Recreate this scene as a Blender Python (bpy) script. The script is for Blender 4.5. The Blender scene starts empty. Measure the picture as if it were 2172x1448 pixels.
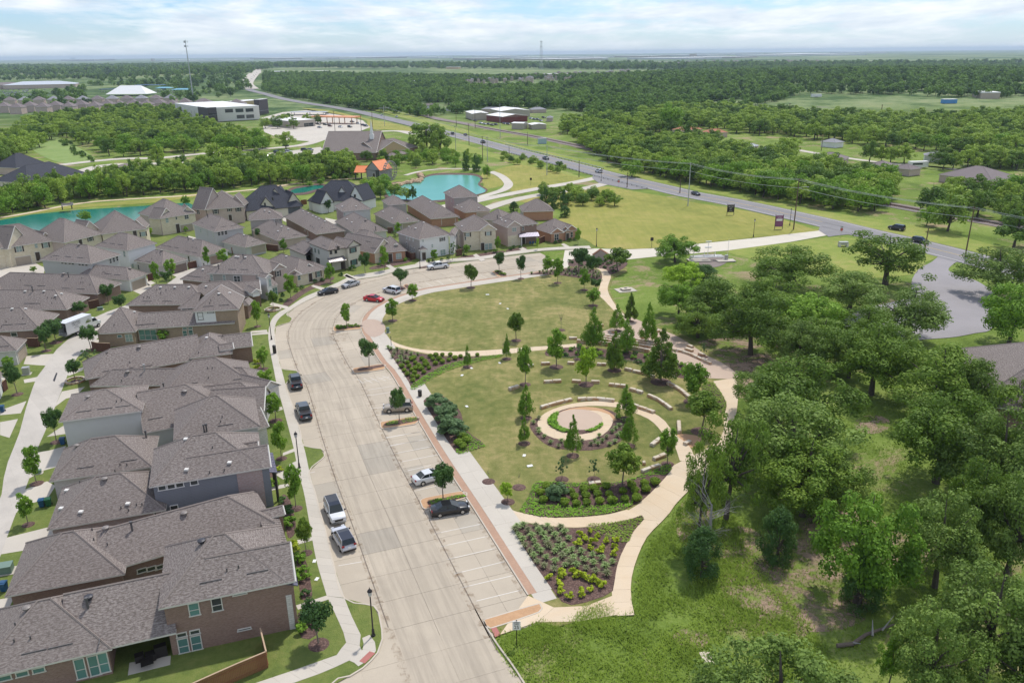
import bpy,bmesh,math,random
import numpy as np
from mathutils import Vector,Matrix,noise as mnoise

# ---------------------------------------------------------------- camera, sky, sun, exposure
SC=bpy.context.scene
COL=SC.collection
H=54.0
F=1689.0; CX=1086.0; CY=724.0
ROLL=math.atan(-0.0101)
PITCH=math.atan((CY- 113.0)*math.cos(ROLL)/F)
_cp,_sp,_cr,_sr=math.cos(PITCH),math.sin(PITCH),math.cos(ROLL),math.sin(ROLL)
FW=Vector((0,_cp,-_sp)); UP0=Vector((0,_sp,_cp)); R0=Vector((1,0,0))
EX=_cr*R0+_sr*UP0
EY=_sr*R0- _cr*UP0          # image down

cam_d=bpy.data.cameras.new('camera'); cam=bpy.data.objects.new('camera',cam_d)
cam.matrix_world=Matrix(((EX.x,-EY.x,-FW.x,0),(EX.y,-EY.y,-FW.y,0),(EX.z,-EY.z,-FW.z,H),(0,0,0,1)))
cam_d.sensor_width=36.0; cam_d.sensor_fit= 'HORIZONTAL'; cam_d.lens=F/2172.0*36.0
cam_d.clip_start=1.0; cam_d.clip_end=90000.0
COL.objects.link(cam); SC.camera=cam

SUN_EL=math.radians(61); SUN_AZ=math.radians(28)      # azimuth clockwise from +Y
W=bpy.data.worlds.new('World'); SC.world=W; W.use_nodes=True
nt=W.node_tree; nt.nodes.clear()
def N(t,kind,**kw):
 n=t.nodes.new(kind)
 for k,v in kw.items(): setattr(n,k,v)
 return n
sky=N(nt,'ShaderNodeTexSky',sky_type='NISHITA',sun_disc=False,sun_elevation=SUN_EL,sun_rotation=SUN_AZ,
  air_density=1.0,dust_density=0.4,ozone_density=3.0)
bg=N(nt,'ShaderNodeBackground'); bg.inputs[1].default_value=0.135
wo=N(nt,'ShaderNodeOutputWorld')
tc=N(nt,'ShaderNodeTexCoord'); sx=N(nt,'ShaderNodeSeparateXYZ'); nt.links.new(tc.outputs['Generated'],sx.inputs[0])
def M_(t,op,a,b=None,c=None,clamp=False):
 n=N(t,'ShaderNodeMath',operation=op,use_clamp=clamp)
 for i,v in enumerate((a,b,c)):
  if v is None: continue
  if isinstance(v,(int,float)): n.inputs[i].default_value=v
  else: t.links.new(v,n.inputs[i])
 return n.outputs[0]
zc=M_(nt,'ADD',M_(nt,'MAXIMUM',sx.outputs[2],0.0),0.12)
px_=M_(nt,'DIVIDE',sx.outputs[0],zc); py_=M_(nt,'DIVIDE',sx.outputs[1],zc)
cb=N(nt,'ShaderNodeCombineXYZ'); nt.links.new(px_,cb.inputs[0]); nt.links.new(py_,cb.inputs[1])
def noise_w(scale,detail,rough,dist,vec,off=(0,0,0),sc=(1,1,1)):
 mp=N(nt,'ShaderNodeMapping'); mp.inputs['Location'].default_value=off; mp.inputs['Scale'].default_value=sc
 nt.links.new(vec,mp.inputs['Vector'])
 n=N(nt,'ShaderNodeTexNoise'); n.inputs['Scale'].default_value=scale; n.inputs['Detail'].default_value=detail
 n.inputs['Roughness'].default_value=rough; n.inputs['Distortion'].default_value=dist
 nt.links.new(mp.outputs[0],n.inputs['Vector']); return n.outputs['Fac']
c1=noise_w(0.95,9,0.60,0.25,cb.outputs[0],(3,1,0),(1,0.8,1))
c2=noise_w(3.2,6,0.6,0.2,cb.outputs[0],(7,4,0),(1,0.6,1))
cmix=M_(nt,'ADD',M_(nt,'MULTIPLY',c1,0.72),M_(nt,'MULTIPLY',c2,0.28))
ramp=N(nt,'ShaderNodeValToRGB'); ramp.color_ramp.elements[0].position=0.41; ramp.color_ramp.elements[1].position=0.54
nt.links.new(cmix,ramp.inputs[0])
c3=noise_w(2.2,5,0.55,0.1,cb.outputs[0],(1,9,0),(1,0.7,1))
shade=N(nt,'ShaderNodeValToRGB'); shade.color_ramp.elements[0].position=0.35; shade.color_ramp.elements[1].position=0.68
shade.color_ramp.elements[0].color= (7.6,7.7,7.8,1); shade.color_ramp.elements[1].color= (4.6,5.2,6.1,1)
nt.links.new(c3,shade.inputs[0])
cov=M_(nt,'MULTIPLY',ramp.outputs[0],0.88,clamp=True)
mixc=N(nt,'ShaderNodeMixRGB'); nt.links.new(cov,mixc.inputs[0])
skb=N(nt,'ShaderNodeMixRGB',blend_type='MULTIPLY'); skb.inputs[0].default_value=1.0
skb.inputs[2].default_value= (0.55,0.74,1.02,1)
nt.links.new(sky.outputs[0],skb.inputs[1])
nt.links.new(skb.outputs[0],mixc.inputs[1]); nt.links.new(shade.outputs[0],mixc.inputs[2])
hz=N(nt,'ShaderNodeMixRGB'); nt.links.new(M_(nt,'MULTIPLY',M_(nt,'POWER',2.718,M_(nt,'MULTIPLY',M_(nt,'MAXIMUM',sx.outputs[2],0.0),-38.0)),0.8),hz.inputs[0]); hz.inputs[2].default_value= (5.1,5.75,6.2,1)
nt.links.new(mixc.outputs[0],hz.inputs[1]); nt.links.new(hz.outputs[0],bg.inputs[0]); nt.links.new(bg.outputs[0],wo.inputs[0])

sd=bpy.data.lights.new('sun','SUN'); sd.energy=3.15; sd.angle=math.radians(2.2); sd.color= (1.0,0.955,0.88)
sun=bpy.data.objects.new('sun',sd); COL.objects.link(sun)
sdir=Vector((math.sin(SUN_AZ)*math.cos(SUN_EL),math.cos(SUN_AZ)*math.cos(SUN_EL),math.sin(SUN_EL)))
sun.rotation_euler=sdir.to_track_quat('Z','Y').to_euler(); sun.location= (0,0,120)
SC.view_settings.view_transform= 'Standard'; SC.view_settings.look= 'None'
SC.view_settings.exposure=0.18; SC.view_settings.gamma=1.0; SC.view_settings.use_curve_mapping=False
SC.render.engine= 'CYCLES'
SC.cycles.use_denoising=True
SC.cycles.max_bounces=6; SC.cycles.diffuse_bounces=3; SC.cycles.glossy_bounces=2; SC.cycles.transmission_bounces=3
SC.cycles.transparent_max_bounces=6; SC.cycles.volume_bounces=0
SC.cycles.caustics_reflective=False; SC.cycles.caustics_refractive=False

# ---------------------------------------------------------------- photo pixel -> place
def hgt(x,y):
 d=math.hypot(x,y)
 if d<650: return 0.0
 k=min(1.0,(d- 650)/600.0)
 n=mnoise.noise(Vector((x/900.0,y/900.0,3.3)))*5.0+mnoise.noise(Vector((x/2600.0,y/2600.0,8.1)))*9.0
 h=k*n
 h += 14.0*k*math.exp(-(((x- 620)/420.0)**2+ ((y- 1350)/420.0)**2))
 h += 10.0*k*math.exp(-(((x- 1050)/500.0)**2+ ((y- 1700)/500.0)**2))
 h += 11.0*k*math.exp(-(((x+800)/260.0)**2+ ((y- 2100)/300.0)**2))
 return h
def ray(px,py):
 d=EX* ((px- CX)/F)+EY* ((py- CY)/F)+FW
 return d
def G(px,py,z=0.0):
 d=ray(px,py); zz=z
 for _ in range(1 if py>240 else 14):
  t= (H- zz)/-d.z; x,y=d.x*t,d.y*t
  if py>240: break
  zn=hgt(x,y)+z
  zz=zz*0.4+zn*0.6
 return Vector((x,y,0))
def PROJ(p):
 v=Vector(p)- Vector((0,0,H)); w=v.dot(FW)
 return CX+F*v.dot(EX)/w,CY+F*v.dot(EY)/w
def top_h(base,py):
 """height above ground of something standing at base whose top is on image row py"""
 lo,hi=0.0,90.0
 gz=hgt(base.x,base.y)
 for _ in range(40):
  m= (lo+hi)/2
  if PROJ((base.x,base.y,gz+m))[1]>py: lo=m
  else: hi=m
 return lo
def mpp(base,z=0):            # metres per photo pixel at a place
 return (Vector((base.x,base.y,z))- Vector((0,0,H))).dot(FW)/F
def Z(x0,y0,s):
 return lambda a,b: (x0+a/s,y0+b/s)
def ZL(x0,y0,s,*p):
 return [(x0+a/s,y0+b/s) for a,b in p]

# ---------------------------------------------------------------- helpers
def tag(o,label=None,cat=None,group=None,kind=None):
 if label: o['label']=label
 if cat: o['category']=cat
 if group: o['group']=group
 if kind: o['kind']=kind
 return o
def empty(name,loc,rz=0.0,label=None,cat=None,group=None):
 o=bpy.data.objects.new(name,None); COL.objects.link(o); o.location=loc; o.rotation_euler= (0,0,rz)
 o.empty_display_size=0.5
 return tag(o,label,cat,group)
class MB:
 """collects faces and builds ONE mesh object"""
 def __init__(s): s.v= []; s.f= []; s.m= []; s.uv= []
 def face(s,pts,m=0,uv=None):
  b=len(s.v); s.v.extend([tuple(p) for p in pts]); s.f.append(tuple(range(b,b+len(pts)))); s.m.append(m)
  if uv is None:
   P= [Vector(p) for p in pts]
   n= (P[1]- P[0]).cross(P[-1]- P[0])
   if abs(n.z)>0.98*n.length: uv= [(p.x,p.y) for p in P]
   else:
    u=Vector((-n.y,n.x,0))
    if u.length<1e-6: u=Vector((1,0,0))
    u.normalize(); w=n.normalized().cross(u)
    uv= [(p.dot(u),p.dot(w)) for p in P]
  s.uv.extend(uv); return s
 def box(s,c,d,rz=0.0,m=0,skip=()):
  cx,cy,cz=c; hx,hy,hz=d[0]/2,d[1]/2,d[2]/2
  co,si=math.cos(rz),math.sin(rz)
  def P(x,y,z): return (cx+x*co- y*si,cy+x*si+y*co,cz+z)
  q= [P(-hx,-hy,-hz),P(hx,-hy,-hz),P(hx,hy,-hz),P(-hx,hy,-hz),P(-hx,-hy,hz),P(hx,-hy,hz),P(hx,hy,hz),P(-hx,hy,hz)]
  for k,idx in enumerate(((0,3,2,1),(4,5,6,7),(0,1,5,4),(1,2,6,5),(2,3,7,6),(3,0,4,7))):
   if k in skip: continue
   s.face([q[i] for i in idx],m)
  return s
 def prism(s,poly,z0,z1,m=0,ms=None):
  """poly: list of (x,y) counter-clockwise; z1 may be a list"""
  n=len(poly); ms=m if ms is None else ms
  s.face([(x,y,z1) for x,y in poly],m)
  for i in range(n):
   (x0,y0),(x1,y1)=poly[i],poly[(i+1) % n]
   s.face([(x0,y0,z0),(x1,y1,z0),(x1,y1,z1),(x0,y0,z1)],ms)
  return s
 def tube(s,pts,rads,seg=6,m=0,cap=True):
  rings= []
  for i,p in enumerate(pts):
   p=Vector(p)
   a=Vector(pts[max(i- 1,0)]); b=Vector(pts[min(i+1,len(pts)- 1)])
   t= (b- a).normalized() if (b- a).length>1e-9 else Vector((0,0,1))
   u=t.orthogonal().normalized() if abs(t.z)<0.99 else Vector((1,0,0))
   if abs(t.z)<0.99: u=Vector((0,0,1)).cross(t).normalized()
   w=t.cross(u)
   r=rads[i] if hasattr(rads,'__len__') else rads
   rings.append([p+ (u*math.cos(2*math.pi*k/seg)+w*math.sin(2*math.pi*k/seg))*r for k in range(seg)])
  for i in range(len(rings)- 1):
   for k in range(seg):
    k2= (k+1) % seg
    s.face([rings[i][k],rings[i][k2],rings[i+1][k2],rings[i+1][k]],m,[(0,0)]*4)
  if cap:
   s.face(rings[-1],m,[(0,0)]*seg); s.face(rings[0][::-1],m,[(0,0)]*seg)
  return s
 def lathe(s,prof,seg=12,m=0,c=(0,0,0)):
  for i in range(len(prof)- 1):
   (r0,z0),(r1,z1)=prof[i],prof[i+1]
   for k in range(seg):
    a,b=2*math.pi*k/seg,2*math.pi* (k+1)/seg
    q= [(c[0]+r0*math.cos(a),c[1]+r0*math.sin(a),c[2]+z0),(c[0]+r0*math.cos(b),c[1]+r0*math.sin(b),c[2]+z0),
     (c[0]+r1*math.cos(b),c[1]+r1*math.sin(b),c[2]+z1),(c[0]+r1*math.cos(a),c[1]+r1*math.sin(a),c[2]+z1)]
    if r0<1e-5: q=q[1:]
    elif r1<1e-5: q=q[:3]
    s.face(q,m,[(0,0)]*len(q))
  return s
 def mesh(s,name,mats):
  me=bpy.data.meshes.new(name)
  me.from_pydata(s.v,[],s.f)
  for m in (mats if isinstance(mats,(list,tuple)) else [mats]): me.materials.append(m)
  if any(s.m): me.polygons.foreach_set('material_index',s.m)
  uvl=me.uv_layers.new(name='UVMap')
  uvl.data.foreach_set('uv',np.array(s.uv,dtype=np.float32).ravel())
  me.update(); return me
 def build(s,name,mats,parent=None,loc=None,smooth=False):
  me=s.mesh(name,mats)
  if smooth: me.shade_smooth()
  return link(name,me,parent,loc)
def link(name,me,parent=None,loc=None,rz=0.0):
 o=bpy.data.objects.new(name,me); COL.objects.link(o)
 if parent: o.parent=parent
 if loc is not None: o.location=loc
 if rz: o.rotation_euler= (0,0,rz)
 return o
def copy_tree(o,parent=None):
 c=o.copy(); COL.objects.link(c); c.parent=parent
 if parent is not None: c.matrix_parent_inverse=o.matrix_parent_inverse
 for ch in list(KIDS.get(o.name,())): copy_tree(ch,c)
 return c
KIDS= {}
def index_kids(root):
 st= [root]
 allc= {}
 for o in bpy.data.objects:
  if o.parent: allc.setdefault(o.parent.name,[]).append(o)
 while st:
  o=st.pop(); KIDS[o.name]=allc.get(o.name,[]); st.extend(KIDS[o.name])
def ccw(poly):
 a=sum(poly[i][0]*poly[(i+1) % len(poly)][1]- poly[(i+1) % len(poly)][0]*poly[i][1] for i in range(len(poly)))
 return poly if a>0 else poly[::-1]
def smooth_line(pts,step=1.5,closed=False):
 """Catmull-Rom through world points, resampled"""
 P= [Vector((p[0],p[1],0)) for p in pts]; out= []
 n=len(P); rng=range(n if closed else n- 1)
 for i in rng:
  p0=P[(i- 1) % n] if (closed or i>0) else P[0]*2- P[1]
  p1=P[i]; p2=P[(i+1) % n]
  p3=P[(i+2) % n] if (closed or i+2<n) else P[-1]*2- P[-2]
  k=max(1,int((p2- p1).length/step))
  for j in range(k):
   t=j/k
   out.append(0.5* ((2*p1)+ (p2- p0)*t+ (2*p0- 5*p1+4*p2- p3)*t*t+ (3*p1- p0- 3*p2+p3)*t**3))
 if not closed: out.append(P[-1])
 return out
def resample(L,step=None,n=None):
 d= [0.0]
 for i in range(len(L)- 1): d.append(d[-1]+ (L[i+1]- L[i]).length)
 tot=d[-1]
 if n is None: n=max(1,round(tot/step))
 out= []; j=0
 for k in range(n+1):
  t=tot*k/n
  while j<len(d)- 2 and d[j+1]<t: j += 1
  seg=d[j+1]- d[j] or 1
  out.append(L[j].lerp(L[j+1],(t- d[j])/seg))
 return out
def offset_line(L,off):
 out= []
 for i,p in enumerate(L):
  t= (L[min(i+1,len(L)- 1)]- L[max(i- 1,0)]).normalized()
  out.append(p+Vector((-t.y,t.x,0))*off)
 return out
def gline(px,z=0.1): return [G(a,b,z) for a,b in px]
def poly_sheet(name,px,z,mat,kind='structure',step=1.2,smooth=True,thick=None,parent=None,world=False):
 L=px if world else gline(px,z)
 if smooth: L=smooth_line(L,step,True)
 poly=ccw([(p.x,p.y) for p in L])
 mb=MB()
 mb.prism(poly,z- (thick or 0.02),z,0)
 o=mb.build(name,mat,parent)
 if kind: o['kind']=kind
 return o
def strip(name,L0,L1,z,mat,thick=0.05,kind='structure',parent=None):
 """ribbon between two equally long lines"""
 mb=MB()
 for i in range(len(L0)- 1):
  a,b,c,d=L0[i],L0[i+1],L1[i+1],L1[i]
  mb.prism(ccw([(a.x,a.y),(b.x,b.y),(c.x,c.y),(d.x,d.y)]),z- thick,z)
 o=mb.build(name,mat,parent)
 if kind: o['kind']=kind
 return o
def slab_row(parent,L0,L1,z,mat,gap=0.02,thick=0.05,name='slab'):
 """separate paving slabs between two equally sampled lines, joints recessed"""
 for i in range(len(L0)- 1):
  q= [L0[i],L0[i+1],L1[i+1],L1[i]]
  c= (q[0]+q[1]+q[2]+q[3])/4
  w= []
  for p in q:
   d=p- c; l=d.length
   w.append(p- d* (gap/max(l,0.1)))
  zz=z+random.uniform(-0.003,0.003)
  mb=MB(); poly=ccw([(p.x- c.x,p.y- c.y) for p in w])
  mb.prism(poly,-thick,0.0)
  # slabs keep world-sized UVs
  o=mb.build(name,CONC_P if (mat is CONC and random.random()<.06) else mat,parent,(c.x,c.y,zz))

# ---------------------------------------------------------------- materials
MATS= {}
def newmat(name):
 m=bpy.data.materials.new(name); m.use_nodes=True; t=m.node_tree; t.nodes.clear()
 out=N(t,'ShaderNodeOutputMaterial'); b=N(t,'ShaderNodeBsdfPrincipled'); t.links.new(b.outputs[0],out.inputs[0])
 MATS[name]=m; return m,t,b,out
def col4(c): return (c[0],c[1],c[2],1.0)
def tnoise(t,vec,scale,detail=4,rough=0.55,dist=0.0,out='Fac'):
 n=N(t,'ShaderNodeTexNoise'); n.inputs['Scale'].default_value=scale; n.inputs['Detail'].default_value=detail
 n.inputs['Roughness'].default_value=rough; n.inputs['Distortion'].default_value=dist
 if vec is not None: t.links.new(vec,n.inputs['Vector'])
 return n.outputs[out]
def tramp(t,fac,stops,interp='LINEAR'):
 r=N(t,'ShaderNodeValToRGB'); cr=r.color_ramp; cr.interpolation=interp
 while len(cr.elements)<len(stops): cr.elements.new(0.5)
 for e,(p,c) in zip(cr.elements,stops):
  e.position=p; e.color=col4(c) if hasattr(c,'__len__') else (c,c,c,1)
 t.links.new(fac,r.inputs[0]); return r.outputs[0]
def tmix(t,fac,a,b,blend='MIX'):
 n=N(t,'ShaderNodeMixRGB',blend_type=blend)
 for i,v in ((0,fac),(1,a),(2,b)):
  if isinstance(v,(int,float)): n.inputs[i].default_value=v
  elif isinstance(v,tuple): n.inputs[i].default_value=col4(v)
  else: t.links.new(v,n.inputs[i])
 return n.outputs[0]
def world_pos(t):
 g=N(t,'ShaderNodeNewGeometry'); return g.outputs['Position']
def bumpn(t,b,h,strength=0.3,dist=0.05):
 n=N(t,'ShaderNodeBump'); n.inputs['Strength'].default_value=strength; n.inputs['Distance'].default_value=dist
 t.links.new(h,n.inputs['Height']); t.links.new(n.outputs[0],b.inputs['Normal'])
def plain(name,c,rough=0.6,metal=0.0,var=0.12,scale=1.5,coat=0.0,spec=None):
 m,t,b,o=newmat(name)
 p=world_pos(t); n=tnoise(t,p,scale,4)
 t.links.new(tmix(t,n,tuple(v* (1- var) for v in c),tuple(min(1,v* (1+var)) for v in c)),b.inputs['Base Color'])
 b.inputs['Roughness'].default_value=rough; b.inputs['Metallic'].default_value=metal
 if coat: b.inputs['Coat Weight'].default_value=coat
 if spec is not None: b.inputs['Specular IOR Level'].default_value=spec
 return m
def grass(name,stops,soil=None,soil_t=0.68,fine=6.0,big=0.045,mow=None):
 stops= [(q,(c[0]*1.5+.012,c[1]*1.35+.01,c[2]*1.5+.012)) for q,c in stops]
 m,t,b,o=newmat(name); p=world_pos(t)
 n1=tnoise(t,p,big,5,0.6,0.6); n2=tnoise(t,p,big*8,5,0.65,0.3); n3=tnoise(t,p,fine,4,0.7)
 f=M_(t,'ADD',M_(t,'ADD',M_(t,'MULTIPLY',n1,0.42),M_(t,'MULTIPLY',n2,0.38)),M_(t,'MULTIPLY',n3,0.20))
 c=tramp(t,f,stops)
 if mow:
  mp=N(t,'ShaderNodeMapping'); mp.inputs['Rotation'].default_value= (0,0,mow); mp.inputs['Scale'].default_value= (1.0,0.06,1)
  t.links.new(p,mp.inputs['Vector']); s=tnoise(t,mp.outputs[0],0.9,3,0.6)
  c=tmix(t,M_(t,'MULTIPLY',s,0.55),c,tuple(v*0.62 for v in stops[0][1]))
 if soil:
  s1=tnoise(t,p,0.09,5,0.62,0.8)
  s2=tnoise(t,p,1.1,5,0.7)
  sf=M_(t,'ADD',M_(t,'MULTIPLY',s1,0.75),M_(t,'MULTIPLY',s2,0.25))
  r=tramp(t,sf,[(soil_t- 0.05,0.0),(soil_t+0.05,0.85)])
  c=tmix(t,r,c,soil)
 t.links.new(c,b.inputs['Base Color']); b.inputs['Roughness'].default_value=0.95
 b.inputs['Specular IOR Level'].default_value=0.15
 bumpn(t,b,M_(t,'ADD',n3,n2),0.7,0.25)
 return m
def concrete(name,c,stain=(0.25,0.2,0.15),sc=0.25,amt=0.55,warm=None):
 m,t,b,o=newmat(name); p=world_pos(t)
 n1=tnoise(t,p,sc,6,0.65,0.5); n2=tnoise(t,p,5,4,0.7); n3=tnoise(t,p,0.06,4,0.6,1.0)
 oi=N(t,'ShaderNodeObjectInfo')
 base=tmix(t,n2,tuple(v*0.93 for v in c),tuple(min(1,v*1.06) for v in c))
 base=tmix(t,M_(t,'MULTIPLY',oi.outputs['Random'],0.34),base,tuple(v*0.78 for v in c))
 base=tmix(t,tramp(t,n1,[(0.45,0.0),(0.75,amt)]),base,tuple(c[i]*0.55+stain[i]*0.45 for i in range(3)))
 base=tmix(t,tramp(t,n3,[(0.42,0.0),(0.62,0.35)]),base,warm or tuple(v*0.8 for v in c))
 t.links.new(base,b.inputs['Base Color']); b.inputs['Roughness'].default_value=0.85; b.inputs['Specular IOR Level'].default_value=0.25
 bumpn(t,b,n2,0.15,0.01); return m
def brickmat(name,c1,c2,mortar,bw=0.22,bh=0.075,ms=0.012,bias=0.0,rough=0.85,freq=2,off=0.5,patch=0.25,bump=0.35):
 m,t,b,o=newmat(name)
 uv=N(t,'ShaderNodeUVMap'); br=N(t,'ShaderNodeTexBrick')
 br.inputs['Color1'].default_value=col4(c1); br.inputs['Color2'].default_value=col4(c2); br.inputs['Mortar'].default_value=col4(mortar)
 br.inputs['Scale'].default_value=1.0; br.inputs['Brick Width'].default_value=bw; br.inputs['Row Height'].default_value=bh
 br.inputs['Mortar Size'].default_value=ms; br.inputs['Bias'].default_value=bias; br.offset=off; br.offset_frequency=freq
 t.links.new(uv.outputs[0],br.inputs['Vector'])
 p=world_pos(t)
 n=tnoise(t,p,0.55,5,0.65); n2=tnoise(t,p,2.6,4,0.7)
 c=tmix(t,M_(t,'MULTIPLY',tramp(t,n,[(0.3,0.0),(0.7,1.0)]),patch),br.outputs['Color'],tuple((a+b_)*0.32 for a,b_ in zip(c1,c2)))
 c=tmix(t,M_(t,'MULTIPLY',n2,0.3),c,tuple(min(1,max(a,b_)*1.25) for a,b_ in zip(c1,c2)))
 t.links.new(c,b.inputs['Base Color']); b.inputs['Roughness'].default_value=rough; b.inputs['Specular IOR Level'].default_value=0.2
 bumpn(t,b,br.outputs['Fac'],-bump,0.01); return m
def leafmat(name,dark,mid,light,rnd=0.5,nsc=0.35,gain=2.55):
 dark,mid,light= (tuple(v*gain for v in c) for c in (dark,mid,light))
 m,t,b,o=newmat(name)
 p=world_pos(t)
 n=tnoise(t,p,nsc,3,0.6); n2=tnoise(t,p,3.0,2,0.6)
 oi=N(t,'ShaderNodeObjectInfo')
 f=M_(t,'ADD',M_(t,'ADD',M_(t,'MULTIPLY',n,0.45),M_(t,'MULTIPLY',n2,0.35)),M_(t,'MULTIPLY',oi.outputs['Random'],rnd*0.4))
 c=tramp(t,f,[(0.25,dark),(0.5,mid),(0.78,light)])
 t.links.new(c,b.inputs['Base Color']); b.inputs['Roughness'].default_value=0.62; b.inputs['Specular IOR Level'].default_value=0.22
 tr=N(t,'ShaderNodeBsdfTranslucent'); t.links.new(tmix(t,0.5,c,(0.12,0.2,0.02)),tr.inputs[0])
 mx=N(t,'ShaderNodeMixShader'); mx.inputs[0].default_value=0.33
 t.links.new(b.outputs[0],mx.inputs[1]); t.links.new(tr.outputs[0],mx.inputs[2]); t.links.new(mx.outputs[0],o.inputs[0])
 return m
def glassmat(name,c,rough=0.08,var=0.6):
 m,t,b,o=newmat(name); p=world_pos(t)
 n=tnoise(t,p,0.7,3); oi=N(t,'ShaderNodeObjectInfo')
 t.links.new(tmix(t,M_(t,'MULTIPLY',M_(t,'ADD',n,oi.outputs['Random']),0.5),tuple(v* (1- var) for v in c),tuple(v* (1+var) for v in c)),b.inputs['Base Color'])
 b.inputs['Roughness'].default_value=rough; b.inputs['Specular IOR Level'].default_value=0.6
 return m
# ---------------------------------------------------------------- material set
GR_MEADOW=grass('meadow_grass',[(0.30,(0.045,0.085,0.012)),(0.5,(0.095,0.165,0.022)),(0.68,(0.17,0.24,0.05))],soil=(0.30,0.2,0.13),soil_t=0.66)
GR_LAWN=grass('lawn_grass',[(0.38,(0.08,0.115,0.02)),(0.5,(0.165,0.18,0.048)),(0.60,(0.29,0.26,0.10))],fine=9,big=0.07,mow=0.5)
GR_YARD=grass('yard_grass',[(0.30,(0.045,0.08,0.012)),(0.5,(0.095,0.14,0.025)),(0.70,(0.17,0.19,0.05))],fine=9,big=0.12)
GR_LOT=grass('vacant_lot_grass',[(0.30,(0.11,0.15,0.02)),(0.5,(0.21,0.225,0.045)),(0.70,(0.32,0.27,0.09))],fine=3,big=0.025,mow=1.15)
GR_VERGE=grass('verge_grass',[(0.30,(0.07,0.13,0.015)),(0.5,(0.14,0.19,0.03)),(0.72,(0.26,0.24,0.08))],soil=(0.32,0.22,0.14),soil_t=0.7,fine=2.0,big=0.03)
GR_PAST=grass('pasture_grass',[(0.30,(0.08,0.15,0.025)),(0.5,(0.13,0.2,0.05)),(0.70,(0.19,0.25,0.09))],fine=0.6,big=0.01)
GR_GROUND=grass('open_ground',[(0.30,(0.035,0.075,0.014)),(0.5,(0.085,0.14,0.026)),(0.70,(0.17,0.2,0.06))],fine=1.2,big=0.012)
CONC=concrete('street_concrete',(0.465,0.40,0.315),stain=(0.2,0.17,0.14),amt=0.6,sc=0.16)
CONC_P=concrete('patched_concrete',(0.40,0.355,0.29),amt=0.5)
WALK=concrete('walk_concrete',(0.52,0.475,0.41),amt=0.3)
TRAIL=concrete('trail_concrete',(0.60,0.49,0.36),stain=(0.5,0.3,0.12),amt=0.45,warm=(0.58,0.42,0.25))
JOINT=plain('joint',(0.20,0.17,0.14),0.95)
ALLEY=concrete('alley_concrete',(0.49,0.45,0.40),stain=(0.12,0.11,0.11),amt=0.55)
KERB=concrete('kerb_concrete',(0.52,0.46,0.38),amt=0.5,sc=1.0)
ASPH=concrete('asphalt',(0.235,0.225,0.23),stain=(0.08,0.08,0.08),amt=0.5,sc=0.12)
ASPH_OLD=concrete('old_asphalt',(0.30,0.28,0.285),stain=(0.12,0.12,0.12),amt=0.5,sc=0.15)
BRBAND=brickmat('brick_band',(0.42,0.265,0.185),(0.35,0.215,0.15),(0.36,0.27,0.2),0.2,0.1,0.008,patch=0.3)
BRTAN=brickmat('tan_brick_paving',(0.50,0.30,0.165),(0.40,0.23,0.12),(0.42,0.3,0.2),0.2,0.1,0.008,patch=0.3)
PINK=concrete('pink_paving',(0.50,0.385,0.30),stain=(0.4,0.25,0.2),amt=0.3,sc=0.6)
DG=concrete('decomposed_granite',(0.50,0.30,0.17),stain=(0.5,0.3,0.15),amt=0.3,sc=0.8)
REDPAD=plain('red_tactile_paving',(0.36,0.13,0.11),0.8)
WHITE=plain('white_paint',(0.64,0.61,0.56),0.7,var=0.15)
def mulchmat():
 m,t,b,o=newmat('bark_mulch'); p=world_pos(t)
 n=tnoise(t,p,5,5,0.8); n2=tnoise(t,p,0.5,4)
 c=tramp(t,M_(t,'ADD',M_(t,'MULTIPLY',n,0.8),M_(t,'MULTIPLY',n2,0.2)),[(0.36,(0.035,0.02,0.017)),(0.52,(0.11,0.062,0.05)),(0.66,(0.26,0.17,0.14))])
 t.links.new(c,b.inputs['Base Color']); b.inputs['Roughness'].default_value=0.95; bumpn(t,b,n,0.8,0.08); return m
MULCH=mulchmat()
def roofmat(name,a,b_,c):
 m,t,b,o=newmat(name); uv=N(t,'ShaderNodeUVMap')
 br=N(t,'ShaderNodeTexBrick'); br.inputs['Color1'].default_value=col4(a); br.inputs['Color2'].default_value=col4(b_); br.inputs['Mortar'].default_value=col4(tuple(v*0.6 for v in a))
 br.inputs['Scale'].default_value=1; br.inputs['Brick Width'].default_value=0.46; br.inputs['Row Height'].default_value=0.19; br.inputs['Mortar Size'].default_value=0.016
 br.offset=0.37; br.squash=1.4; br.squash_frequency=3
 t.links.new(uv.outputs[0],br.inputs['Vector'])
 mp=N(t,'ShaderNodeMapping'); mp.inputs['Scale'].default_value= (3.0,6.4,1); t.links.new(uv.outputs[0],mp.inputs[0])
 n=tnoise(t,mp.outputs[0],1.0,3,0.7); n2=tnoise(t,world_pos(t),0.35,4); oi=N(t,'ShaderNodeObjectInfo')
 col=tmix(t,tramp(t,n,[(0.44,0.0),(0.60,1.0)]),br.outputs['Color'],tuple(v*1.18 for v in c))
 col=tmix(t,M_(t,'MULTIPLY',n2,0.4),col,tuple(v*0.62 for v in a))
 col=tmix(t,M_(t,'MULTIPLY',oi.outputs['Random'],0.3),col,tuple(v*0.8 for v in b_))
 t.links.new(col,b.inputs['Base Color']); b.inputs['Roughness'].default_value=0.9; b.inputs['Specular IOR Level'].default_value=0.15
 bumpn(t,b,br.outputs['Fac'],-0.3,0.012); return m
ROOF=roofmat('weathered_shingles',(0.148,0.122,0.110),(0.215,0.180,0.164),(0.285,0.25,0.23))
ROOF_DK=roofmat('charcoal_shingles',(0.040,0.042,0.052),(0.062,0.064,0.078),(0.085,0.088,0.105))
CAPM=plain('ridge_cap',(0.235,0.195,0.175),0.9,var=0.2,scale=4)
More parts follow.
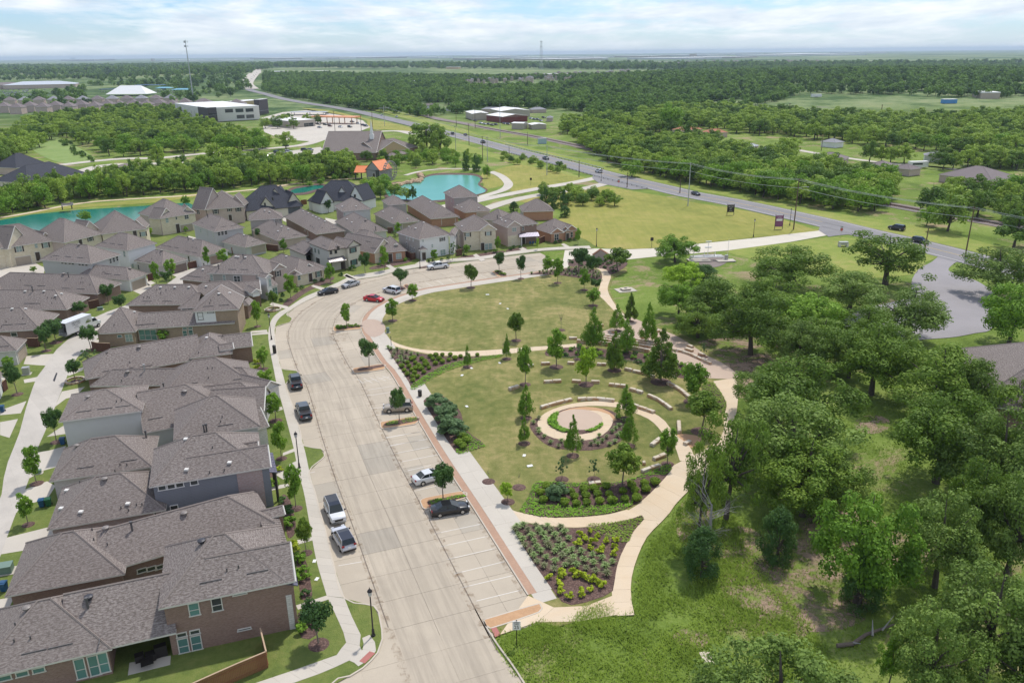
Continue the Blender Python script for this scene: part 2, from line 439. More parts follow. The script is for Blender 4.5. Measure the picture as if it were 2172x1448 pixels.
CAPD=plain('dark_ridge_cap',(0.05,0.052,0.065),0.9)
BR_BROWN=brickmat('brown_brick',(0.185,0.095,0.068),(0.30,0.19,0.15),(0.30,0.25,0.215),bias=-0.1,patch=0.35)
BR_RED=brickmat('red_brick',(0.36,0.15,0.09),(0.45,0.23,0.14),(0.42,0.3,0.22),patch=0.3)
BR_MULTI=brickmat('multicolour_brick',(0.22,0.14,0.12),(0.40,0.29,0.17),(0.36,0.31,0.28),bias=0.05,patch=0.35)
BR_GREY=brickmat('pale_washed_brick',(0.42,0.35,0.335),(0.56,0.51,0.50),(0.55,0.52,0.5),patch=0.3)
BR_MAUVE=brickmat('mauve_washed_brick',(0.30,0.17,0.155),(0.42,0.34,0.33),(0.42,0.36,0.35),patch=0.35)
BR_PINK=brickmat('rosy_brick',(0.42,0.31,0.27),(0.52,0.41,0.36),(0.52,0.45,0.4),patch=0.3)
ST_CREAM=brickmat('cream_stone',(0.58,0.49,0.34),(0.68,0.61,0.47),(0.56,0.5,0.4),0.62,0.3,0.02,patch=0.25)
ST_WHITE=brickmat('white_stone',(0.52,0.50,0.46),(0.63,0.61,0.57),(0.42,0.4,0.37),0.5,0.25,0.022,patch=0.2)
SID_GREY=brickmat('grey_lap_siding',(0.205,0.215,0.245),(0.21,0.22,0.25),(0.13,0.14,0.16),6.0,0.2,0.012,patch=0.1)
SID_BEIGE=brickmat('taupe_lap_siding',(0.37,0.345,0.315),(0.38,0.355,0.325),(0.26,0.24,0.22),6.0,0.2,0.01,patch=0.1)
SID_LGREY=brickmat('light_grey_siding',(0.46,0.455,0.44),(0.47,0.465,0.45),(0.36,0.36,0.35),6.0,0.2,0.009,patch=0.1)
STUC_W=plain('white_render',(0.72,0.715,0.70),0.85,var=0.05)
STUC_G=plain('grey_render',(0.52,0.52,0.50),0.85,var=0.05)
STUC_C=plain('cream_render',(0.60,0.555,0.46),0.85,var=0.06)
STUC_T=plain('tan_render',(0.50,0.37,0.20),0.85,var=0.06)
TRIM=plain('trim_paint',(0.60,0.57,0.52),0.6,var=0.06)
TRIM_D=plain('dark_trim',(0.075,0.06,0.052),0.6)
TRIM_W=plain('white_trim',(0.74,0.73,0.71),0.55,var=0.05)
GARAGE=plain('garage_door_taupe',(0.36,0.30,0.235),0.6)
GARAGE_D=plain('garage_door_slate',(0.085,0.09,0.11),0.6)
DOORM=plain('brown_door',(0.055,0.035,0.028),0.5)
SHUT=plain('dark_shutter',(0.05,0.038,0.034),0.6)
METALR=plain('standing_seam_metal',(0.27,0.255,0.26),0.35,0.6)
METALR2=plain('slate_seam_metal',(0.14,0.13,0.17),0.35,0.5)
GLASS=glassmat('window_glass',(0.045,0.055,0.055))
GLASS_G=glassmat('curtained_glass',(0.10,0.21,0.19),0.15,0.5)
GLASS_L=glassmat('blind_glass',(0.30,0.38,0.36),0.2,0.25)
PIPE=plain('vent_pipe',(0.09,0.085,0.085),0.5)
GALV=plain('galvanised_metal',(0.42,0.42,0.42),0.4,0.5)
VENTW=plain('white_roof_vent',(0.62,0.60,0.57),0.5)
TURB=plain('brown_turbine_cap',(0.20,0.175,0.16),0.5)
TURB_D=plain('dark_turbine_cap',(0.03,0.03,0.04),0.5)
FENCE=brickmat('cedar_boards',(0.20,0.085,0.04),(0.27,0.13,0.065),(0.08,0.035,0.02),0.14,30.0,0.008,off=0,patch=0.4,rough=0.8)
FENCE_D=plain('dark_cedar',(0.11,0.045,0.03),0.8,var=0.3,scale=4)
FENCE_T=plain('fence_top_rail',(0.42,0.30,0.20),0.8)
BLACKM=plain('black_painted_metal',(0.018,0.014,0.014),0.4)
LAMPG=plain('frosted_lamp_glass',(0.45,0.45,0.44),0.25)
BARK=plain('oak_bark',(0.085,0.068,0.055),0.95,var=0.4,scale=4)
BARK_L=plain('young_bark',(0.18,0.145,0.12),0.9,var=0.3,scale=6)
DEADW=plain('dead_wood',(0.30,0.28,0.265),0.9,var=0.3,scale=3)
def stonemat():
 m,t,b,o=newmat('limestone_block'); p=world_pos(t); oi=N(t,'ShaderNodeObjectInfo')
 n=tnoise(t,p,2.2,5,0.7); n2=tnoise(t,p,0.9,4,0.6,0.6)
 c=tramp(t,n,[(0.3,(0.42,0.37,0.29)),(0.7,(0.66,0.61,0.52))])
 g=N(t,'ShaderNodeNewGeometry'); s=N(t,'ShaderNodeSeparateXYZ'); t.links.new(g.outputs['True Normal'],s.inputs[0])
 side=M_(t,'SUBTRACT',1.0,M_(t,'ABSOLUTE',s.outputs[2]),clamp=True)
 c=tmix(t,M_(t,'MULTIPLY',M_(t,'MULTIPLY',side,tramp(t,n2,[(0.38,0),(0.55,1)])),0.9),c,(0.42,0.20,0.07))
 c=tmix(t,M_(t,'MULTIPLY',oi.outputs['Random'],0.3),c,(0.52,0.36,0.2))
 t.links.new(c,b.inputs['Base Color']); b.inputs['Roughness'].default_value=0.9; bumpn(t,b,n,0.6,0.05); return m
STONE=stonemat()
ROCK=plain('sandstone_boulder',(0.44,0.31,0.2),0.9,var=0.35,scale=1.2)
OAK_L=leafmat('oak_leaves',(0.018,0.036,0.006),(0.062,0.102,0.013),(0.15,0.195,0.026),0.35)
OAK_G=leafmat('greyish_oak_leaves',(0.030,0.05,0.012),(0.08,0.12,0.024),(0.165,0.21,0.050),0.3)
LIVE_L=leafmat('live_oak_leaves',(0.016,0.036,0.012),(0.036,0.072,0.018),(0.07,0.115,0.028),0.3)
ELM_L=leafmat('bright_leaves',(0.032,0.07,0.008),(0.08,0.145,0.014),(0.15,0.225,0.026),0.4)
LIME_L=leafmat('yellow_green_leaves',(0.07,0.12,0.008),(0.14,0.215,0.015),(0.23,0.31,0.04),0.25)
MIX_L=leafmat('mixed_wood_leaves',(0.016,0.036,0.009),(0.052,0.092,0.015),(0.13,0.18,0.026),1.4,0.12)
HOLLY_L=leafmat('clipped_shrub_leaves',(0.035,0.06,0.006),(0.085,0.13,0.012),(0.17,0.21,0.03),0.25,1.5)
YEL_L=leafmat('golden_shrub_leaves',(0.10,0.13,0.008),(0.20,0.24,0.015),(0.33,0.34,0.03),0.25,1.5)
GREY_L=leafmat('sage_shrub_leaves',(0.03,0.055,0.02),(0.062,0.10,0.042),(0.11,0.16,0.07),0.2,1.0)
GCOV_L=leafmat('ground_cover_leaves',(0.045,0.10,0.008),(0.09,0.175,0.012),(0.15,0.25,0.028),0.2,1.2)
TUFT_L=leafmat('tuft_grass_blades',(0.07,0.10,0.035),(0.12,0.165,0.06),(0.18,0.225,0.10),0.3,1.0)
TUFT_R=leafmat('reddish_tuft_blades',(0.06,0.06,0.03),(0.11,0.12,0.06),(0.16,0.2,0.09),0.3,1.0)
WEED_L=leafmat('weed_blades',(0.055,0.085,0.01),(0.11,0.155,0.02),(0.19,0.22,0.045),0.2,0.2)
def watermat(name,c,c2):
 m,t,b,o=newmat(name); p=world_pos(t); n=tnoise(t,p,0.05,3); n2=tnoise(t,p,1.6,3,0.6)
 t.links.new(tmix(t,n,c,c2),b.inputs['Base Color']); b.inputs['Roughness'].default_value=0.2; b.inputs['IOR'].default_value=1.33
 bumpn(t,b,n2,0.08,0.05); return m
WATER=watermat('turquoise_water',(0.008,0.13,0.10),(0.015,0.19,0.15))
WATER2=watermat('pond_water',(0.06,0.28,0.19),(0.12,0.36,0.26))
BALLAST=plain('rail_ballast',(0.20,0.165,0.15),0.95,var=0.3,scale=0.7)
RAILM=plain('rusty_rail',(0.11,0.05,0.035),0.6,0.3)
WOODP=plain('utility_pole_wood',(0.12,0.075,0.05),0.9,var=0.25)
STEELP=plain('steel_pole',(0.38,0.40,0.40),0.5,0.2)
WIREM=plain('wire',(0.6,0.62,0.62),0.5,0.2)
ORANGE=plain('orange_metal_roof',(0.72,0.215,0.07),0.5,var=0.08)
BLUEC=plain('blue_shade_canopy',(0.13,0.33,0.42),0.7,var=0.08)
RED=plain('red_paint',(0.5,0.02,0.02),0.4)
BLUEBIN=plain('blue_plastic',(0.012,0.07,0.16),0.45)
GREENBIN=plain('green_plastic',(0.01,0.09,0.035),0.45)
BOXGREEN=plain('green_utility_paint',(0.14,0.21,0.17),0.5)
DARKM=plain('charcoal_panel',(0.06,0.05,0.055),0.6)
OFFW=plain('office_panel',(0.60,0.585,0.55),0.8,var=0.04)
FARROOF=plain('far_shingle',(0.17,0.14,0.14),0.9,var=0.25,scale=0.1)
FARWALL=plain('far_wall',(0.42,0.35,0.28),0.9,var=0.2,scale=0.1)
FARWHITE=plain('far_white_roof',(0.70,0.70,0.69),0.8)
SOILM=plain('orange_soil',(0.48,0.25,0.13),0.95,var=0.25,scale=0.3)
TANB=plain('tan_metal_wall',(0.42,0.37,0.31),0.7,var=0.06)

# ---------------------------------------------------------------- foliage meshes
def leaf_mesh(name,C,R,n,size,mat,seed,up=0.35,flat=1.0,squash=0.8,trunk=None,inner=0.25):
 """many small leaf faces on the surfaces of clumps with centres C and radii R"""
 rg=np.random.default_rng(seed); C=np.asarray(C,float); R=np.asarray(R,float)
 w=R**2; idx=rg.choice(len(C),n,p=w/w.sum())
 d=rg.normal(size=(n,3)); d[:,2] += up; d /= np.linalg.norm(d,axis=1)[:,None]
 rr=R[idx]*np.where(rg.random(n)<inner,rg.uniform(0.3,0.9,n),rg.uniform(0.82,1.08,n))
 p=C[idx]+d*rr[:,None]*np.array([1,1,squash])
 nn=d*1.1+rg.normal(size=(n,3))*0.42; nn[:,2] += 0.25; nn /= np.linalg.norm(nn,axis=1)[:,None]
 a=rg.normal(size=(n,3)); a -= (a*nn).sum(1)[:,None]*nn; a /= np.linalg.norm(a,axis=1)[:,None]
 b=np.cross(nn,a); s=size*rg.uniform(0.55,1.25,n)[:,None]
 asp=rg.uniform(0.5,0.9,n)[:,None]
 V=np.stack([p- a*s,p- b*s*asp+nn*s*0.15,p+a*s,p+b*s*asp- nn*s*0.1],1).reshape(-1,3)
 me=bpy.data.meshes.new(name)
 tv,tf= ([],[])
 if trunk: tv,tf=trunk.v,trunk.f
 nv=len(V); me.vertices.add(nv+len(tv))
 co=V if not tv else np.vstack([V,np.array(tv)])
 me.vertices.foreach_set('co',co.astype(np.float32).ravel())
 loops=list(range(nv)); starts=list(range(0,nv,4)); 
 lt= [4]*n
 k=nv
 for f in tf:
  starts.append(k); lt.append(len(f)); loops.extend([nv+i for i in f]); k += len(f)
 me.loops.add(len(loops)); me.loops.foreach_set('vertex_index',loops)
 me.polygons.add(len(starts)); me.polygons.foreach_set('loop_start',starts); me.polygons.foreach_set('loop_total',lt)
 me.materials.append(mat)
 if tf:
  me.materials.append(BARK)
  mi=np.zeros(len(starts),np.int32); mi[n:]=1; me.polygons.foreach_set('material_index',mi)
 me.update(calc_edges=True); me.validate()
 return me
def blob_centres(seed,kind,n):
 """clump centres/radii in a unit tree: height 1, crown width 1"""
 rg=np.random.default_rng(seed); C= []; R= []
 if kind== 'oak':
  lob=rg.normal(size=(7,2))*0.2
  for _ in range(n):
   th=rg.uniform(0,2*math.pi); r=math.sqrt(rg.random())*0.40
   k=rg.uniform(0,1); z=0.26+ (0.60*math.sqrt(max(0,1- (r/0.46)**2)))* (0.0+1.0*k)
   w=1+0.20*math.sin(3*th+seed)+0.12*math.sin(5*th+seed*2)
   C.append((r*math.cos(th)*w,r*math.sin(th)*w,z)); R.append(rg.uniform(0.06,0.125))
 elif kind== 'open':
  for _ in range(n):
   th=rg.uniform(0,2*math.pi); r=rg.uniform(0.12,0.46); z=rg.uniform(0.35,0.95)- r*0.25
   C.append((r*math.cos(th),r*math.sin(th),z)); R.append(rg.uniform(0.05,0.10))
 elif kind== 'round':
  for _ in range(n):
   d=rg.normal(size=3); d /= np.linalg.norm(d); q=rg.random()**0.4
   C.append((d[0]*0.36*q,d[1]*0.36*q,0.64+d[2]*0.27*q)); R.append(rg.uniform(0.09,0.15))
 elif kind== 'oval':
  for _ in range(n):
   d=rg.normal(size=3); d /= np.linalg.norm(d); q=rg.random()**0.4
   C.append((d[0]*0.33*q,d[1]*0.33*q,0.60+d[2]*0.33*q)); R.append(rg.uniform(0.07,0.13))
 elif kind== 'cone':
  for i in range(n):
   z=rg.random()**1.4; r= (1- z)**0.8*0.42*rg.uniform(0.5,1.0); th=rg.uniform(0,2*math.pi)
   C.append((r*math.cos(th),r*math.sin(th),0.20+z*0.74)); R.append(0.045+0.07* (1- z))
 elif kind== 'sparse':
  for _ in range(n):
   th=rg.uniform(0,2*math.pi); r=rg.uniform(0.05,0.4); z=rg.uniform(0.4,0.95)
   C.append((r*math.cos(th),r*math.sin(th),z- 0.2*r)); R.append(rg.uniform(0.04,0.09))
 elif kind== 'bush':
  for _ in range(n):
   th=rg.uniform(0,2*math.pi); r=math.sqrt(rg.random())*0.36; z=0.12+0.72*math.sqrt(max(0,1- (r/0.42)**2))*rg.uniform(0.2,1)
   C.append((r*math.cos(th),r*math.sin(th),z)); R.append(rg.uniform(0.10,0.17))
 elif kind== 'dense':
  for _ in range(n):
   th=rg.uniform(0,2*math.pi); z=rg.uniform(0.04,0.95); rm=0.40*math.sin(math.pi*min(1,z*0.85+0.18))**0.6
   r=rm*math.sqrt(rg.uniform(0.3,1))
   C.append((r*math.cos(th),r*math.sin(th),z*0.9)); R.append(rg.uniform(0.09,0.145))
 return C,R
def trunk_mb(C,seed,r0=0.035,th=0.3,n_limb=9,asp=1.0):
 rg=random.Random(seed); mb=MB()
 lean= (rg.uniform(-0.03,0.03),rg.uniform(-0.03,0.03))
 top= (lean[0],lean[1],th)
 mb.tube([(0,0,-0.02),(lean[0]*0.4,lean[1]*0.4,th*0.5),top],[r0*1.35,r0,r0*0.85],7,0,False)
 cs=sorted(C,key=lambda c: rg.random())[:n_limb]
 for c in cs:
  mid= ((top[0]+c[0]*0.8)/2,(top[1]+c[1]*0.8)/2,(top[2]+c[2])/2- 0.02+rg.uniform(-.03,.05))
  mb.tube([top,mid,c],[r0*0.6,r0*0.38,r0*0.1],5,0,False)
 mb.tube([top,(lean[0],lean[1],th+0.25),(lean[0]*2,lean[1]*2,0.86)],[r0*0.8,r0*0.5,r0*0.12],5,0,False)
 return mb
TREES= {}
def tree_proto(key,kind,nclump,nleaf,size,mat,nvar,trunk_th=0.3,r0=0.03,bark=None,up=0.35,inner=0.25,limbs=9,joined=False):
 L= []
 for v in range(nvar):
  C,R=blob_centres(v*17+len(TREES)*5+3,kind,nclump)
  tm=trunk_mb(C,v,r0,trunk_th,limbs)
  if joined: L.append((leaf_mesh('tree_' +key,C,R,nleaf,size,mat,v+11,up=up,trunk=tm,inner=inner),None))
  else: L.append((leaf_mesh('crown_' +key,C,R,nleaf,size,mat,v+11,up=up,inner=inner),tm.mesh('trunk_' +key,bark or BARK)))
 TREES[key]=L
tree_proto('oak','oak',85,15000,0.0135,OAK_L,5,0.34,0.026,inner=0.3,limbs=14)
tree_proto('oakg','oak',80,13000,0.0135,OAK_G,3,0.34,0.026,inner=0.35,limbs=14)
tree_proto('oakopen','open',75,8000,0.015,OAK_L,2,0.36,0.03,inner=0.3,limbs=22)
tree_proto('elm','oak',70,11000,0.016,ELM_L,3,0.25,0.022,inner=0.3)
tree_proto('lime','oak',60,8000,0.018,LIME_L,2,0.25,0.02)
tree_proto('dense','dense',70,9000,0.019,LIVE_L,2,0.2,0.03,inner=0.3)
tree_proto('sap','oval',40,3200,0.031,ELM_L,4,0.34,0.016,BARK_L,limbs=10,inner=0.5)
tree_proto('live','round',38,3800,0.031,LIVE_L,4,0.38,0.018,BARK_L,limbs=10,inner=0.4)
tree_proto('wide','round',38,3600,0.032,OAK_L,3,0.36,0.018,BARK_L,limbs=10,inner=0.4)
tree_proto('cone','cone',80,5000,0.022,ELM_L,4,0.3,0.014,BARK_L,limbs=16,inner=0.4,up=0.1)
tree_proto('coned','cone',80,6000,0.022,OAK_L,2,0.3,0.016,BARK_L,limbs=16,inner=0.4,up=0.1)
tree_proto('limey','oval',34,2200,0.033,LIME_L,2,0.36,0.014,BARK_L,limbs=12,inner=0.6)
tree_proto('sparse','sparse',28,800,0.032,GREY_L,3,0.4,0.012,BARK_L,limbs=14,inner=0.8)
tree_proto('bare','sparse',20,8,0.012,GREY_L,2,0.45,0.010,BARK_L,limbs=16)
tree_proto('mid','oak',42,3000,0.028,MIX_L,5,0.3,0.024,joined=True)
tree_proto('midround','bush',34,2400,0.031,MIX_L,4,0.2,0.024,joined=True)
tree_proto('midlime','bush',34,2200,0.031,ELM_L,3,0.2,0.02,joined=True)
tree_proto('midlive','dense',36,2200,0.033,LIVE_L,2,0.15,0.02,joined=True)
FAR_L=leafmat('far_wood_leaves',(0.012,0.028,0.008),(0.032,0.064,0.014),(0.075,0.125,0.022),1.3,0.06)
tree_proto('far','bush',16,420,0.07,FAR_L,4,0.2,0.02,limbs=0,joined=True)
_rt=random.Random(77)
def put_tree(key,base,h,w,label,group=None,cat='tree',name=None,var=None,rz=None):
 L=TREES[key]; v=_rt.randrange(len(L)) if var is None else var % len(L)
 cm,tm=L[v]
 nm=name or 'tree'; rz=_rt.uniform(0,6.28) if rz is None else rz
 z0=hgt(base.x,base.y)
 if tm is None:
  o=link(nm,cm); o.location= (base.x,base.y,z0- 0.1); o.rotation_euler= (0,0,rz); o.scale= (w,w,h)
  return tag(o,label,cat,group)
 r=empty(nm,(base.x,base.y,z0+ (0.1 if z0==0 else 0)),rz,label,cat,group)
 for n2,me in (('trunk',tm),('crown',cm)):
  o=link(n2,me,r); o.scale= (w,w,h)
 return r
def photo_tree(key,bx,by,ty,wpx,label,group=None,name=None,**kw):
 b=G(bx,by,0.1); h=top_h(b,ty); w=wpx*mpp(b,h*0.6)
 return put_tree(key,b,h,w*0.95,label,group,name=name,**kw)
# ---------------------------------------------------------------- ground
def terrain():
 xs=sorted(set([-26000,-16000,-10000,-7000,-5000,-3800]+list(range(-3200,-1000,110))+list(range(-1000,1001,70))+list(range(1000,3300,110))+ [3800,5000,7000,10000,16000,26000]))
 ys=sorted(set([-300,-100,20]+list(range(100,1400,70))+list(range(1400,4000,110))+ [4500,5500,7000,9000,12000,16000,22000,30000]))
 v= [(x,y,hgt(x,y)- 0.01) for y in ys for x in xs]; nx=len(xs)
 f= [(j*nx+i,j*nx+i+1,(j+1)*nx+i+1,(j+1)*nx+i) for j in range(len(ys)- 1) for i in range(nx- 1)]
 m,t,b,o=newmat('far_country'); p=world_pos(t)
 near= [n for n in ()]
 n1=tnoise(t,p,0.0011,7,0.62,0.5); n2=tnoise(t,p,0.02,6,0.75); n3=tnoise(t,p,0.0042,4,0.6,1.0)
 c=tramp(t,M_(t,'ADD',M_(t,'MULTIPLY',n1,0.55),M_(t,'MULTIPLY',n2,0.45)),[(0.40,(0.03,0.06,0.02)),(0.47,(0.06,0.11,0.03)),(0.52,(0.17,0.22,0.09)),(0.62,(0.28,0.29,0.15))])
 c=tmix(t,tramp(t,n3,[(0.66,0.0),(0.70,0.7)]),c,(0.30,0.27,0.24))
 sep=N(t,'ShaderNodeSeparateXYZ'); t.links.new(p,sep.inputs[0])
 g1=tnoise(t,p,0.05,6,0.65,0.6); g3=tnoise(t,p,1.6,5,0.75)
 g=tramp(t,M_(t,'ADD',M_(t,'MULTIPLY',g1,0.65),M_(t,'MULTIPLY',g3,0.35)),[(0.34,(0.075,0.12,0.02)),(0.50,(0.15,0.215,0.04)),(0.64,(0.25,0.30,0.085))])
 s1=tnoise(t,p,0.075,6,0.68,0.9)
 g=tmix(t,tramp(t,M_(t,'ADD',M_(t,'MULTIPLY',s1,0.8),M_(t,'MULTIPLY',g3,0.2)),[(0.53,0.0),(0.62,0.85)]),g,(0.34,0.245,0.165))
 d=M_(t,'MULTIPLY',M_(t,'SUBTRACT',sep.outputs[1],620.0),1/250.0,clamp=True)
 t.links.new(tmix(t,d,g,c),b.inputs['Base Color']); b.inputs['Roughness'].default_value=0.95; b.inputs['Specular IOR Level'].default_value=0.1
 bumpn(t,b,g3,0.8,0.3)
 me=bpy.data.meshes.new('ground'); me.from_pydata(v,[],f); me.materials.append(m); me.shade_smooth()
 tag(link('ground',me),kind='structure')
terrain()
def ps(name,px,z,mat,**kw): return poly_sheet(name,px,z,mat,**kw)
# ---------------------------------------------------------------- street
K_px= [(1130,1278),(996,1065),(978,1038),(929,962),(891,898),(881,881),(831,794),(809,770),(774,715),(766,698),(769,676),(784,658),(817,638),(881,616),(938,606),(1009,595),(1093,583),(1157,574),(1207,568)]
Kw= [G(a,b,0.05) for a,b in K_px]
d0= (Kw[0]- Kw[2]).normalized(); Kw= [Kw[0]+d0*26]+Kw
K=resample(smooth_line(Kw,1.0),4.55)
street=empty('street',(0,0,0)); street['kind']= 'structure'
def OFF(o): return offset_line(K,o)
i_end=min(range(len(K)),key=lambda i: (K[i]- Kw[1]).length)      # bottom end of the parking bays
strip('street_bed',OFF(-0.3)[i_end- 1:],OFF(19.0)[i_end- 1:],0.02,JOINT,parent=street,kind=None)
strip('street_bed',OFF(5.8)[:i_end+1],OFF(19.0)[:i_end+1],0.02,JOINT,parent=street,kind=None)
for a,b,i0 in ((0.12,2.95,i_end- 1),(2.95,5.85,i_end- 1),(5.95,10.4,0),(10.4,14.85,0),(14.95,18.6,0)):
 slab_row(street,OFF(a)[i0:],OFF(b)[i0:],0.05,CONC,gap=0.022)
# stall lines and hatching
P1=Z(600,900,2.642); P2=Z(560,640,4.0225)
LN= [((848,612),(1105,558)),((884,683),(1147,625)),((920,755),(1190,693)),((958,836),(1242,767)),((1002,913),(1288,845)),((1083,988),(1340,925)),
 ((815,533),(1068,492)),((735,372),(958,322)),((700,258),(830,228)),((648,212),(872,168)),((618,165),(838,122)),((598,118),(800,84)),((576,73),(775,40)),
 ((312,790),(442,768))]
LINES= [(P1(*a),P1(*b)) for a,b in LN]
LINES += [(P2(*a),P2(*b)) for a,b in (((1035,1162),(1345,1105)),((1075,1228),(1390,1170)),((955,968),(1220,925)),((915,910),(1030,895)),((880,800),(1100,768)),((880,752),(1125,714)),
  ((812,690),(1100,632)),((800,660),(860,704)),((850,652),(925,692)),((905,645),(985,684)),((960,640),(1040,672)),((1010,634),(1085,660)))]
P3=Z(720,440,2.975)
LINES += [(P3(*a),P3(*b)) for a,b in (((480,495),(522,515)),((545,475),(590,500)),((615,460),(660,488)),((690,452),(728,478)),((755,445),(795,468)),((825,438),(862,458)),((890,428),(930,447)),((955,408),(1000,434)),((1100,395),(1140,415)))]
LINES += [((622,888),(640,884)),((600,802),(612,798)),((632,1008),(668,1000))]
for a,b in LINES:
 A,B=G(*a,0.05),G(*b,0.05); d= (B- A).normalized(); n=Vector((-d.y,d.x,0))*0.042; c= (A+B)/2
 mb=MB(); mb.prism(ccw([((p- c).x,(p- c).y) for p in (A- n,B- n,B+n,A+n)]),-0.002,0.007)
 o=mb.build('parking_line',WHITE,street,(c.x,c.y,0.054))
# bottom left cross street and the link road to the highway
ps('cross_street',[(1110,1448),(1060,1385),(880,1330),(806,1330),(812,1358),(800,1384),(770,1417),(740,1434),(690,1460),(700,1640),(1215,1640)],0.035,CONC,smooth=False)
ps('link_road',[(1190,575),(1200,520),(1254,527),(1330,529),(1400,526),(1482,517),(1610,504),(1738,489),(1765,497),(1677,513),(1543,531),(1480,537),(1400,543),(1325,551),(1280,556),(1240,560),(1207,566)],0.06,concrete('link_concrete',(0.60,0.55,0.46),amt=0.2),smooth=False)
def kerb(px,name='kerb',h=0.15,w=0.16,mat=None,world=False,step=1.0):
 L=px if world else gline(px,0.15)
 L=smooth_line(L,step) if len(L)>2 else L
 L0=offset_line(L,w/2); L1=offset_line(L,-w/2)
 return strip(name,L0,L1,h+0.012,mat or KERB,thick=h+0.02)
kerb(offset_line(K,0.0)[i_end:],world=True)
kerb([(1025,1316),(1035,1334),(1055,1365),(1111,1446),(1215,1640)])
# ---------------------------------------------------------------- west block
W_kerb= [(640,1640),(690,1460),(742,1432),(770,1415),(801,1383),(811,1354),(806,1313),(793,1284),(731,1268),(707,1194),(693,1133),(679,1084),(668,1042),(656,998),(688,967),(681,951),(645,945),(637,915),(622,863),(606,815),(633,797),(629,786),(597,781),(590,757),(583,714),(585,693),(615,683),(619,674),(608,666),(630,649),(653,637),(678,626),(720,608),(752,594),(804,586),(840,576),(895,566),(955,556),(1019,551),(1090,540),(1167,531),(1254,528)]
ps('yard_lawn',W_kerb+ [(1262,521),(1225,500),(1180,490),(1120,470),(1060,462),(1000,452),(925,428),(800,428),(640,425),(400,440),(200,455),(0,492),(-300,520),(-700,900),(-900,1640)],0.13,GR_YARD,smooth=False)
kerb(W_kerb)
walkW=empty('pavement',(0,0,0)); walkW['kind']= 'structure'
def walk(parent,A,B,z=0.15,mat=WALK,step=1.5,slabs=True,name='slab',gap=0.012):
 """pavement between two px lines"""
 a=smooth_line(gline(A,z),0.5); b=smooth_line(gline(B,z),0.5)
 la=sum((a[i+1]- a[i]).length for i in range(len(a)- 1)); n=max(1,round(la/step))
 slab_row(parent,resample(a,n=n),resample(b,n=n),z,mat,gap=gap,thick=0.04,name=name)
walk(walkW,[(731,1267),(707,1194),(693,1133),(679,1084),(668,1042),(656,998),(648,960),(638,925),(622,863),(606,815),(596,778),(589,757),(582,714),(584,690),(593,674),(609,662)],
 [(693,1263),(671,1188),(660,1130),(652,1085),(644,1042),(632,998),(625,960),(614,915),(600,863),(587,815),(580,780),(574,750),(569,714),(572,688),(580,672),(594,660)])
walk(walkW,[(609,662),(630,648),(653,636),(678,625),(720,607),(752,593),(804,585),(840,575),(895,565),(955,555),(1019,550),(1090,539),(1167,530),(1254,527)],
 [(594,660),(614,650),(645,630),(680,615),(718,598),(750,584),(800,576),(838,568),(893,558),(953,549),(1016,544),(1088,533),(1165,525),(1250,521)],step=1.8)
walk(walkW,[(731,1268),(748,1310),(767,1350),(763,1368)],[(693,1263),(716,1312),(733,1352),(734,1362)])
walk(walkW,[(763,1368),(772,1385),(760,1408)],[(734,1362),(722,1376),(714,1388)],step=1.2)
walk(walkW,[(714,1388),(660,1407),(600,1428),(540,1448),(470,1475)],[(744,1398),(690,1423),(623,1447),(560,1470),(490,1500)])
walk(walkW,[(784,1345),(800,1372),(783,1398),(760,1412)],[(768,1352),(772,1370),(765,1385),(744,1398)],step=1.2)
_m=MB(); q= [G(a,b,.16) for a,b in ((762,1401),(784,1380),(796,1384),(774,1406))]; _m.prism(ccw([(p.x,p.y) for p in q]),0.1,0.166)
_m.build('tactile_pad',REDPAD,walkW)
# front walks from the kerb pavement to the doors (px quads)
FRW= [[(628,1283),(693,1262),(697,1270),(632,1292)],[(606,1150),(667,1137),(670,1143),(610,1160)],[(600,960),(625,950),(627,956),(600,966)],[(545,1035),(612,1025),(614,1031),(560,1043)],
 [(575,1000),(632,997),(636,1012),(600,1016)],[(547,875),(598,862),(600,868),(550,882)],[(531,708),(568,704),(570,708),(531,711)],[(532,702),(566,699),(567,704),(532,706)],[(560,655),(590,655),(588,660),(562,660)],
 [(576,641),(612,650),(608,655),(572,647)],[(664,604),(690,611),(684,616),(660,607)],[(735,582),(762,596),(755,600),(730,586)],[(735,580),(760,590),(752,594),(727,584)],[(825,560),(845,573),(838,577),(818,563)],[(1010,538),(1030,552),(1020,554),(1003,541)],
 [(1108,524),(1126,533),(1114,536),(1100,527)],[(1196,516),(1212,525),(1204,528),(1190,518)],[(612,985),(633,975),(650,972),(648,985),(618,998)]]
for q in FRW:
 mb=MB(); w= [G(a,b,.15) for a,b in q]; mb.prism(ccw([(p.x,p.y) for p in w]),0.1,0.152); mb.build('front_path',WALK,walkW)
